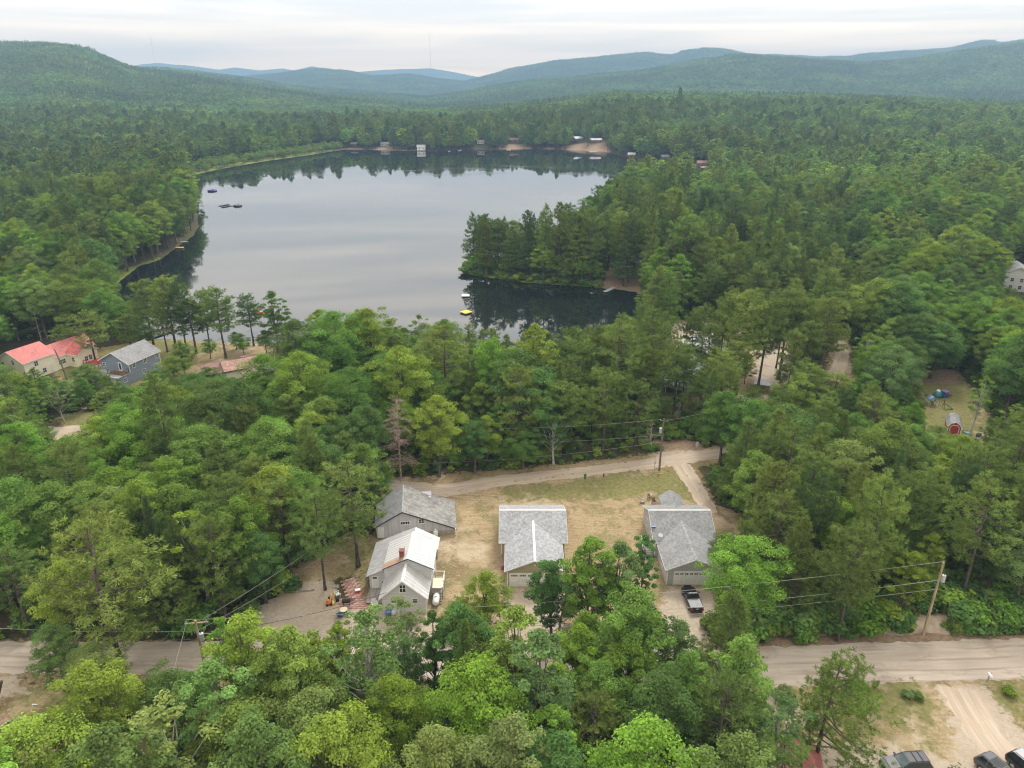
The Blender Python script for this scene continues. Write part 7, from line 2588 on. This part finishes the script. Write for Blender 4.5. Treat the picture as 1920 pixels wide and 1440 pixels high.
# ------------------------------------------------------------------ dead and bare trees
def snag(px, pb, pt, label, m, brown=False, seed=0, whorls=14, bl=2.6, name='dead_tree'):
    r = np.random.default_rng(seed)
    x, y = G(px, pb)
    h = zat(y, pt)
    e = empty(name, (x, y, 0), 0, label, 'tree')
    t = MB()
    top = np.array([r.normal(0, .5), r.normal(0, .3), h])
    t.tube([(0, 0, 0), (top[0] * .2, top[1] * .2, h * .35), (top[0] * .6, top[1] * .6, h * .7), tuple(top)], [.2, .16, .1, .02], 7)
    t.build('trunk', m, e)
    br = MB()
    for w_ in range(whorls):
        f = .18 + .8 * w_ / whorls
        for k_ in range(4):
            if r.random() < .2:
                continue
            a = r.uniform(0, 6.28)
            ln = bl * (1.05 - f) ** .6 * r.uniform(.5, 1.2)
            s = top * f
            s[2] = h * f
            d = np.array([math.cos(a), math.sin(a), 0])
            e2 = s + d * ln + np.array([0, 0, ln * r.uniform(-.35, .25)])
            md = s * .5 + e2 * .5 + np.array([0, 0, .12 * ln])
            br.tube([s, md, e2], [.06, .045, .012], 4)
            for q in range(13 if brown else 7):
                g = r.uniform(.25, 1)
                p = s + (e2 - s) * g
                v = sph(1, r)[0] * np.array([1, 1, .5]) * ln * .35
                br.tube([p, p + v + d * .2], [.028, .008], 3)
                if brown:
                    p2 = p + v * .6
                    br.tube([p2, p2 + sph(1, r)[0] * .35], [.012, .003], 3)
    br.build('branches', m, e)['kind'] = 'stuff'
    if brown:
        A = Acc()
        P, D = [], []
        for k_ in range(700):
            f = r.uniform(.3, .98)
            a = r.uniform(0, 6.28)
            ln = bl * (1.05 - f) ** .6 * r.uniform(.1, .9)
            P.append((top[0] * f + math.cos(a) * ln, top[1] * f + math.sin(a) * ln, h * f + r.normal(0, .2)))
            D.append(sph(1, r)[0] + np.array([math.cos(a), math.sin(a), -.3]))
        V, Fc = dir_cards(np.array(P), np.array(D), r.uniform(.3, .6, 700), .06, r)
        link_mesh('dead_needles', fast_mesh('dead_needles', V, Fc, (CONE,), np.full(len(Fc), .5)), e)
    return e


snag(752, 902, 742, 'brown dead conifer with drooping bare branches at the wood edge behind the lane', DEADW, True, 1, 17, 4.3)
snag(1218, 842, 786, 'pale broken snag leaning beside the back-lane utility pole', GREYW, False, 2, 5, 2.2, 'snag')
snag(1045, 1215, 1085, 'bare-limbed grey tree before the olive garage house', GREYW, False, 3, 11, 2.6, 'bare_tree')
snag(1108, 1225, 1085, 'second bare-limbed tree right of the first before the olive garage', DEADW, False, 4, 11, 2.4, 'bare_tree')
snag(712, 1345, 1222, 'white dead tree rising among the front trees below the white house', BIRCH, False, 5, 9, 2.0, 'bare_tree')
snag(320, 1410, 1365, 'small white dead shrub among dark bushes at lower left', GREYW, False, 6, 6, 1.2, 'bare_tree')
snag(78, 640, 545, 'bare grey stem standing before the left lakeside trees', GREYW, False, 7, 9, 2.2, 'bare_tree')

# ------------------------------------------------------------------ shrubs one can count
for px, pb, wpx, hh, tone, lab in [(1474, 1312, 52, 1.6, 'grey', 'grey-green shrub at the left corner of the lower right lawn'), (1601, 1300, 44, 2.6, 'mid', 'dark upright shrub behind the isolated front pine'),
                                   (1700, 1306, 30, 1.0, 'grey', 'left of two low shrubs on the lower right lawn'), (1722, 1310, 26, .9, 'mid', 'right of two low shrubs on the lower right lawn'),
                                   (1891, 1302, 30, 1.0, 'yellow', 'yellow-green bush on the grass right of the mailbox'), (872, 508, 34, 2.6, 'dark', 'rounded dark shrub at the tip of the pine point'),
                                   (1640, 1290, 14, 1.3, 'dark', 'small sapling on the lawn above the dark grey SUV')]:
    x, y = G(px, pb)
    d = y * cP + H * sP
    m = MESH['bush'][px % 4]
    wd = wpx * d / F
    e = empty('shrub', (x, y, float(ground_z(np.array([x]), np.array([y]))[0]) - .03), px * .1, lab, 'shrub', 'shrubs')
    e.scale = (wd / 2.0, wd / 2.0, hh / 1.7)
    link_mesh('stem', m['trunk'], e)
    c = link_mesh('foliage', m['crown'], e)
    c.material_slots[0].link = 'OBJECT'
    c.material_slots[0].material = LEAF[tone]

# ------------------------------------------------------------------ on the lake
def raft(px, py, w, d, h, m, label, rz=.3, name='swim_raft', rim=None):
    x, y = G(px, py, LAKE_Z)
    e = empty(name, (x, y, LAKE_Z), rz, label, 'raft')
    for q in range(5):
        MB().box(-w / 2, w / 2, -d / 2 + q * d / 5, -d / 2 + (q + .93) * d / 5, h * .55, h).build('plank', m, e)
    b = MB()
    for s in (-1, 1):
        b.tube([(-w / 2, s * d * .33, h * .2), (w / 2, s * d * .33, h * .2)], h * .34, 8)
    b.build('float', rim or M_DARK, e)
    return e


raft(873, 556, 2.6, 2.4, .55, M_WHITE, 'small white swim raft by the reflection of the pine point', .1)
raft(874, 587, 2.9, 2.9, .5, M_YEL, 'yellow square swim raft nearest the near shore', .75)
raft(337, 466, 3.4, 1.8, .6, M_YEL, 'orange-yellow raft moored at the left shore', 0)
e = empty('water_trampoline', (*G(398, 358.5, LAKE_Z), LAKE_Z), 0, 'dark blue inflatable trampoline, farthest of the floats on the lake', 'float')
MB().tube([(2.6 * math.cos(a), 2.6 * math.sin(a), .45) for a in np.linspace(0, 2 * math.pi, 25)], .55, 8, False).build('ring', mat('navy_vinyl', (0.03, 0.035, 0.20), .4, .1), e, True)
MB().cyl(0, 0, .6, .66, 2.2, 20).build('mat', M_BLACK, e)
e = empty('water_trampoline', (*G(446, 386.5, LAKE_Z), LAKE_Z), 0, 'black round trampoline at the right end of the floating walkway', 'float')
MB().tube([(2.0 * math.cos(a), 2.0 * math.sin(a), .4) for a in np.linspace(0, 2 * math.pi, 25)], .5, 8, False).build('ring', mat('dark_vinyl', (0.045, 0.05, 0.085), .4, .1), e, True)
MB().cyl(0, 0, .5, .56, 1.7, 18).build('mat', M_GALV, e)
x0, y0 = G(423, 386.5, LAKE_Z)
e = empty('floating_pen', (x0, y0, LAKE_Z), 0, 'diamond-shaped dark floating frame at the left end of the walkway', 'float')
dm = [(-2.6, 0), (0, 5.5), (2.6, 0), (0, -5.5), (-2.6, 0)]
for (a, b), (c, d) in zip(dm, dm[1:]):
    MB().tube([(a, b, .25), (c, d, .25)], .32, 6).build('side', M_DARK, e)
MB().tube([(-4.2, 0, .2), (-2.6, 0, .2)], .2, 6).build('tail', M_DARK, e)
x1, y1 = G(446, 386.5, LAKE_Z)
tag(MB().tube([(2.8, 0, .15), (x1 - x0 - 2.3, y1 - y0, .15)], .18, 6).build('float_line', M_DARK, None, loc=(x0, y0, LAKE_Z)), 'dark floating line between the diamond frame and the black trampoline', 'line')


def dock(p0, p1, w, label, m=M_DECK, z=.45, grp='docks on the lake'):
    a, b = Vector((*G(*p0, LAKE_Z), LAKE_Z)), Vector((*G(*p1, LAKE_Z), LAKE_Z))
    e = empty('dock', a, math.atan2((b - a).y, (b - a).x), label, 'dock', grp)
    l = (b - a).length
    n = max(2, int(l / 1.2))
    me = None
    for q in range(n):
        if me is None:
            o = MB().box(0, l / n * .94, -w / 2, w / 2, z - .1, z).build('plank', m, e)
            me = o.data
        else:
            o = link_mesh('plank', me, e)
        o.location.x = q * l / n
    for q in range(0, n + 1, 3):
        for s in (-1, 1):
            MB().cyl(q * l / n, s * (w / 2 + .05), -1.5, z + .5, .06, 6).build('post', M_DARK, e)
    return e


dock((1134, 549), (1152, 541), 1.6, 'grey plank dock on the right side of the pine point cove', M_GALV)
dock((288, 632), (345, 613), 1.5, 'long dark dock behind the left lakefront pines', M_BROWNW)
dock((480, 636), (534, 613), 1.5, 'long dark dock behind the leaning right lakefront pine', M_BROWNW)
dock((352, 455), (338, 455), 1.6, 'small grey dock above the orange raft on the left shore')
dock((368, 385), (383, 385), 1.2, 'thin dock on the left shore beside the floating frame')
for px, py, lab in ((668, 279, 'leftmost dock on the far shore'), (722, 279, 'pale dock left of the white boathouse'), (1045, 273, 'dock with boat below the far blue-roofed cabin'), (1112, 285, 'long pale dock right on the far shore')):
    dock((px - 7, py), (px + 8, py + .6), 3.0, lab, M_GALV, .6)


def boat(px, py, rz, label, m, l=5.0, name='moored_boat', z=None):
    zz = LAKE_Z if z is None else z
    x, y = G(px, py, zz)
    e = empty(name, (x, y, zz), rz, label, 'boat')
    h = MB()
    loft(h, [(-l / 2, [(-l * .13, .1), (l * .13, .1), (l * .17, .6), (-l * .17, .6)]), (0, [(-l * .14, .05), (l * .14, .05), (l * .19, .65), (-l * .19, .65)]), (l * .35, [(-l * .07, .1), (l * .07, .1), (l * .12, .75), (-l * .12, .75)]), (l / 2, [(-.03, .4), (.03, .4), (.04, .85), (-.04, .85)])])
    h.build('hull', m, e)
    MB().box(-l * .3, l * .05, -l * .1, l * .1, .6, .75).build('seat', M_DARK, e)
    return e


boat(1049, 276, .3, 'white boat beside the far shore dock', M_WHITE)
boat(862, 282, 0, 'small white boat moored off the far shore', M_WHITE, 4)
boat(842, 284, 0, 'tiny pale boat left of the white moored boat', M_PALEG, 3)
boat(1306, 312, .2, 'pale boat at the head of the far right cove', M_WHITE, 6)
boat(486, 588, .1, 'orange kayak on the water behind the dark lakefront pine', M_ORANGE, 3.4, 'kayak')
boat(954, 281, .1, 'white boat pulled up below the brown far cabin', M_WHITE, 5)
e = empty('lawn_bench', at(347, 660), .3, 'blue bench on the lawn behind the blue house', 'bench')
MB().box(-.9, .9, -.4, .4, .4, .6).box(-.9, .9, .35, .5, .6, 1.3).build('seat', M_BLUE, e)
MB().box(-1.1, -1.0, -.5, .5, 0, 1.9).box(1.0, 1.1, -.5, .5, 0, 1.9).build('frame', M_BLUE, e)

# ------------------------------------------------------------------ radio masts on the far ridges
for px, pb, pt, Y, lab in ((808, 131, 66, 8900, 'thin radio mast on the middle far ridge'), (292, 122, 68, 8900, 'faint radio mast on the left far ridge')):
    z0, z1 = zat(Y, pb) - 20, zat(Y, pt)
    X = (px - 960) / F * (Y * cP - (z0 - H) * sP) / 1
    e = empty('radio_mast', (X, Y, z0), 0, lab, 'mast', 'radio masts')
    mst = MB().tube([(0, 0, 0), (0, 0, (z1 - z0))], [1.5, 1.3], 4)
    mst.build('mast', M_DARK, e)
    MB().tube([(0, 0, z1 - z0), (0, 0, z1 - z0 + 12)], [.7, .4], 4).build('antenna', M_DARK, e)

# ------------------------------------------------------------------ weeds along the verges and in the lawn
GPAT = bpy.data.collections.new('weed_patterns')
GT = [leaf_mat('grass_dry', (0.52, 0.43, 0.25), .2), leaf_mat('grass_green', (0.24, 0.29, 0.10), .3), leaf_mat('grass_olive', (0.36, 0.32, 0.15), .25)]
for v in range(3):
    r = np.random.default_rng(600 + v)
    n = 26
    a = r.uniform(0, 6.28, n)
    rr = r.uniform(0, .5, n)
    P = np.stack([np.cos(a) * rr, np.sin(a) * rr, 0 * a], 1)
    D = np.stack([np.cos(a) * .5, np.sin(a) * .5, 0 * a + 1], 1) + r.normal(0, .3, (n, 3))
    V, Fc = dir_cards(P, D, r.uniform(.15, .42, n), .045, r)
    for gm in GT:
        o = bpy.data.objects.new('weed_pattern_%d_%s' % (v, gm.name), fast_mesh('weed', V, Fc, (gm,), np.clip(r.normal(.5, .2, n), 0, 1)))
        GPAT.objects.link(o)
names = sorted(o.name for o in GPAT.objects)
P = []
for poly, dens in [(LAWN[0], 1.6), (LAWN[1], .8), (LAWN[2], .8), (LAWN[3], 1.6), (LAWN[9], 2.0), (LAWN[10], 2.4), (SOIL[2], 2.4), (LAWN[4], .5), (LAWN[8], .7), (LAWN[6], 1.6), (MARSH[0], .6), (MARSH[3], .8)]:
    q = np.array(poly)
    A_ = (q[:, 0].max() - q[:, 0].min()) * (q[:, 1].max() - q[:, 1].min())
    n = int(A_ * dens)
    X = rng.uniform(q[:, 0].min(), q[:, 0].max(), n)
    Y = rng.uniform(q[:, 1].min(), q[:, 1].max(), n)
    ok = in_poly(X, Y, poly)
    d = dist_poly(X, Y, poly)
    # thin inside, thicker along the edge
    ok &= rng.random(n) < np.clip(.06 + .9 * np.exp(-d / .9), 0, 1)
    for S in SAND[:5] + [SAND[6], SAND[5]]:
        ok &= ~in_poly(X, Y, S)
    for bx in ((-2.2, 8.4, 81, 99), (20.6, 30.8, 81.5, 101.5), (-20.4, -10.2, 75.5, 88.5), (-21.5, -8.5, 93, 103)):
        ok &= ~((X > bx[0]) & (X < bx[1]) & (Y > bx[2]) & (Y < bx[3]))
    P.append(np.stack([X[ok], Y[ok]], 1))
P = np.concatenate(P)
k_ = ~in_poly(P[:, 0], P[:, 1], LAKE)
P = P[k_]
gn = fbm(P[:, 0] / 9, P[:, 1] / 9, 3, 91)
tone = np.where(gn + rng.normal(0, .1, len(P)) > .6, 1, np.where(rng.random(len(P)) < .5, 0, 2))
for g in GREEN:
    tone = np.where(in_poly(P[:, 0], P[:, 1], g) & (rng.random(len(P)) < .7), 1, tone)
idx = tone * 0
want = ['grass_dry', 'grass_green', 'grass_olive']
byt = [[i for i, nm in enumerate(names) if w_ in nm] for w_ in want]
idx = np.array([byt[t][int(rng.integers(3))] for t in tone])
s = rng.uniform(.3, .75, len(P))
scatter('meadow_grass', np.stack([P[:, 0], P[:, 1], ground_z(P[:, 0], P[:, 1])], 1), np.stack([0 * s, 0 * s, rng.uniform(0, 6.28, len(P))], 1), np.stack([s, s, s * rng.uniform(.6, 1.2, len(P))], 1), idx, GPAT,
        'dry grass tufts and weeds over the lawns and road verges', 'grass')
print('WEEDS', len(P))
